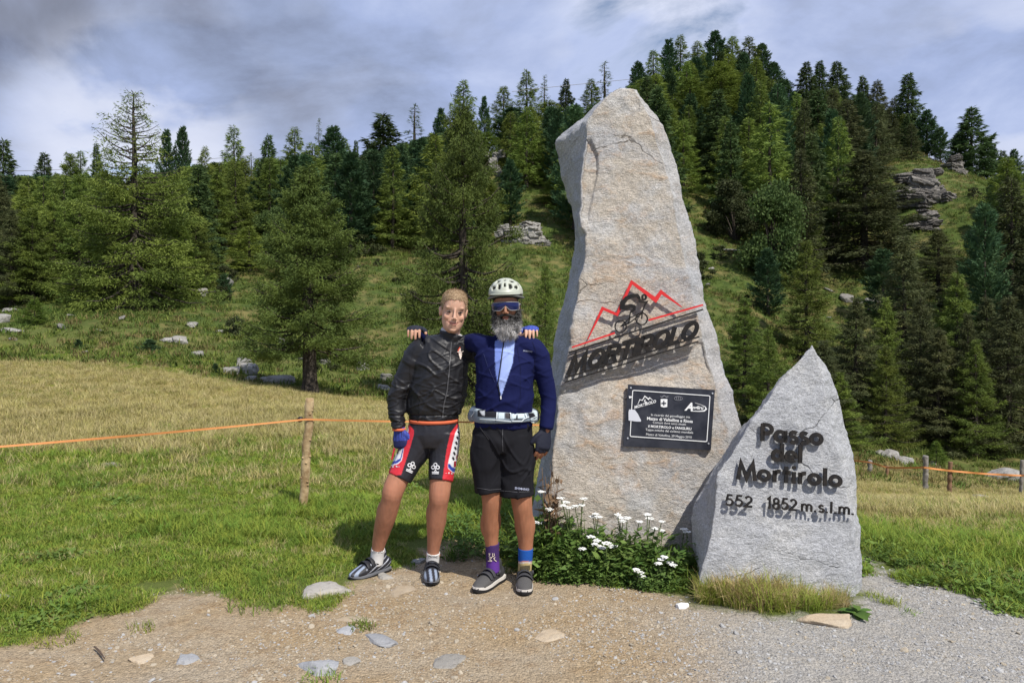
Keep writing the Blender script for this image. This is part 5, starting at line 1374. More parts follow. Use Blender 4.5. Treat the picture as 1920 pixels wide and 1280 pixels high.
def face_touch(me, Hi, lipc, skin, browc, eyes=True):
    V = get_co(me); q = Hi(V); hd = (q[:, 2] > -.14) & (np.abs(q[:, 0]) < .11) & (np.abs(q[:, 1]) < .14)
    no = get_no(me)
    dep = np.zeros(len(V))
    for s in (-1, 1):
        g = np.exp(-(((q[:, 0]-s*.031)/.019)**2+((q[:, 2]-.001)/.011)**2))*(q[:, 1] < -.03)*hd; dep += .0042*g
    mz = q[:, 2]+.0645-.0075*(q[:, 0]/.030)**2; g = np.exp(-((q[:, 0]/.034)**4+(mz/.0028)**2))*(q[:, 1] < -.05)*hd; dep += .0045*g
    set_co(me, V-no*dep[:, None])
    c = np.tile(np.array(skin, float), (len(V), 1))
    blot = fbm(V*26, 3, 5)[:, None]; c = c*(1+.10*blot)*(1+.16*fbm(V*np.array([70, 70, 14]), 2, 8)[:, None]*(V[:, 2:3] < 1.0))
    def mixin(w, col):
        nonlocal c
        w = np.clip(w, 0, 1)[:, None]; c = c*(1-w)+np.array(col)*w
    f = hd & (q[:, 1] < -.03)
    mixin(f*np.exp(-((q[:, 0]/.032)**2+(mz/.0075)**2)**2)*.9, lipc); mixin(f*np.exp(-((q[:, 0]/.034)**4+(mz/.0020)**2))*.6, np.array(lipc)*.35)
    for s in (-1, 1):
        mixin(f*np.exp(-(((q[:, 0]-s*.032)/.021)**4+((q[:, 2]-.017-.004*(1-((q[:, 0]-s*.034)/.02)**2))/.0040)**2))*.7, browc)
        mixin(f*np.exp(-(((q[:, 0]-s*.045)/.02)**2+((q[:, 2]+.03)/.02)**2))*.25, np.array(skin)*np.array([1.1, .78, .72]))
    return c, q, hd
M_SKIN = mat('skin', attr='col', rough=.60, spec=.25, bump=.0006, bscale=160)
M_SKIN.node_tree.nodes['Principled BSDF'].inputs['Subsurface Weight'].default_value = .12
M_SKIN.node_tree.nodes['Principled BSDF'].inputs['Subsurface Radius'].default_value = (.012, .005, .003)
M_EYE = mat('shaded_eye_white', (.16, .13, .115), rough=.5, spec=.2); M_IRIS = mat('iris', (.028, .022, .018), rough=.7, spec=.05)  # eye whites darkened: the brow's shadow is put into their colour
def mfab(name, attr='col', rough=.6, bump=.003, bscale=30, spec=.3, sheen=0.0):
    return mat(name, attr=attr, rough=rough, spec=spec, bump=bump, bscale=bscale, sheen=sheen)

# ---------------------------------------------------------------- shoes (local: x across, -y to the toe, z up)
def shoe(par, root, ankle_xy, yaw, cols, kindc, sc=1.0):
    R = np.array([[math.cos(yaw), -math.sin(yaw), 0], [math.sin(yaw), math.cos(yaw), 0], [0, 0, 1]])
    z0 = tz1(*ankle_xy)
    T = lambda V: (np.asarray(V)*sc)@R.T+np.array([ankle_xy[0], ankle_xy[1], z0])
    up = [loft([(0, .085, .050), (0, .06, .055), (0, .0, .056), (0, -.05, .052), (0, -.10, .043), (0, -.15, .036), (0, -.185, .032)],
               [(.026, .034), (.036, .042), (.039, .046), (.042, .042), (.047, .034), (.044, .026), (.026, .018)], 20, 4, side=(1, 0, 0)),
          loft([(0, .028, .06), (0, .026, .095), (0, .024, .118)], [(.036, .052), (.035, .046), (.036, .046)], 18, 3, side=(1, 0, 0))]
    me = join([(T(V), Fc) for V, Fc in up], .005, 3)
    V = get_co(me); q = ((V-np.array([ankle_xy[0], ankle_xy[1], z0]))@R)/sc
    c = np.tile(np.array(cols['base'], float), (len(V), 1))
    if kindc == 'race':
        tz_ = sstep(-q[:, 1], .10, .115)
        st = sstep(np.sin(q[:, 0]*190+q[:, 1]*25), -.15, .35)*tz_; c = c*(1-st[:, None])+np.array(cols['toe'])*st[:, None]
        st = sstep(np.sin((q[:, 2]*1.0-q[:, 1]*.50)*190), .72, .92)*sstep(np.abs(q[:, 0]), .018, .030)*(1-tz_); c = c*(1-st[:, None])+np.array(cols['stripe'])*st[:, None]
    else:
        w = sstep(-q[:, 1], .06, .09)[:, None]; c = c*(1-w)+np.array(cols['toe'])*w
    attr_c(me, 'col', c)
    so = kid('shoe', me, cols['mat'], par, root)
    ol = []
    y = np.linspace(.105, -.205, 22); wd = np.interp(y, [-.205, -.185, -.14, -.09, 0, .06, .09, .105], [.012, .032, .047, .050, .040, .042, .036, .014])
    n = len(y); th_ = cols['sole_h']
    lo = [(w, yy) for w, yy in zip(wd, y)]+[(-w, yy) for w, yy in zip(wd[::-1], y[::-1])]
    def slab(z1, z2, k):
        mb = MB(); p = np.array(lo)*k; m_ = len(p); tw = np.clip((-p[:, 1]-.13)/.08, 0, 1)**2*.018
        Vv = np.concatenate([np.c_[p, z1+tw], np.c_[p, z2+tw*.6]])
        mb.add(T(Vv), [tuple(range(m_))[::-1], tuple(range(m_, 2*m_))]+[(i, (i+1) % m_, m_+(i+1) % m_, m_+i) for i in range(m_)]); return mb.build('sole')
    a = obj('outsole', slab(.0, th_*.5, 1.0), cols['outsole'], so); b2 = obj('midsole', slab(th_*.5, th_, .985), cols['midsole'], so)
    # straps over the instep
    for k in range(cols['straps']):
        yy = -.012-.036*k; zz = np.interp(yy, [-.15, -.1, -.05, 0], [.072, .087, .104, .113]); ww = np.interp(yy, [-.15, -.1, -.05, 0], [.046, .049, .044, .041])
        pts = [(x * ww * 1.02, yy-.004, .042+(zz-.042)*math.sqrt(max(0, 1-(x*.93)**2))+.001) for x in np.linspace(-1, 1, 9)]
        V, Fc = loft(pts, [(.0145, .0030)]*9, 8, 1, side=(0, 1, 0)); mb = MB(); mb.add(T(V), Fc); obj('strap', mb.build('strap', True), cols['strap_mat'], so)
    if kindc == 'mtb':
        V, Fc = ellipsoid((.046, .0, .075), (.008, .014, .014)); mb = MB(); mb.add(T(V), Fc); obj('lacing_dial', mb.build('dial', True), cols['strap_mat'], so)
    return so

# ================================================================== the young cyclist
A = thing('person', 'young man with cropped blond hair, black windbreaker and red and black cycling shorts, bare legs', 'person', (a_(780, 1090)[0], 4.62, 0))
HA, HAi = headframe(a_(850.5, 583, -.03), math.radians(9), math.radians(6), math.radians(4), 1.10)
skinA = (.64, .385, .275)
bp_ = head_pieces(HA, 1.04)
bp_.append(loft([a_(833, 668, .02), a_(840, 645, .01), a_(846, 620, .0), a_(849, 600, .0)], [.075, .060, .056, .058], 16, 3))
bp_.append(loft([a_(812, 800), a_(815, 760), a_(822, 710), a_(828, 672), a_(832, 655)], [(.135, .085), (.125, .08), (.14, .085), (.15, .08), (.10, .06)], 20, 3))
bp_.append(loft([a_(826, 664), a_(795, 658), a_(772, 700, -.01), a_(745, 745, -.02), a_(748, 806, -.06)], [.05, .05, .042, .034, .026], 12, 3))
hAr = dict(W=a_(749, 806, -.06), d=(.10, -.12, -1), bk=(-.35, -1, 0), s=(1, -.35, 0), curl=(.75, .95, .6), sc=1.08)
bp_ += hand(**hAr)
bp_.append(loft([a_(835, 664), a_(874, 655, .03), P(935, 655, 4.84), P(992, 622, 4.70)], [.05, .048, .036, .026], 12, 4))
hAl = dict(W=P(995.5, 617, 4.60), d=(0, -1, .05), bk=(0, -.1, 1), s=(-1, 0, 0), curl=(.35, .85, .35), sc=1.0)
bp_ += hand(**hAl)
legAl = [(a_(797, 805), (.08, .08)), (a_(773, 850, -.02), (.070, .070)), (a_(755, 880, -.055), (.069, .069)), (a_(738, 917, -.09), (.066, .066)), (a_(733, 938, -.075), (.060, .062)), (a_(724, 968, -.03), (.0625, .064)), (a_(715, 1000, .02), (.051, .052)), (a_(708, 1030, .05), (.038, .042)), (a_(706, 1048, .06), (.036, .042))]
legAr = [(a_(830, 805), (.08, .08)), (a_(830, 850, -.02), (.070, .070)), (a_(828, 885, -.055), (.068, .068)), (a_(824, 925, -.08), (.065, .066)), (a_(822, 946, -.065), (.058, .062)), (a_(818, 975, -.03), (.060, .064)), (a_(815, 1006, .0), (.048, .052)), (a_(812, 1036, .02), (.037, .042)), (a_(811, 1058, .02), (.036, .042))]
for lg in (legAl, legAr): bp_.append(loft([p for p, r in lg], [r for p, r in lg], 20, 4))
def leg_detail(lst, K, kx, ky, dk, cx_, cy_, dc, sd, ax, ay, da):
    V, Fc = ellipsoid(K(kx, ky, dk), (.036, .024, .040), 16, 10); lst.append((V, Fc))
    V, Fc = ellipsoid(K(kx+sd*2, ky+11, dk+.012), (.020, .018, .022), 14, 8); lst.append((V, Fc))
    V, Fc = ellipsoid(K(kx-sd*5, ky-14, dk+.02), (.028, .03, .05), 14, 8); lst.append((V, Fc))
    for q in (-1, 1):
        V, Fc = ellipsoid(K(cx_+q*7.5, cy_+(2 if q == sd else -4), dc+.025), (.040, .046, .085), 16, 12); lst.append((V, Fc))
        V, Fc = ellipsoid(K(ax+q*9.5, ay, da), (.014, .018, .018), 12, 8); lst.append((V, Fc))
leg_detail(bp_, a_, 737, 918, -.128, 725, 962, -.02, -1, 708, 1033, .05)
leg_detail(bp_, a_, 824, 925, -.118, 818, 968, -.02, 1, 812, 1040, .02)
bodyA = join(bp_, .0042, 5)
c, q, hd = face_touch(bodyA, HAi, (.52, .20, .17), skinA, (.44, .28, .17))
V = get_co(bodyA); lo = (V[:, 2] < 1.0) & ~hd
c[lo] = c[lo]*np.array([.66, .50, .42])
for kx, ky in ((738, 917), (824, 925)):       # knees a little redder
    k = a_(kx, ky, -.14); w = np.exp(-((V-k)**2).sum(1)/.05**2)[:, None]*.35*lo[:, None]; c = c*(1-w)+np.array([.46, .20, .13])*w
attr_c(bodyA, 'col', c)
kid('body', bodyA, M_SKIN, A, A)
def eyes(H, par, root):
    for s in (-1, 1):
        V, Fc = ellipsoid((s*.031, -.0785, .0), (.0140, .008, .0052), 14, 8); mb = MB(); mb.add(H(V), Fc); e = kid('eye', mb.build('eye', True), M_EYE, par, root)
        V, Fc = ellipsoid((s*.031+.001, -.0845, .0), (.0066, .003, .0050), 12, 6); mb = MB(); mb.add(H(V), Fc); obj('iris', mb.build('iris', True), M_IRIS, e)
eyes(HA, A, A)
# hair: a close cap with short strands
def hair_cap(H, par, root, m, hl, strands=9000, ln_=.0055, k=1.022):
    V, Fc = skull(k, 1.0, 72, 9); g = np.random.default_rng(5)
    V = V+.0008*g.normal(size=V.shape)
    hz = lambda p: np.interp(p[..., 1], *hl)+.003*np.sin(p[..., 0]*190)+.002*np.sin(p[..., 0]*470+1)
    C = np.array([V[list(f)].mean(0) for f in Fc]); ok = C[:, 2] > hz(C)
    mb = MB(); mb.add(H(V), [f for f, q in zip(Fc, ok) if q])
    C = C[C[:, 2] > hz(C)-.004]
    p = C[g.integers(0, len(C), strands)]+g.normal(0, .0022, (strands, 3)); u = p-np.array([0, .006, .03]); u /= np.linalg.norm(u, axis=1)[:, None]
    d = u*.7+g.normal(0, .40, u.shape)+np.array([.1, -.45, .0]); d /= np.linalg.norm(d, axis=1)[:, None]
    w = np.cross(d, g.normal(size=d.shape)); w /= np.linalg.norm(w, axis=1)[:, None]
    T_ = np.stack([p-w*.0009, p+w*.0009, p+d*ln_*g.uniform(.5, 1.2, (len(p), 1))], 1).reshape(-1, 3)
    mb.add(H(T_), np.arange(len(T_)).reshape(-1, 3)); return kid('hair', mb.build('hair'), m, par, root)
M_BLOND = mat('blond_hair', (.42, .30, .185), rough=.6, spec=.25, nmix=(.30, .205, .12), nscale=60)
hair_cap(HA, A, A, M_BLOND, ([-.10, -.075, -.058, -.04, -.02, .01, .03, .06, .11], [.074, .064, .046, .016, -.004, .022, -.005, -.045, -.06]))

# windbreaker
M_NYLON = mat('black_nylon', (.0105, .0105, .013), rough=.50, spec=.42, bump=.0015, bscale=24, bdetail=2)
jk = [loft([a_(813, 786), a_(813, 778), a_(814, 760), a_(819, 730), a_(823, 700), a_(827, 672), a_(833, 652), a_(840, 640)],
           [(.150, .120), (.163, .128), (.178, .135), (.183, .140), (.182, .138), (.178, .125), (.132, .10), (.085, .08)], 26, 4, cap='flat'),
      loft([a_(836, 655), a_(800, 652), a_(783, 664, -.005), a_(764, 700, -.015), a_(744, 745, -.025), a_(744, 775, -.045), a_(748, 803, -.06)], [.075, .080, .080, .070, .060, .053, .043], 18, 4, cap='flat'),
      loft([a_(836, 655), a_(862, 652, .01), a_(879, 660, .05), P(935, 658, 4.84), P(972, 640, 4.80), P(990, 624, 4.74)], [.075, .078, .074, .056, .046, .040], 18, 4),
      loft([a_(838, 648), a_(843, 636, -.005), a_(847, 624, -.005)], [(.082, .078), (.074, .070), (.076, .070)], 20, 3, cap='flat')]
jackA = join(jk, .0052, 4)
def jm(V):
    return np.where(V[:, 2] > 1.50, .35, 1.0)
folds(jackA, .0065, 10, 31, 26, mask=jm); folds(jackA, .0060, 17, 35, -34, mask=jm); folds(jackA, .0042, 25, 33, 18, mask=jm); folds(jackA, .0030, 36, 37, -12, mask=jm)
V = get_co(jackA); px, py = pxof(V); no = get_no(jackA)
band = ((np.abs(py-779) < 1.2) | ((np.abs(py-791) < 1.2) & (px < 764)))      # elastic hem and cuff
set_co(jackA, V-no*(band*.006)[:, None])
kid('windbreaker', jackA, M_NYLON, A, A)
M_ZIP = mat('zip', (.07, .07, .075), rough=.45, spec=.4)
decal_strip([(846.5, 641), (845, 660), (842, 700), (838, 735), (832, 760), (830, 783)], 2.2, jackA, 'zip', M_ZIP, A, A, sub=5, lift=.004)
M_ORANGE = mat('orange_knit', (.72, .16, .07), rough=.8)
M_COLLAR = mat('light_collar', (.55, .53, .52), rough=.8)
mb = MB(); mb.add(*loft([a_(813, 791), a_(813, 785)], [(.154, .124), (.157, .126)], 26, 2, cap='flat')); kid('shirt_hem', mb.build('hem', True), M_ORANGE, A, A)
mb = MB(); mb.add(*loft([a_(748, 806.5, -.06), a_(748, 802, -.06)], [(.041, .041), (.042, .042)], 16, 2, cap='flat')); kid('shirt_cuff', mb.build('cuff', True), M_ORANGE, A, A)
mb = MB(); mb.add(*loft([a_(845, 628, -.003), a_(847.5, 621.5, -.005)], [(.070, .066), (.069, .065)], 20, 2, cap='flat')); kid('shirt_collar', mb.build('collar', True), M_COLLAR, A, A)
M_FLAME = mat('emblem_red', (.60, .09, .05), rough=.6); M_EMB = mat('emblem_cream', (.72, .62, .55), rough=.7)
decal_strip([(862.5, 650), (861, 656), (862, 662)], [.8, 5, 7], jackA, 'emblem_flame', M_FLAME, A, A)
decal_strip([(863.5, 653), (862, 658), (863.5, 664), (863.5, 673)], [1, 4, 6, 1.5], jackA, 'emblem', M_EMB, A, A, lift=.006)
decal_strip([(857, 659), (863, 661), (869, 658)], [1, 3, 1], jackA, 'emblem', M_EMB, A, A, lift=.006)

# bib shorts
sh = [loft([a_(813, 782), a_(813, 800), a_(812, 818), a_(812, 835)], [(.140, .112), (.160, .122), (.166, .125), (.12, .11)], 24, 4, cap='flat'),
      loft([a_(793, 812), a_(779, 842, -.015), a_(764, 867, -.04), a_(749, 896, -.07)], [(.100, .112), (.096, .10), (.085, .087), (.077, .078)], 22, 5, cap='flat'),
      loft([a_(833, 812), a_(832, 845, -.015), a_(829, 872, -.04), a_(826, 901, -.07)], [(.100, .112), (.094, .10), (.084, .087), (.0755, .077)], 22, 5, cap='flat')]
shA = join(sh, .0050, 3)
zA = lambda *p: [(690+x/9.847, 780+y/9.847) for x, y in p]
RED = (.62, .030, .045); WH = (.74, .75, .78); BL = (.03, .055, .33); DK = (.020, .020, .026)
zones = [(zA((600, 60), (715, 90), (850, 262), (850, 330), (760, 640), (612, 1085), (200, 1100), (200, 60)), RED, .35),
         (zA((600, 130), (730, 130), (755, 250), (740, 330), (600, 330)), WH, .35),
         (zA((200, 540), (668, 560), (650, 700), (625, 815), (560, 880), (440, 915), (200, 925)), WH, .35),
         (zA((200, 850), (380, 845), (520, 820), (600, 775), (650, 560), (668, 560), (610, 815), (540, 868), (400, 900), (200, 910)), BL, .3),
         (zA((1780, 60), (1690, 80), (1520, 310), (1450, 620), (1365, 1240), (1700, 1260), (1800, 600)), RED, .35),
         (zA((1760, 100), (1700, 120), (1600, 330), (1470, 900), (1475, 960), (1560, 1040), (1760, 1050)), WH, .35),
         (zA((1760, 970), (1620, 965), (1545, 930), (1500, 870), (1478, 880), (1480, 945), (1560, 1030), (1760, 1035)), BL, .3)]
paint(shA, DK, zones)
wrinkle(shA, .0016, 16, 41)
M_LYCRA = mfab('lycra', rough=.45, bump=.001, bscale=90, spec=.4)
kid('cycling_shorts', shA, M_LYCRA, A, A)
M_WP2 = mat('white_shorts_print', (.80, .80, .82), rough=.6); M_BP = mat('black_shorts_print', (.015, .015, .02), rough=.6); M_RP = mat('red_shorts_print', (.45, .02, .04), rough=.6)
for cx_, cy_, an in ((1245, 945, 0.), (805, 920, .42)):
    ca, sa = math.cos(an), math.sin(an)
    def rt(x, y): return zA((cx_+x*ca-y*sa, cy_+x*sa+y*ca))[0]
    for ox, oy in ((0, -52), (-43, -4), (43, -4)):
        decal_strip([rt(ox+30*math.cos(t), oy+30*math.sin(t)) for t in np.linspace(0, 2*math.pi, 11)[:-1]], 1.5, shA, 'clover_print', M_WP2, A, A, closed=True, sub=1)
    decal_strip([rt(0, 0), rt(0, 40), rt(-18, 72)], 1.2, shA, 'clover_print', M_WP2, A, A, sub=2); decal_strip([rt(0, 40), rt(18, 72)], 1.2, shA, 'clover_print', M_WP2, A, A, sub=2)
    decal_strip([rt(-64, 84), rt(64, 84)], 1.6, shA, 'clover_print', M_WP2, A, A); decal_strip([rt(-62, 110), rt(62, 110)], 1.6, shA, 'clover_print', M_WP2, A, A)
for k in range(6):
    x0 = 1580+k*19; y0 = 790-k*95
    decal_strip(zA((x0-14, y0-40), (x0+12, y0+10)), 2.4, shA, 'letter_print', M_BP, A, A, sub=2)
decal_strip(zA((1610, 830), (1605, 930)), 3.4, shA, 'letter_print', M_RP, A, A); decal_strip(zA((1655, 700), (1640, 790)), 2.6, shA, 'letter_print', M_RP, A, A)
decal_strip(zA((490, 590), (440, 800)), 3.4, shA, 'letter_print', M_RP, A, A); decal_strip(zA((572, 590), (545, 690)), 3.2, shA, 'letter_print', M_BP, A, A)
decal_text('.it', zA((1430, 1050))[0], zA((1590, 1075))[0], shA, M_WP2, A, A, hs=.22)
decal_text('.it', zA((380, 945))[0], zA((590, 935))[0], shA, M_WP2, A, A, hs=.16)

# gloves, socks, shoes
M_GLOVE = mfab('glove_cloth', rough=.7, bump=.002, bscale=60)
def glove(h, par, root, base, pattern=None, infl=.0045):
    me = join(hand(**{**h, 'infl': infl, 'upto': 1}), .0045, 2)
    paint(me, base, (), pattern); return kid('glove', me, M_GLOVE, par, root)
def blue_pat(V, px, py, c):
    st = sstep(np.sin(px*2.1), -.2, .3)[:, None]*np.where(py < 826, 1, 0)[:, None]
    return c*(1-st)+np.array([.06, .10, .50])*st
glove(hAr, A, A, (.018, .022, .09), blue_pat)
glove(hAl, A, A, (.03, .05, .22), blue_pat)
def sock(pts, rad, name, m, colf, par, root):
    mb = MB(); mb.add(*loft(pts, rad, 20, 8, cap='flat')); me = mb.build(name, True); V = get_co(me); px, py = pxof(V); attr_c(me, 'col', colf(px, py)); return kid('sock', me, m, par, root), me
M_SOCK = mfab('sock_knit', rough=.9, bump=.002, bscale=120)
whitef = lambda px, py: np.tile(np.array([.66, .65, .63]), (len(px), 1))
s1, m1 = sock([a_(709, 1028, .048), a_(707.5, 1040, .055), a_(706, 1056, .06)], [(.043, .047), (.042, .047), (.042, .05)], 'sock', M_SOCK, whitef, A, A)
s2, m2 = sock([a_(812.5, 1035, .018), a_(811.5, 1047, .022), a_(810.5, 1062, .025)], [(.042, .047), (.041, .046), (.041, .05)], 'sock', M_SOCK, whitef, A, A)
decal_text('ADOC', (698, 1034), (717.5, 1036), m1, M_BP, A, A, bold=.02, hs=.8); decal_text('ADOC', (802.5, 1043.5), (820.5, 1045.5), m2, M_BP, A, A, bold=.02, hs=.8)
M_SHOE1 = mfab('glossy_shoe', rough=.55, bump=.0, spec=.5); M_BLK = mat('black_rubber', (.015, .015, .016), rough=.6); M_STRAP = mat('black_strap', (.022, .022, .026), rough=.5)
M_MIDG = mat('grey_sole', (.16, .165, .18), rough=.5)
race = dict(base=(.022, .022, .028), toe=(.26, .31, .40), stripe=(.60, .63, .70), mat=M_SHOE1, sole_h=.022, outsole=M_BLK, midsole=M_MIDG, straps=3, strap_mat=M_STRAP)
shoe(A, A, tuple(a_(706, 1050, .06)[:2]), math.radians(-42), race, 'race', 1.02)
shoe(A, A, tuple(a_(810.5, 1058, .03)[:2]), math.radians(4), race, 'race', 1.02)

# ================================================================== the bearded cyclist
B = thing('person', 'bearded man with pale helmet and mirrored sunglasses, navy jersey, black shorts and odd socks', 'person', (b_(945, 1095)[0], 4.50, 0))
HB, HBi = headframe(b_(949, 574, -.02), math.radians(-2), math.radians(-2), math.radians(2), 1.04)
skinB = (.36, .175, .105)
bq = head_pieces(HB, 1.0, 1.03)
bq.append(loft([b_(950, 668, .02), b_(950, 640, .01), b_(950, 605, .0)], [.075, .062, .06], 16, 3))
bq.append(loft([b_(944, 810), b_(946, 770), b_(947, 710), b_(949, 672), b_(950, 652)], [(.14, .09), (.14, .095), (.14, .09), (.15, .08), (.10, .06)], 20, 3))
bq.append(loft([b_(955, 664), b_(998, 656), b_(1014, 690), b_(1028, 742, .01), b_(1023, 808, -.03)], [.05, .05, .042, .034, .026], 12, 3))
hBl = dict(W=b_(1021.5, 808, -.03), d=(-.12, -.22, -1), bk=(.40, -1, 0), s=(-1, -.4, 0), curl=(.30, .40, .3), sc=1.08, spread=.04)
bq += hand(**hBl)
bq.append(loft([b_(950, 655), b_(908, 648, .02), b_(890, 642, .10), P(850, 648, 4.90), P(812, 648, 4.93), P(783, 622, 4.82)], [.045, .040, .034, .030, .027, .026], 12, 4))
hBr = dict(W=P(780.5, 617, 4.76), d=(0, -1, .05), bk=(0, -.1, 1), s=(1, 0, 0), curl=(.35, .85, .35), sc=1.06)
bq += hand(**hBr)
legBl = [(b_(922, 815), (.07, .08)), (b_(921, 870, -.01), (.07, .075)), (b_(921.5, 915, -.02), (.066, .068)), (b_(922, 942, -.02), (.058, .06)), (b_(920.5, 962, -.005), (.053, .057)), (b_(920, 985, .02), (.0545, .060)), (b_(921, 1008, .03), (.044, .049)), (b_(923, 1030, .035), (.038, .043)), (b_(924, 1062, .04), (.037, .042))]
legBr = [(b_(966, 815), (.07, .08)), (b_(972, 870, -.01), (.07, .075)), (b_(976, 918, -.02), (.068, .07)), (b_(978.5, 944, -.02), (.0625, .064)), (b_(981, 964, -.005), (.058, .060)), (b_(984, 988, .02), (.059, .063)), (b_(985.5, 1014, .03), (.047, .052)), (b_(985.5, 1040, .03), (.041, .045)), (b_(984, 1068, .03), (.038, .043))]
for lg in (legBl, legBr): bq.append(loft([p for p, r in lg], [r for p, r in lg], 20, 4))
leg_detail(bq, b_, 922, 944, -.055, 920, 980, .02, -1, 923, 1030, .035)
leg_detail(bq, b_, 979, 946, -.055, 984, 984, .02, 1, 985, 1040, .03)
bodyB = join(bq, .0042, 3)
c, q, hd = face_touch(bodyB, HBi, (.34, .13, .10), skinB, (.03, .025, .02))
V = get_co(bodyB); lo = (V[:, 2] < 1.0) & ~hd; c[lo] = c[lo]*np.array([1.03, .93, .85])
hnd = (~hd) & (V[:, 2] > 1.4); c[hnd] = np.array([.50, .28, .19])
attr_c(bodyB, 'col', c); kid('body', bodyB, M_SKIN, B, B)
eyes(HB, B, B)
# beard: a dense mass of curls, dark at the cheeks, white on the chin
gB = np.random.default_rng(9)
mb = MB(); colr = []
V, Fc = ellipsoid((.002, -.058, -.112), (.063, .048, .060), 28, 20); V = V+.010*fbm(V*40, 3, 3)[:, None]*np.array([1, 1, 1]); mb.add(HB(V), Fc)
def beard_col(p):
    w = np.clip(sstep(-p[:, 2], .075, .125)*1.1-np.abs(p[:, 0])*2.5+.10, 0, 1); w = np.clip(w+gB.normal(0, .22, len(p)), 0.0, 1)[:, None]
    return np.array([.030, .027, .025])*(1-w)+np.array([.60, .58, .56])*w
colr.append(beard_col(V)*.6)
for s in (-1, 1):
    V, Fc = ellipsoid((s*.058, -.028, -.062), (.016, .030, .050), 14, 10); mb.add(HB(V), Fc); colr.append(np.tile([.030, .027, .026], (len(V), 1)))
V, Fc = loft([(-.040, -.078, -.066), (-.022, -.096, -.050), (0, -.102, -.046), (.022, -.096, -.050), (.040, -.078, -.066)], [.008, .008, .007, .008, .008], 8, 3); mb.add(HB(V), Fc); colr.append(np.tile([.022, .02, .019], (len(V), 1)))
n = 9500
u = gB.normal(size=(n, 3)); u /= np.linalg.norm(u, axis=1)[:, None]; u[:, 1] = -np.abs(u[:, 1])*1.0+.1*(gB.uniform(size=n) < .3)
p = np.array([.002, -.058, -.112])+u*np.array([.064, .049, .061])
k1 = int(n*.24); sd = np.where(gB.uniform(size=k1) < .5, 1, -1)
p[:k1] = np.stack([sd*(.058+.016*gB.uniform(-.3, 1, k1)), -.028+gB.normal(0, .020, k1), -.062+gB.uniform(-.045, .045, k1)], 1); u[:k1] = np.stack([sd, -np.ones(k1)*.4, -.4*np.ones(k1)], 1)
okm = ~((np.abs(p[:, 0]) < .026) & (p[:, 2] > -.080) & (p[:, 1] < -.06)); p = p[okm]; u = u[okm]; n = len(p)
dn = np.tile([0, -.15, -.85], (n, 1))
d0 = u*.75+dn*.8+gB.normal(0, .55, (n, 3)); d0 /= np.linalg.norm(d0, axis=1)[:, None]; cl_ = np.stack([vnoise(p*55+k*13, 70+k) for k in range(3)], 1); d0 = d0+cl_*.9; d0 /= np.linalg.norm(d0, axis=1)[:, None]; d1 = d0*.3+dn+cl_*1.3+gB.normal(0, .45, (n, 3)); d1 /= np.linalg.norm(d1, axis=1)[:, None]
l = gB.uniform(.008, .022, (n, 1)); w = np.cross(d0, gB.normal(size=(n, 3))); w /= np.linalg.norm(w, axis=1)[:, None]; w *= gB.uniform(.0007, .0013, (n, 1))
m1_ = p+d0*l; e1 = m1_+d1*l
T_ = np.stack([p-w, p+w, m1_+w, m1_-w, e1], 1).reshape(-1, 3); bi = np.arange(n)[:, None]*5
fcs = [tuple(r) for r in (bi+np.array([0, 1, 2, 3]))]+[tuple(r) for r in (bi+np.array([3, 2, 4]))]
mb.add(HB(T_), fcs); colr.append(np.repeat(beard_col(p), 5, 0))
be = mb.build('beard'); attr_c(be, 'col', np.concatenate(colr)); kid('beard', be, mat('beard_hair', attr='col', rough=.55, spec=.35), B, B)
hair_cap(HB, B, B, mat('dark_hair', (.03, .026, .022), rough=.5), ([-.12, -.06, -.03, .0, .03, .06, .12], [.2, .2, .03, -.03, -.03, -.05, -.06]), strands=1500)
# helmet
M_HELM = mat('sage_helmet', (.46, .48, .40), rough=.45, spec=.4); M_LINER = mat('helmet_liner', (.02, .02, .02), rough=.9); M_HELMD = mat('helmet_edge', (.15, .155, .14), rough=.6)
NU, NV = 72, 22
hc = np.array([0, .018, .074]); hr = np.array([.100, .132, .088])
Vh = []; 
for i in range(NV+1):
    for j in range(NU):
        az = 2*math.pi*j/NU; fr_ = -math.sin(az)   # az=-90 deg is the front
        zmin = -.10-.24*sstep(np.array([-fr_]), -.35, .9)[0]+.10*max(0, fr_)**3
        el = lerp(zmin, math.pi/2*.985, i/NV)
        r = np.array([math.cos(el)*math.cos(az), math.cos(el)*math.sin(az), math.sin(el)])
        rib = 1+.018*math.cos(az*1+math.pi/2)*0+.016*sstep(np.array([math.cos((az+math.pi/2)*6.0)]), .2, .8)[0]*sstep(np.array([el]), .15, .4)[0]
        flare = 1+.05*max(0, fr_)**4*(1-sstep(np.array([el]), zmin, zmin+.25)[0])
        Vh.append(hc+r*hr*rib*np.array([1, flare, 1]))
Vh = np.array(Vh); Fh = []
vents = [(-90, 34, 5, 11), (-68, 28, 7.5, 13), (-112, 28, 7.5, 13), (-45, 22, 8, 10), (-135, 22, 8, 10), (-90, 62, 6, 9), (-50, 52, 10, 9), (-130, 52, 10, 9), (-20, 30, 9, 9), (-160, 30, 9, 9), (0, 55, 14, 8), (180, 55, 14, 8), (60, 40, 10, 14), (120, 40, 10, 14), (90, 60, 9, 9), (90, 25, 8, 10)]
for i in range(NV):
    for j in range(NU):
        k = (j+1) % NU; f = (i*NU+j, i*NU+k, (i+1)*NU+k, (i+1)*NU+j)
        cc = (Vh[list(f)].mean(0)-hc)/hr; el = math.degrees(math.asin(min(1, cc[2]/np.linalg.norm(cc)))); az = math.degrees(math.atan2(cc[1], cc[0]))
        if any(((((az-va+180) % 360)-180)*math.cos(math.radians(el))/wa)**2+((el-ve)/we)**2 < 1 for va, ve, wa, we in vents): continue
        Fh.append(f)
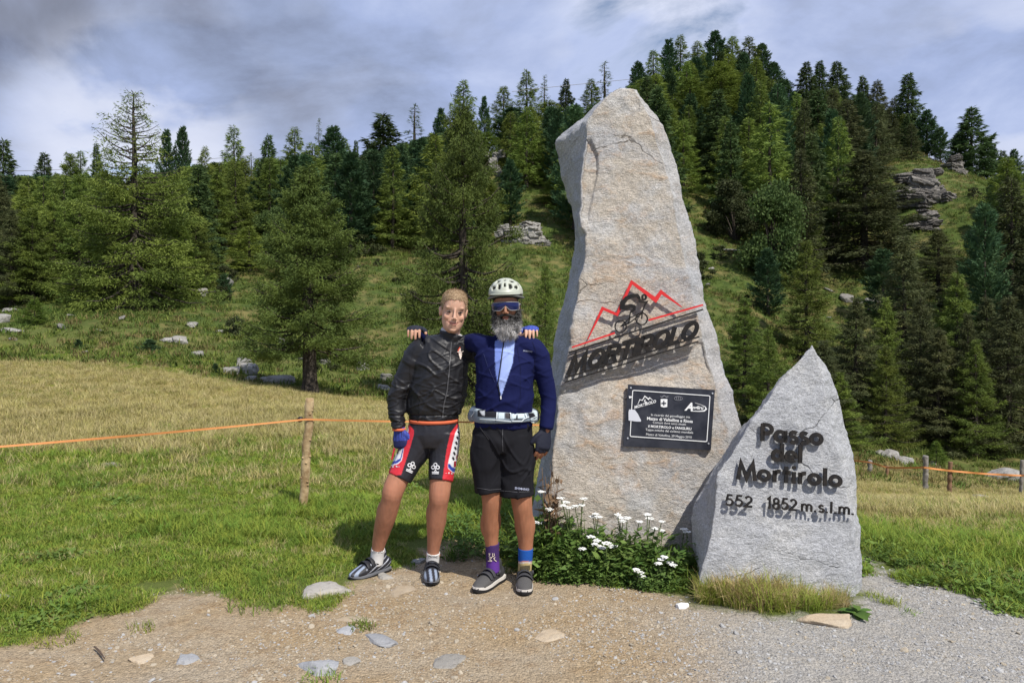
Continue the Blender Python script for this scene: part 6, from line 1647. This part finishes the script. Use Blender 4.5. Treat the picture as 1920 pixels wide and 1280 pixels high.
Fh.append(tuple(NV*NU+j for j in range(NU)))
mb = MB(); mb.add(HB(Vh), Fh); hm = mb.build('helmet', True)
o = bpy.data.objects.new('tmp', hm); COL.objects.link(o); md = o.modifiers.new('s', 'SOLIDIFY'); md.thickness = .016; md.offset = -1
hm2 = bpy.data.meshes.new_from_object(o.evaluated_get(bpy.context.evaluated_depsgraph_get())); bpy.data.objects.remove(o)
hel = kid('helmet', hm2, M_HELM, B, B)
V, Fc = ellipsoid(hc+np.array([0, 0, -.002]), hr*.87, 32, 20); mb = MB(); mb.add(HB(V), [f for f in Fc if V[list(f)][:, 2].mean() > hc[2]-.035]); obj('liner', mb.build('liner', True), M_LINER, hel)
rim = [hc+np.array([math.cos(t)*hr[0]*.985, math.sin(t)*hr[1]*.985, (-.028+.020*(max(0, -math.sin(t))**2)) if True else 0]) for t in np.linspace(0, 2*math.pi, 40)]
V, Fc = loft(rim, [(.007, .010)]*40, 8, 1, side=(0, 0, 1)); mb = MB(); mb.add(HB(V), Fc); obj('rim', mb.build('rim', True), M_HELMD, hel)
vis = MB(); tv = np.linspace(-math.pi*.80, -math.pi*.20, 15); Vv = []
for t in tv:
    b0 = hc+np.array([math.cos(t)*hr[0]*1.0, math.sin(t)*hr[1]*1.0, -.004]); o1 = np.array([math.cos(t), math.sin(t), 0])*.015*(-math.sin(t))**2
    for dz, k in ((.004, 0), (.001, 1), (-.004, 1), (-.004, 0)): Vv.append(b0+o1*k+np.array([0, 0, dz]))
Fv = [(4*i+a, 4*i+(a+1) % 4, 4*i+4+(a+1) % 4, 4*i+4+a) for i in range(14) for a in range(4)]
vis.add(HB(Vv), Fv); obj('visor', vis.build('visor', True), M_HELM, hel)
for s in (-1, 1):
    V, Fc = loft([(s*.088, -.02, .045), (s*.086, -.015, .0), (s*.074, -.022, -.055), (s*.05, -.05, -.10)], [(.009, .002)]*4, 8, 3, side=(0, 1, 0)); mb = MB(); mb.add(HB(V), Fc); obj('chin_strap', mb.build('strap', True), M_LINER, hel)
# sunglasses
M_LENS = mat('mirror_lens', (.008, .013, .085), rough=.08, spec=.8, metal=.2); M_FRAME = mat('glasses_frame', (.30, .30, .30), rough=.35)
nu = 33; top_ = []; bot_ = []
def lens_pt(u, v):
    x = .076*math.sin(u*1.05)/math.sin(1.05); y = -.101+.040*abs(u)**2.2
    zt = .025-.005*u*u; zb = -.024+.005*abs(u)**3+.024*math.exp(-(u/.20)**2)
    return (x, y-.004*math.sin(v*math.pi), lerp(zb, zt, v))
Vl = [lens_pt(u, v) for v in np.linspace(0, 1, 6) for u in np.linspace(-1, 1, nu)]
Fl = [(i*nu+j, i*nu+j+1, (i+1)*nu+j+1, (i+1)*nu+j) for i in range(5) for j in range(nu-1)]
mb = MB(); mb.add(HB(np.array(Vl)), Fl)
gl = kid('sunglasses', mb.build('lens', True), M_LENS, B, B)
edge_ = [lens_pt(u, 0) for u in np.linspace(-1, 1, nu)]+[lens_pt(1, v) for v in (.35, .7)]+[lens_pt(u, 1) for u in np.linspace(1, -1, 17)]+[lens_pt(-1, v) for v in (.7, .35, .0)]
V, Fc = loft(np.array(edge_), [.0020]*len(edge_), 8, 1, side=(0, 1, 0)); mb = MB(); mb.add(HB(V), Fc); obj('frame', mb.build('frame', True), M_FRAME, gl)
for s in (-1, 1):
    V, Fc = loft([(s*.076, -.061, .008), (s*.082, -.02, .010), (s*.084, .02, .006)], [(.003, .005)]*3, 8, 3, side=(0, 1, 0)); mb = MB(); mb.add(HB(V), Fc); obj('temple', mb.build('temple', True), M_FRAME, gl)

# jersey
M_JERSEY = mfab('jersey_cloth', rough=.85, bump=.002, bscale=40, spec=.12)
je = [loft([b_(944, 800), b_(944, 782), b_(945, 755), b_(946, 725), b_(947, 695), b_(948, 670), b_(950, 652), b_(950, 642)],
           [(.170, .130), (.176, .140), (.176, .148), (.176, .145), (.178, .138), (.185, .12), (.135, .095), (.085, .08)], 26, 4, cap='flat'),
      loft([b_(950, 655), b_(990, 651), b_(1007, 662), b_(1017, 695), b_(1028, 742, .01), b_(1027, 775, -.01), b_(1023, 803, -.03)], [.070, .068, .066, .058, .050, .046, .040], 18, 4, cap='flat'),
      loft([b_(950, 655), b_(908, 648, .02), b_(890, 642, .10), P(850, 648, 4.90), P(812, 648, 4.93), P(784, 623, 4.83)], [.070, .066, .060, .050, .042, .036], 18, 4),
      loft([b_(950, 650), b_(950, 638, -.003), b_(950, 628, -.005)], [(.082, .078), (.076, .072), (.078, .074)], 20, 3, cap='flat')]
jerB = join(je, .0060, 4)
folds(jerB, .0060, 11, 51, 35, mask=lambda V: np.where(V[:, 2] > 1.48, .4, 1.0)); folds(jerB, .0035, 18, 53, -20)
NAVY = (.008, .011, .058)
z1 = lambda *p: [(640+x/4, 500+y/4) for x, y in p]
LBL = (.17, .24, .58); LB2 = (.33, .42, .76)
paint(jerB, NAVY, [(z1((1150, 560), (1215, 530), (1215, 600), (1178, 900), (1155, 780)), LBL, .35), (z1((1215, 530), (1300, 530), (1298, 600), (1285, 720), (1200, 972), (1172, 880), (1190, 760)), LB2, .35)])
kid('jersey', jerB, M_JERSEY, B, B)
M_BLKZ = mat('black_zip', (.012, .012, .014), rough=.5); M_PULL = mat('zip_pull', (.7, .7, .7), rough=.4)
decal_strip(z1((1222, 525), (1213, 600), (1195, 740), (1175, 875), (1190, 960)), 2.0, jerB, 'zip', M_BLKZ, B, B, sub=6)
decal_strip(z1((1196, 968), (1197, 992)), 2.2, jerB, 'zip_pull', M_PULL, B, B, lift=.006)
M_REFL = mat('grey_reflective_print', (.42, .45, .58), rough=.5)
decal_text('SHIMANO', (981, 658.5), (998, 660.5), jerB, M_REFL, B, B, bold=.02, hs=1.0)
glove(hBl, B, B, (.014, .016, .030)); glove(hBr, B, B, (.016, .018, .030))

# loose shorts
ss = [loft([b_(944, 790), b_(944, 805), b_(942, 825), b_(941, 845)], [(.168, .128), (.178, .135), (.182, .140), (.14, .12)], 24, 4, cap='flat'),
      loft([b_(918, 815), b_(914, 850, -.005), b_(914, 885, -.01), b_(917, 922, -.02)], [(.10, .125), (.104, .125), (.094, .115), (.083, .105)], 24, 5, cap='flat'),
      loft([b_(963, 815), b_(966, 850, -.005), b_(967, 890, -.01), b_(968, 929, -.02)], [(.112, .125), (.112, .125), (.106, .118), (.102, .112)], 24, 5, cap='flat')]
shB = join(ss, .0060, 3)
folds(shB, .010, 10, 61, 78); folds(shB, .006, 13, 63, -55); folds(shB, .003, 25, 64, 60)
kid('loose_shorts', shB, mat('black_shorts', (.012, .012, .015), rough=.85, spec=.15, bump=.001, bscale=60), B, B)
decal_text('SHIMANO', (965, 916.5), (992, 919.5), shB, M_REFL, B, B, bold=.02, hs=1.0)

M_SEAM = mat('seam', (.005, .007, .036), rough=.9); M_SEAML = mat('pale_seam', (.05, .06, .16), rough=.7); M_PIPE = mat('grey_piping', (.12, .12, .13), rough=.6)
decal_strip([(998, 640), (1004, 655), (1003, 680), (1000, 702)], .6, jerB, 'seam', M_SEAM, B, B, sub=4, lift=.0024, d=.0008)
decal_strip([(905, 657), (914, 685), (928, 716)], .6, jerB, 'seam', M_SEAML, B, B, sub=4, lift=.0024, d=.0008)
decal_strip([(969, 641), (976, 690), (976, 745), (972, 764)], .5, jerB, 'seam', M_SEAM, B, B, sub=4, lift=.0024, d=.0008)
decal_strip([(899.5, 800), (916.7, 824)], 1.1, shB, 'pocket_zip', M_PIPE, B, B, sub=5, lift=.0015, d=.0010)
decal_strip([(943, 796), (942, 820), (943, 846)], .6, shB, 'seam', M_PIPE, B, B, sub=5, lift=.0024, d=.0008)
decal_strip([(894, 914), (918, 918), (940, 916)], .6, shB, 'seam', M_PIPE, B, B, sub=5, lift=.0024, d=.0008)
decal_strip([(938, 919), (968, 922), (998, 921)], .6, shB, 'seam', M_PIPE, B, B, sub=5, lift=.0024, d=.0008)
decal_strip([(776, 650), (768, 690), (770, 715)], .6, jackA, 'seam', M_NYLON, A, A, sub=5, lift=.0024, d=.0008)

# waist pack
zB = lambda *p: [(870+x/9.844, 740+y/9.844) for x, y in p]
be_ = [loft([b_(944, 787.5), b_(944, 785), b_(944.5, 774), b_(945, 767)], [(.181, .146), (.187, .152), (.187, .152), (.181, .146)], 40, 3, cap='flat'),
       loft([b_(890, 774, .02), b_(886, 779, .04)], [(.036, .05), (.032, .045)], 16, 3), loft([b_(1000, 778, .03), b_(1003, 781, .04)], [(.034, .05), (.030, .045)], 16, 3)]
belt = join(be_, .005, 2)
BK = (.015, .015, .02); LG = (.62, .72, .76)
paint(belt, (.20, .24, .28), [
    (zB((90, 220), (290, 240), (280, 300), (90, 290)), (.55, .63, .66), .3), (zB((250, 280), (400, 270), (390, 410), (250, 400)), BK, .3), (zB((285, 300), (380, 290), (385, 390), (340, 380)), (.62, .64, .66), .3),
    (zB((385, 290), (610, 300), (590, 430), (385, 420)), BK, .3), (zB((640, 330), (750, 330), (745, 440), (630, 440)), LG, .3), (zB((755, 330), (860, 330), (850, 440), (755, 430)), (.05, .045, .05), .3),
    (zB((880, 350), (1140, 340), (1140, 430), (890, 440)), LG, .3), (zB((960, 370), (990, 370), (990, 430), (960, 430)), BK, .3), (zB((860, 310), (1130, 320), (1130, 345), (870, 345)), BK, .3),
    (zB((920, 440), (1090, 440), (1080, 465), (920, 465)), BK, .3), (zB((1190, 270), (1360, 290), (1370, 520), (1250, 510)), (.50, .58, .60), .3), (zB((1180, 330), (1280, 330), (1330, 400), (1210, 440)), BK, .3)])
bo = kid('waist_pack', belt, mfab('pack_fabric', rough=.6, bump=.002, bscale=50), B, B)
M_WEB = mat('white_webbing', (.66, .72, .74), rough=.7)
def bstrip(pts, w, m, nm): 
    o = decal_strip(zB(*pts), w, belt, nm, m, B, B, lift=.006); return o
bstrip([(380, 270), (620, 262), (800, 285), (865, 345), (868, 440)], 1.8, M_WEB, 'webbing'); bstrip([(290, 445), (600, 460), (870, 490)], 1.5, M_WEB, 'webbing')
bstrip([(890, 482), (1070, 485), (1110, 440), (1200, 400)], 2.0, M_WEB, 'webbing'); bstrip([(1230, 450), (1350, 385)], 1.5, M_WEB, 'webbing'); bstrip([(1240, 480), (1355, 450)], 1.5, M_WEB, 'webbing')
bstrip([(1240, 500), (1330, 515)], 1.4, M_WEB, 'webbing'); bstrip([(130, 400), (185, 330), (180, 280)], 1.2, M_WEB, 'webbing'); bstrip([(615, 300), (605, 440)], 2.6, M_WEB, 'buckle')
bstrip([(1130, 325), (1160, 420)], 2.6, M_WEB, 'buckle')

# odd socks, grey shoes
def purple(px, py):
    c = np.tile(np.array([.055, .025, .115]), (len(px), 1)); c[py > 1052] = (.11, .035, .26); return c
def stripes(px, py):
    c = np.tile(np.array([.012, .085, .36]), (len(px), 1)); k = py > 1051.5; c[k] = (.55, .20, .13); k = py > 1053.3; c[k] = (.62, .56, .50); k = py > 1055.5; c[k] = (.46, .36, .16)
    return c
_, mp = sock([b_(923, 1017.5, .034), b_(923.3, 1032, .036), b_(923.8, 1050, .038), b_(924.5, 1070, .04)], [(.0425, .048), (.042, .047), (.0405, .046), (.041, .05)], 'sock', M_SOCK, purple, B, B)
_, ms = sock([b_(985.5, 1027, .03), b_(985.2, 1040, .03), b_(984.6, 1055, .03), b_(983.5, 1072, .03)], [(.046, .050), (.0445, .049), (.042, .047), (.041, .05)], 'sock', M_SOCK, stripes, B, B)
M_CREAM = mat('cream_print', (.66, .56, .48), rough=.8); M_OLV = mat('dark_stripe', (.10, .085, .05), rough=.8)
zS = lambda *p: [(870+x/10.667, 1000+y/10.667) for x, y in p]
for q in ([(490, 400), (520, 400), (500, 440), (520, 440)], [(570, 390), (570, 450), (600, 450)], [(600, 390), (610, 440)], [(500, 480), (560, 470), (510, 520), (560, 540)], [(590, 480), (620, 530), (650, 550)], [(620, 460), (600, 520)], [(480, 545), (560, 550)]):
    decal_strip(zS(*q), 1.1, mp, 'sock_print', M_CREAM, B, B, sub=2)
for y in (635, 660, 685, 708):
    decal_strip(zS((1115, y), (1210, y+6), (1325, y)), .8, ms, 'sock_stripe', M_OLV, B, B)
M_SHOE2 = mat('grey_shoe_mesh', attr='col', rough=.8, bump=.003, bscale=140, var=.35, nscale=120); M_MIDW = mat('pale_midsole', (.66, .63, .58), rough=.6); M_STR2 = mat('charcoal_strap', (.05, .05, .054), rough=.6)
mtb = dict(base=(.045, .045, .048), toe=(.085, .082, .080), stripe=(.1, .1, .1), mat=M_SHOE2, sole_h=.034, outsole=M_BLK, midsole=M_MIDW, straps=3, strap_mat=M_STR2)
shoe(B, B, tuple(b_(925, 1068, .045)[:2]), math.radians(-30), mtb, 'mtb', 1.03)
shoe(B, B, tuple(b_(984, 1072, .03)[:2]), math.radians(-2), mtb, 'mtb', 1.03)
# ================================================================== posts and tape
M_POSTW = mat('peeled_post_wood', (.50, .37, .21), rough=.85, nmix=(.30, .20, .10), nscale=14, bump=.006, bscale=40)
M_POSTG = mat('weathered_post', (.27, .25, .22), rough=.9, nmix=(.17, .155, .14), nscale=10, bump=.006, bscale=30)
M_POSTR = mat('reddish_post', (.25, .145, .085), rough=.9, nmix=(.17, .10, .06), nscale=10, bump=.006, bscale=30)
M_TAPE = mat('orange_tape', (.72, .30, .10), rough=.6, trans=.15)
M_INS = mat('black_insulator', (.015, .015, .015), rough=.4)
def post(px0, py0, px1, py1, Y, rpx, m, label, tape_py=None, knots=False, seed=1):
    b0 = P(px0, py0, Y); t0 = P(px1, py1, Y); zg = tz1(b0[0], Y)
    e = thing('fence_post', label, 'fence post', (b0[0], Y, zg))
    r = rpx*Y/F; g = np.random.default_rng(seed)
    base = np.array([b0[0]+(b0[0]-t0[0])*.15, Y, min(b0[2], zg)-.12])
    n = 16; s = np.linspace(0, 1, n)[:, None]; pts = base*(1-s)+t0*s; pts[1:-1] += g.normal(0, r*.08, (n-2, 3))
    rad = r*(1.0+g.normal(0, .07, n)); rad[-1] *= .92
    V, Fc = loft(pts, list(rad), 12, 2, cap='flat'); mb = MB(); mb.add(V, Fc); kid('pole', mb.build('pole', True), m, e, e)
    if knots:
        for k in range(13):
            q = g.uniform(.12, .97); a = g.uniform(math.pi, 2*math.pi); c = base*(1-q)+t0*q+np.array([math.cos(a), math.sin(a), 0])*r*.92
            V, Fc = ellipsoid(c, (r*.32, r*.32, r*.26), 10, 6); mb = MB(); mb.add(V, Fc); kid('knot', mb.build('knot', True), m, e, e)
    if tape_py:
        q = P(lerp(px1, px0, (tape_py-py1)/(py0-py1)), tape_py, Y)
        V, Fc = loft([q+np.array([-r*.6, -r*.6, 0]), q+np.array([-r*1.9, -r*.9, 0])], [r*.28, r*.28], 8, 2, cap='flat'); mb = MB(); mb.add(V, Fc)
        V, Fc = loft([q+np.array([-r*1.7, -r*1.2, 0]), q+np.array([-r*1.7, -r*.4, 0])], [r*.62, r*.62], 14, 2, side=(1, 0, 0), cap='flat'); mb.add(V, Fc); kid('insulator', mb.build('insulator', True), M_INS, e, e)
    return e
post(569, 951, 581, 746, 6.36, 8.2, M_POSTW, 'pale peeled post with knots and a black insulator, left of the young cyclist', 785, True)
post(1630, 922, 1632, 862, 24, 4.3, M_POSTG, 'grey split post nearest the engraved boulder on the falling meadow', seed=3)
post(1659, 926, 1664, 873, 23.5, 3.0, M_POSTR, 'thin crooked brown post right of the grey split post', seed=4)
post(1735, 923, 1736, 854, 20.8, 4.8, M_POSTG, 'thick weathered grey post, tallest of the falling meadow', seed=5)
post(1780, 931, 1782, 865, 21, 4.0, M_POSTR, 'reddish brown post right of the tallest grey post', seed=6)
post(1914, 931, 1917, 862, 21, 3.4, M_POSTG, 'grey post at the right edge of the picture', seed=7)
post(38, 664, 38, 636, 27, 2.4, M_POSTG, 'small far post beside the bushy larch sapling at the left', seed=8)
post(1250, 890, 1251, 800, 9.0, 5.0, M_POSTG, 'post hidden behind the tall stone where the tape ends', seed=9)
def tape(name, pts, w, label, twist=.5):
    q = np.array(pts, float); n = 14; o = []
    for i in range(len(q)-1):
        for k in range(n):
            s = k/n; p = lerp(q[i], q[i+1], s); p = p-np.array([0, 0, .012*np.linalg.norm(q[i+1]-q[i])*s*(1-s)]); o.append(p)
    o.append(q[-1]); o = np.array(o); V = []
    for i, p in enumerate(o):
        a = twist*math.sin(i*.55)+.2; d = np.array([0, math.sin(a)*.6, math.cos(a)])*w/2; V += [p-d, p+d, p+d+np.array([0, .0012, 0]), p-d+np.array([0, .0012, 0])]
    m_ = len(o); Fc = [(4*i+a, 4*i+(a+1) % 4, 4*i+4+(a+1) % 4, 4*i+4+a) for i in range(m_-1) for a in range(4)]
    mb = MB(); mb.add(V, Fc); obj(name, mb.build(name), M_TAPE, label=label, category='fence tape')
tape('fence_tape', [P(-520, 862, 4.2), P(0, 837, 4.95), P(572, 786, 6.30), P(880, 791, 7.1), P(1249, 803, 8.95)], .016, 'orange tape stretched across the meadow past the pale peeled post')
tape('fence_tape', [P(1560, 858, 25), P(1630, 866, 23.9), P(1664, 876, 23.4), P(1733, 876, 20.7), P(1781, 882, 20.9), P(1850, 888, 21), P(1915, 891, 20.9), P(2000, 894, 20)], .055, 'thin orange red tape between the posts of the falling meadow')
tape('fence_tape', [P(-60, 628, 27), P(0, 640, 27), P(38, 650, 26.9)], .06, 'short far orange tape at the left edge')

# ================================================================== plants by the stones
M_STEM = mat('plant_stem', (.10, .14, .04), rough=.7); M_PET = mat('white_petals', (.78, .78, .74), rough=.7, var=.12, nscale=90); M_YLEAF = mat('yarrow_leaf', (.055, .105, .03), rough=.7, nmix=(.09, .14, .04), nscale=20, trans=.25)
gF = np.random.default_rng(21)
def yarrow(label, heads, Y, base_dx=0):
    x0 = P(np.mean([h[0] for h in heads]), 1000, Y)[0]; z0 = tz1(x0, Y)
    e = thing('yarrow_plant', label, 'flowering plant', (x0, Y, z0))
    lf = []; 
    for k, (px, py) in enumerate(heads):
        h = P(px, py, Y+gF.uniform(-.06, .04)); g = np.array([lerp(x0, h[0], .55)+gF.normal()*.02, Y+gF.normal()*.03, z0-.02])
        mid = lerp(g, h, .55)+np.array([gF.normal()*.015, .0, .0]); V, Fc = loft([g, mid, h], [.0035, .003, .0025], 6, 4); mb = MB(); mb.add(V, Fc); kid('stem', mb.build('stem', True), M_STEM, e, e)
        mb = MB(); R0 = .025*gF.uniform(.75, 1.15)
        for j in range(24):
            a = j*2.4; rr_ = R0*math.sqrt((j+.5)/24); c = h+np.array([rr_*math.cos(a), rr_*math.sin(a)*.9, .004-.25*rr_+gF.normal()*.0022])
            r1 = gF.uniform(.0052, .0080); th_ = np.linspace(0, 6.28, 7)[:-1]
            V = [c+np.array([math.cos(t)*r1, math.sin(t)*r1, gF.normal()*.0012]) for t in th_]+[c+np.array([0, 0, .0035]), c-np.array([0, 0, .006])]
            mb.add(V, [(i, (i+1) % 6, 6) for i in range(6)]+[((i+1) % 6, i, 7) for i in range(6)])
        kid('flower_head', mb.build('flower_head'), M_PET, e, e)
        for j in range(16):
            q = gF.uniform(.08, .85); p = lerp(lerp(g, mid, min(1, q*2)), h, max(0, q*2-1)) if q > .5 else lerp(g, mid, q*2)
            a = gF.uniform(0, 6.28); d = np.array([math.cos(a), math.sin(a), gF.uniform(.1, .7)]); d /= np.linalg.norm(d); s = np.cross(d, [0, 0, 1]); l = gF.uniform(.04, .09)*(1.2-q)
            V = [p, p+d*l*.5+s*.007, p+d*l-np.array([0, 0, l*.25]), p+d*l*.5-s*.007]; lf.append(V)
    mb = MB()
    for V in lf: mb.add(V, [(0, 1, 2, 3)])
    kid('leaves', mb.build('leaves'), M_YLEAF, e, e)
yarrow('tallest white yarrow in front of the lower left corner of the tall stone', [(1051, 933), (1061, 941), (1067, 951), (1078, 948), (1090, 946), (1094, 934), (1056, 947)], 4.80)
yarrow('white yarrow beside the bearded man\'s knee at the edge of the tall stone', [(1015, 921), (1030, 954), (1009, 979)], 4.85)
yarrow('white yarrow with two flat heads side by side against the tall stone', [(1112, 967), (1122, 968), (1117, 963)], 4.78)
yarrow('white yarrow in the middle of the flower bed against the tall stone', [(1163, 970), (1176, 970), (1158, 964), (1168, 976)], 4.76)
yarrow('white yarrow right of the bed middle with several loose heads', [(1214, 964), (1199, 977), (1241, 977), (1241, 994), (1228, 990), (1218, 971)], 4.74)
yarrow('low white yarrow with the densest heads in front of the bed', [(1108, 1005), (1119, 1012), (1125, 1023), (1137, 1017), (1149, 1023), (1092, 1028), (1115, 1019), (1130, 1026)], 4.62)
yarrow('white yarrow drooping out of the shadow by the engraved boulder', [(1240, 1048), (1262, 1058), (1234, 1055), (1246, 1043), (1256, 1054)], 4.50)
yarrow('lowest white yarrow hanging over the dirt in front of the bed', [(1199, 1072), (1193, 1067), (1203, 1079)], 4.45)
yarrow('single white yarrow in the gap between the two stones', [(1288, 996), (1283, 991)], 4.72)
MWB = mgrass('bed_leaf', (.085, .155, .035), (.12, .19, .04)); MWB2 = mgrass('bed_leaf_light', (.15, .22, .055), (.11, .18, .04))
bed_t = [(leaf_tuft(200+i, 60, .10, .20, .055, .022), [MWB, MWB2][i % 2]) for i in range(4)]+[(blades(210+i, 34, .07, .12, .26, .007, .8), [MWB, MG[1]][i]) for i in range(2)]
x = []; y = []; sc_ = []
for k in range(400):
    px = gF.uniform(1000, 1312); f = (px-1000)/312
    Y = gF.uniform(lerp(4.60, 4.36, f**.8), lerp(4.92, 4.70, f)); x.append((px-CX)*Y/F); y.append(Y)
    sc_.append(gF.uniform(.40, 1.2)*lerp(1.25, .85, f)*(1-.55*(1-sstep(Y, lerp(4.60, 4.36, f), lerp(4.74, 4.55, f))))*(1+.45*sstep(Y, lerp(4.76, 4.55, f), 4.9)))
for k in range(80):
    px = gF.uniform(838, 1010); Y = gF.uniform(4.95, 5.9); x.append((px-CX)*Y/F); y.append(Y); sc_.append(gF.uniform(.4, .85))
for k in range(60):
    px = gF.uniform(1620, 1960); Y = np.interp(px, [1612, 1660, 1700, 1800, 1920], [5.0, 4.86, 4.75, 4.46, 4.16])+gF.uniform(0.0, .25); x.append((px-CX)*Y/F); y.append(Y); sc_.append(gF.uniform(.25, .5))
x = np.array(x); y = np.array(y); n = len(x)
scatter('flower_bed_leaves', np.stack([x, y, TZ(x, y)-.01], 1), np.stack([gF.normal(0, .1, n), gF.normal(0, .1, n), gF.uniform(0, 6.28, n)], 1), np.array(sc_), gF.choice([0, 1, 2, 3, 0, 2, 4, 5], n), bed_t, 'dense green leaves under the white flowers at the foot of the tall stone', 'ground cover')
# straw and grass round the foot of the engraved boulder
MST = mgrass('boulder_straw', (.52, .42, .20), (.40, .31, .13))
tuf = [(blades(230+i, 40, .06, .10, .24, .0045, 1.0), [MST, MG[0], MST, MG[1]][i]) for i in range(4)]
x = []; y = []
for k in range(190):
    px = 1318+270*gF.uniform()**1.25; lo_ = np.interp(px, [1318, 1420, 1540, 1606], [4.20, 4.12, 4.10, 4.18]); Y = gF.uniform(lo_, 4.38); x.append((px-CX)*Y/F); y.append(Y)
x = np.array(x); y = np.array(y); n = len(x)
scatter('boulder_grass', np.stack([x, y, TZ(x, y)-.005], 1), np.stack([gF.normal(-.1, .2, n), gF.normal(0, .2, n), gF.uniform(0, 6.28, n)], 1), gF.uniform(.45, 1.0, n)*(.7+.5*np.exp(-((x-1.35)/.25)**2)), gF.choice([0, 0, 2, 2, 1], n), tuf, 'straw and green grass growing round the foot of the engraved boulder', 'grass')
def tuft_thing(px, py, label, m_, n=60, rad=.06, h=(.03, .07), seed=3):
    gx_, gy_ = g0(px, py); o = obj('grass_tuft', blades(seed, n, rad, h[0], h[1], .005, 1.1), m_, loc=(gx_, gy_, tz1(gx_, gy_)), label=label, category='grass tuft')
tuft_thing(680, 1176, 'little bright green grass tuft alone among flat stones in the dirt', MG[1], 110, .07, seed=241)
tuft_thing(600, 1276, 'green grass at the foot of the rounded bluish stone', MG[1], 90, .09, seed=242)
tuft_thing(265, 1180, 'small thin grass tuft in the brown dirt', MG[0], 50, .07, seed=243)
tuft_thing(100, 1200, 'ragged grass tuft at the left end of the dirt', MG[0], 120, .12, seed=244)
tuft_thing(735, 1062, 'short grass beside the small pale stone between the shoes', MG[1], 70, .08, seed=245)
tuft_thing(500, 1130, 'thick tongue of grass reaching over the dirt beside the large pale slab', MG[1], 260, .22, (.04, .09), seed=246)
tuft_thing(1150, 1082, 'yellowish grass at the front edge of the flower bed', MG[0], 120, .14, (.03, .08), seed=247)
# dock with broad leaves at the corner of the boulder
e0 = np.array([*g0(1602, 1150), 0.]); e = thing('dock_plant', 'broad leaved dock at the right foot of the engraved boulder', 'plant', (e0[0], e0[1], tz1(e0[0], e0[1])))
def leafmesh(l, w, bend):
    s = np.linspace(0, 1, 7); V = []; Fc = []
    for q in s:
        ww = w*math.sin(math.pi*min(1, q*.92+.06))**.8*.5; z = l*(.55*q-bend*q*q)
        V += [(l*q*.85, -ww, z+.18*ww), (l*q*.85, 0, z-.05*ww), (l*q*.85, ww, z+.18*ww)]
    for i in range(6): Fc += [(3*i, 3*i+1, 3*i+4, 3*i+3), (3*i+1, 3*i+2, 3*i+5, 3*i+4)]
    mb = MB(); mb.add(V, Fc); return mb.build('leaf', True)
lms = [leafmesh(.13, .055, .35), leafmesh(.10, .05, .6), leafmesh(.15, .06, .5)]
for k in range(13):
    o = obj('leaf', lms[k % 3], MWB, e, (gF.normal()*.015, gF.normal()*.015, .005)); o.rotation_euler = (gF.normal()*.2, gF.normal()*.25, k*2.4); o.scale = (gF.uniform(.6, 1.0),)*3
# withered stalks on the left edge of the tall stone
e0 = P(1034, 1000, 4.86); e = thing('withered_plant', 'withered brown stalks hanging at the left edge of the tall stone', 'plant', (e0[0], 4.86, tz1(e0[0], 4.86)))
M_WITH = mat('withered_stalk', (.26, .17, .10), rough=.9, nmix=(.16, .10, .06), nscale=20)
for k in range(26):
    p0 = P(1034+gF.normal()*9, 1000, 4.86+gF.normal()*.03); p0[2] = tz1(p0[0], 4.86)-.02; p1 = P(1032+gF.normal()*11, gF.uniform(872, 960), 4.86+gF.normal()*.02); mid = lerp(p0, p1, .5)+gF.normal(0, .014, 3)
    V, Fc = loft([p0, mid, p1], [.004, .0035, .002], 5, 3); mb = MB(); mb.add(V, Fc)
    for j in range(7):
        q = gF.uniform(.2, 1); c = lerp(p0, p1, q)+gF.normal(0, .008, 3); d = gF.normal(size=3)*.018; s = gF.normal(size=3)*.009; mb.add([c, c+d+s, c+d*2, c+d-s], [(0, 1, 2, 3)])
    kid('stalk', mb.build('stalk'), M_WITH, e, e)
# twigs on the dirt
M_TWIG = mat('twig', (.10, .07, .05), rough=.9)
for pts, lab in (([(177, 1216), (186, 1224), (196, 1238)], 'short dark twig lying on the brown dirt'),):
    q = [np.array([*g0(*p), .012]) for p in pts]; V, Fc = loft(q, [.004, .005, .003], 6, 3); mb = MB(); mb.add(V, Fc); obj('twig', mb.build('twig', True), M_TWIG, label=lab, category='twig')
# overhead cables
M_CAB = mat('cable', (.30, .30, .32), rough=.5)
for pts, lab in (([P(-300, 325, 78), P(60, 320, 78), P(210, 312, 80), P(470, 292, 88)], 'thin cable crossing above the trees at the left'),
                 ([P(960, 172, 86), P(1040, 163, 88), P(1180, 149, 92), P(1230, 143, 94)], 'thin cable above the wood behind the top of the tall stone')):
    V, Fc = loft(pts, [.03]*len(pts), 5, 6); mb = MB(); mb.add(V, Fc); obj('power_cable', mb.build('power_cable', True), M_CAB, label=lab, category='cable')
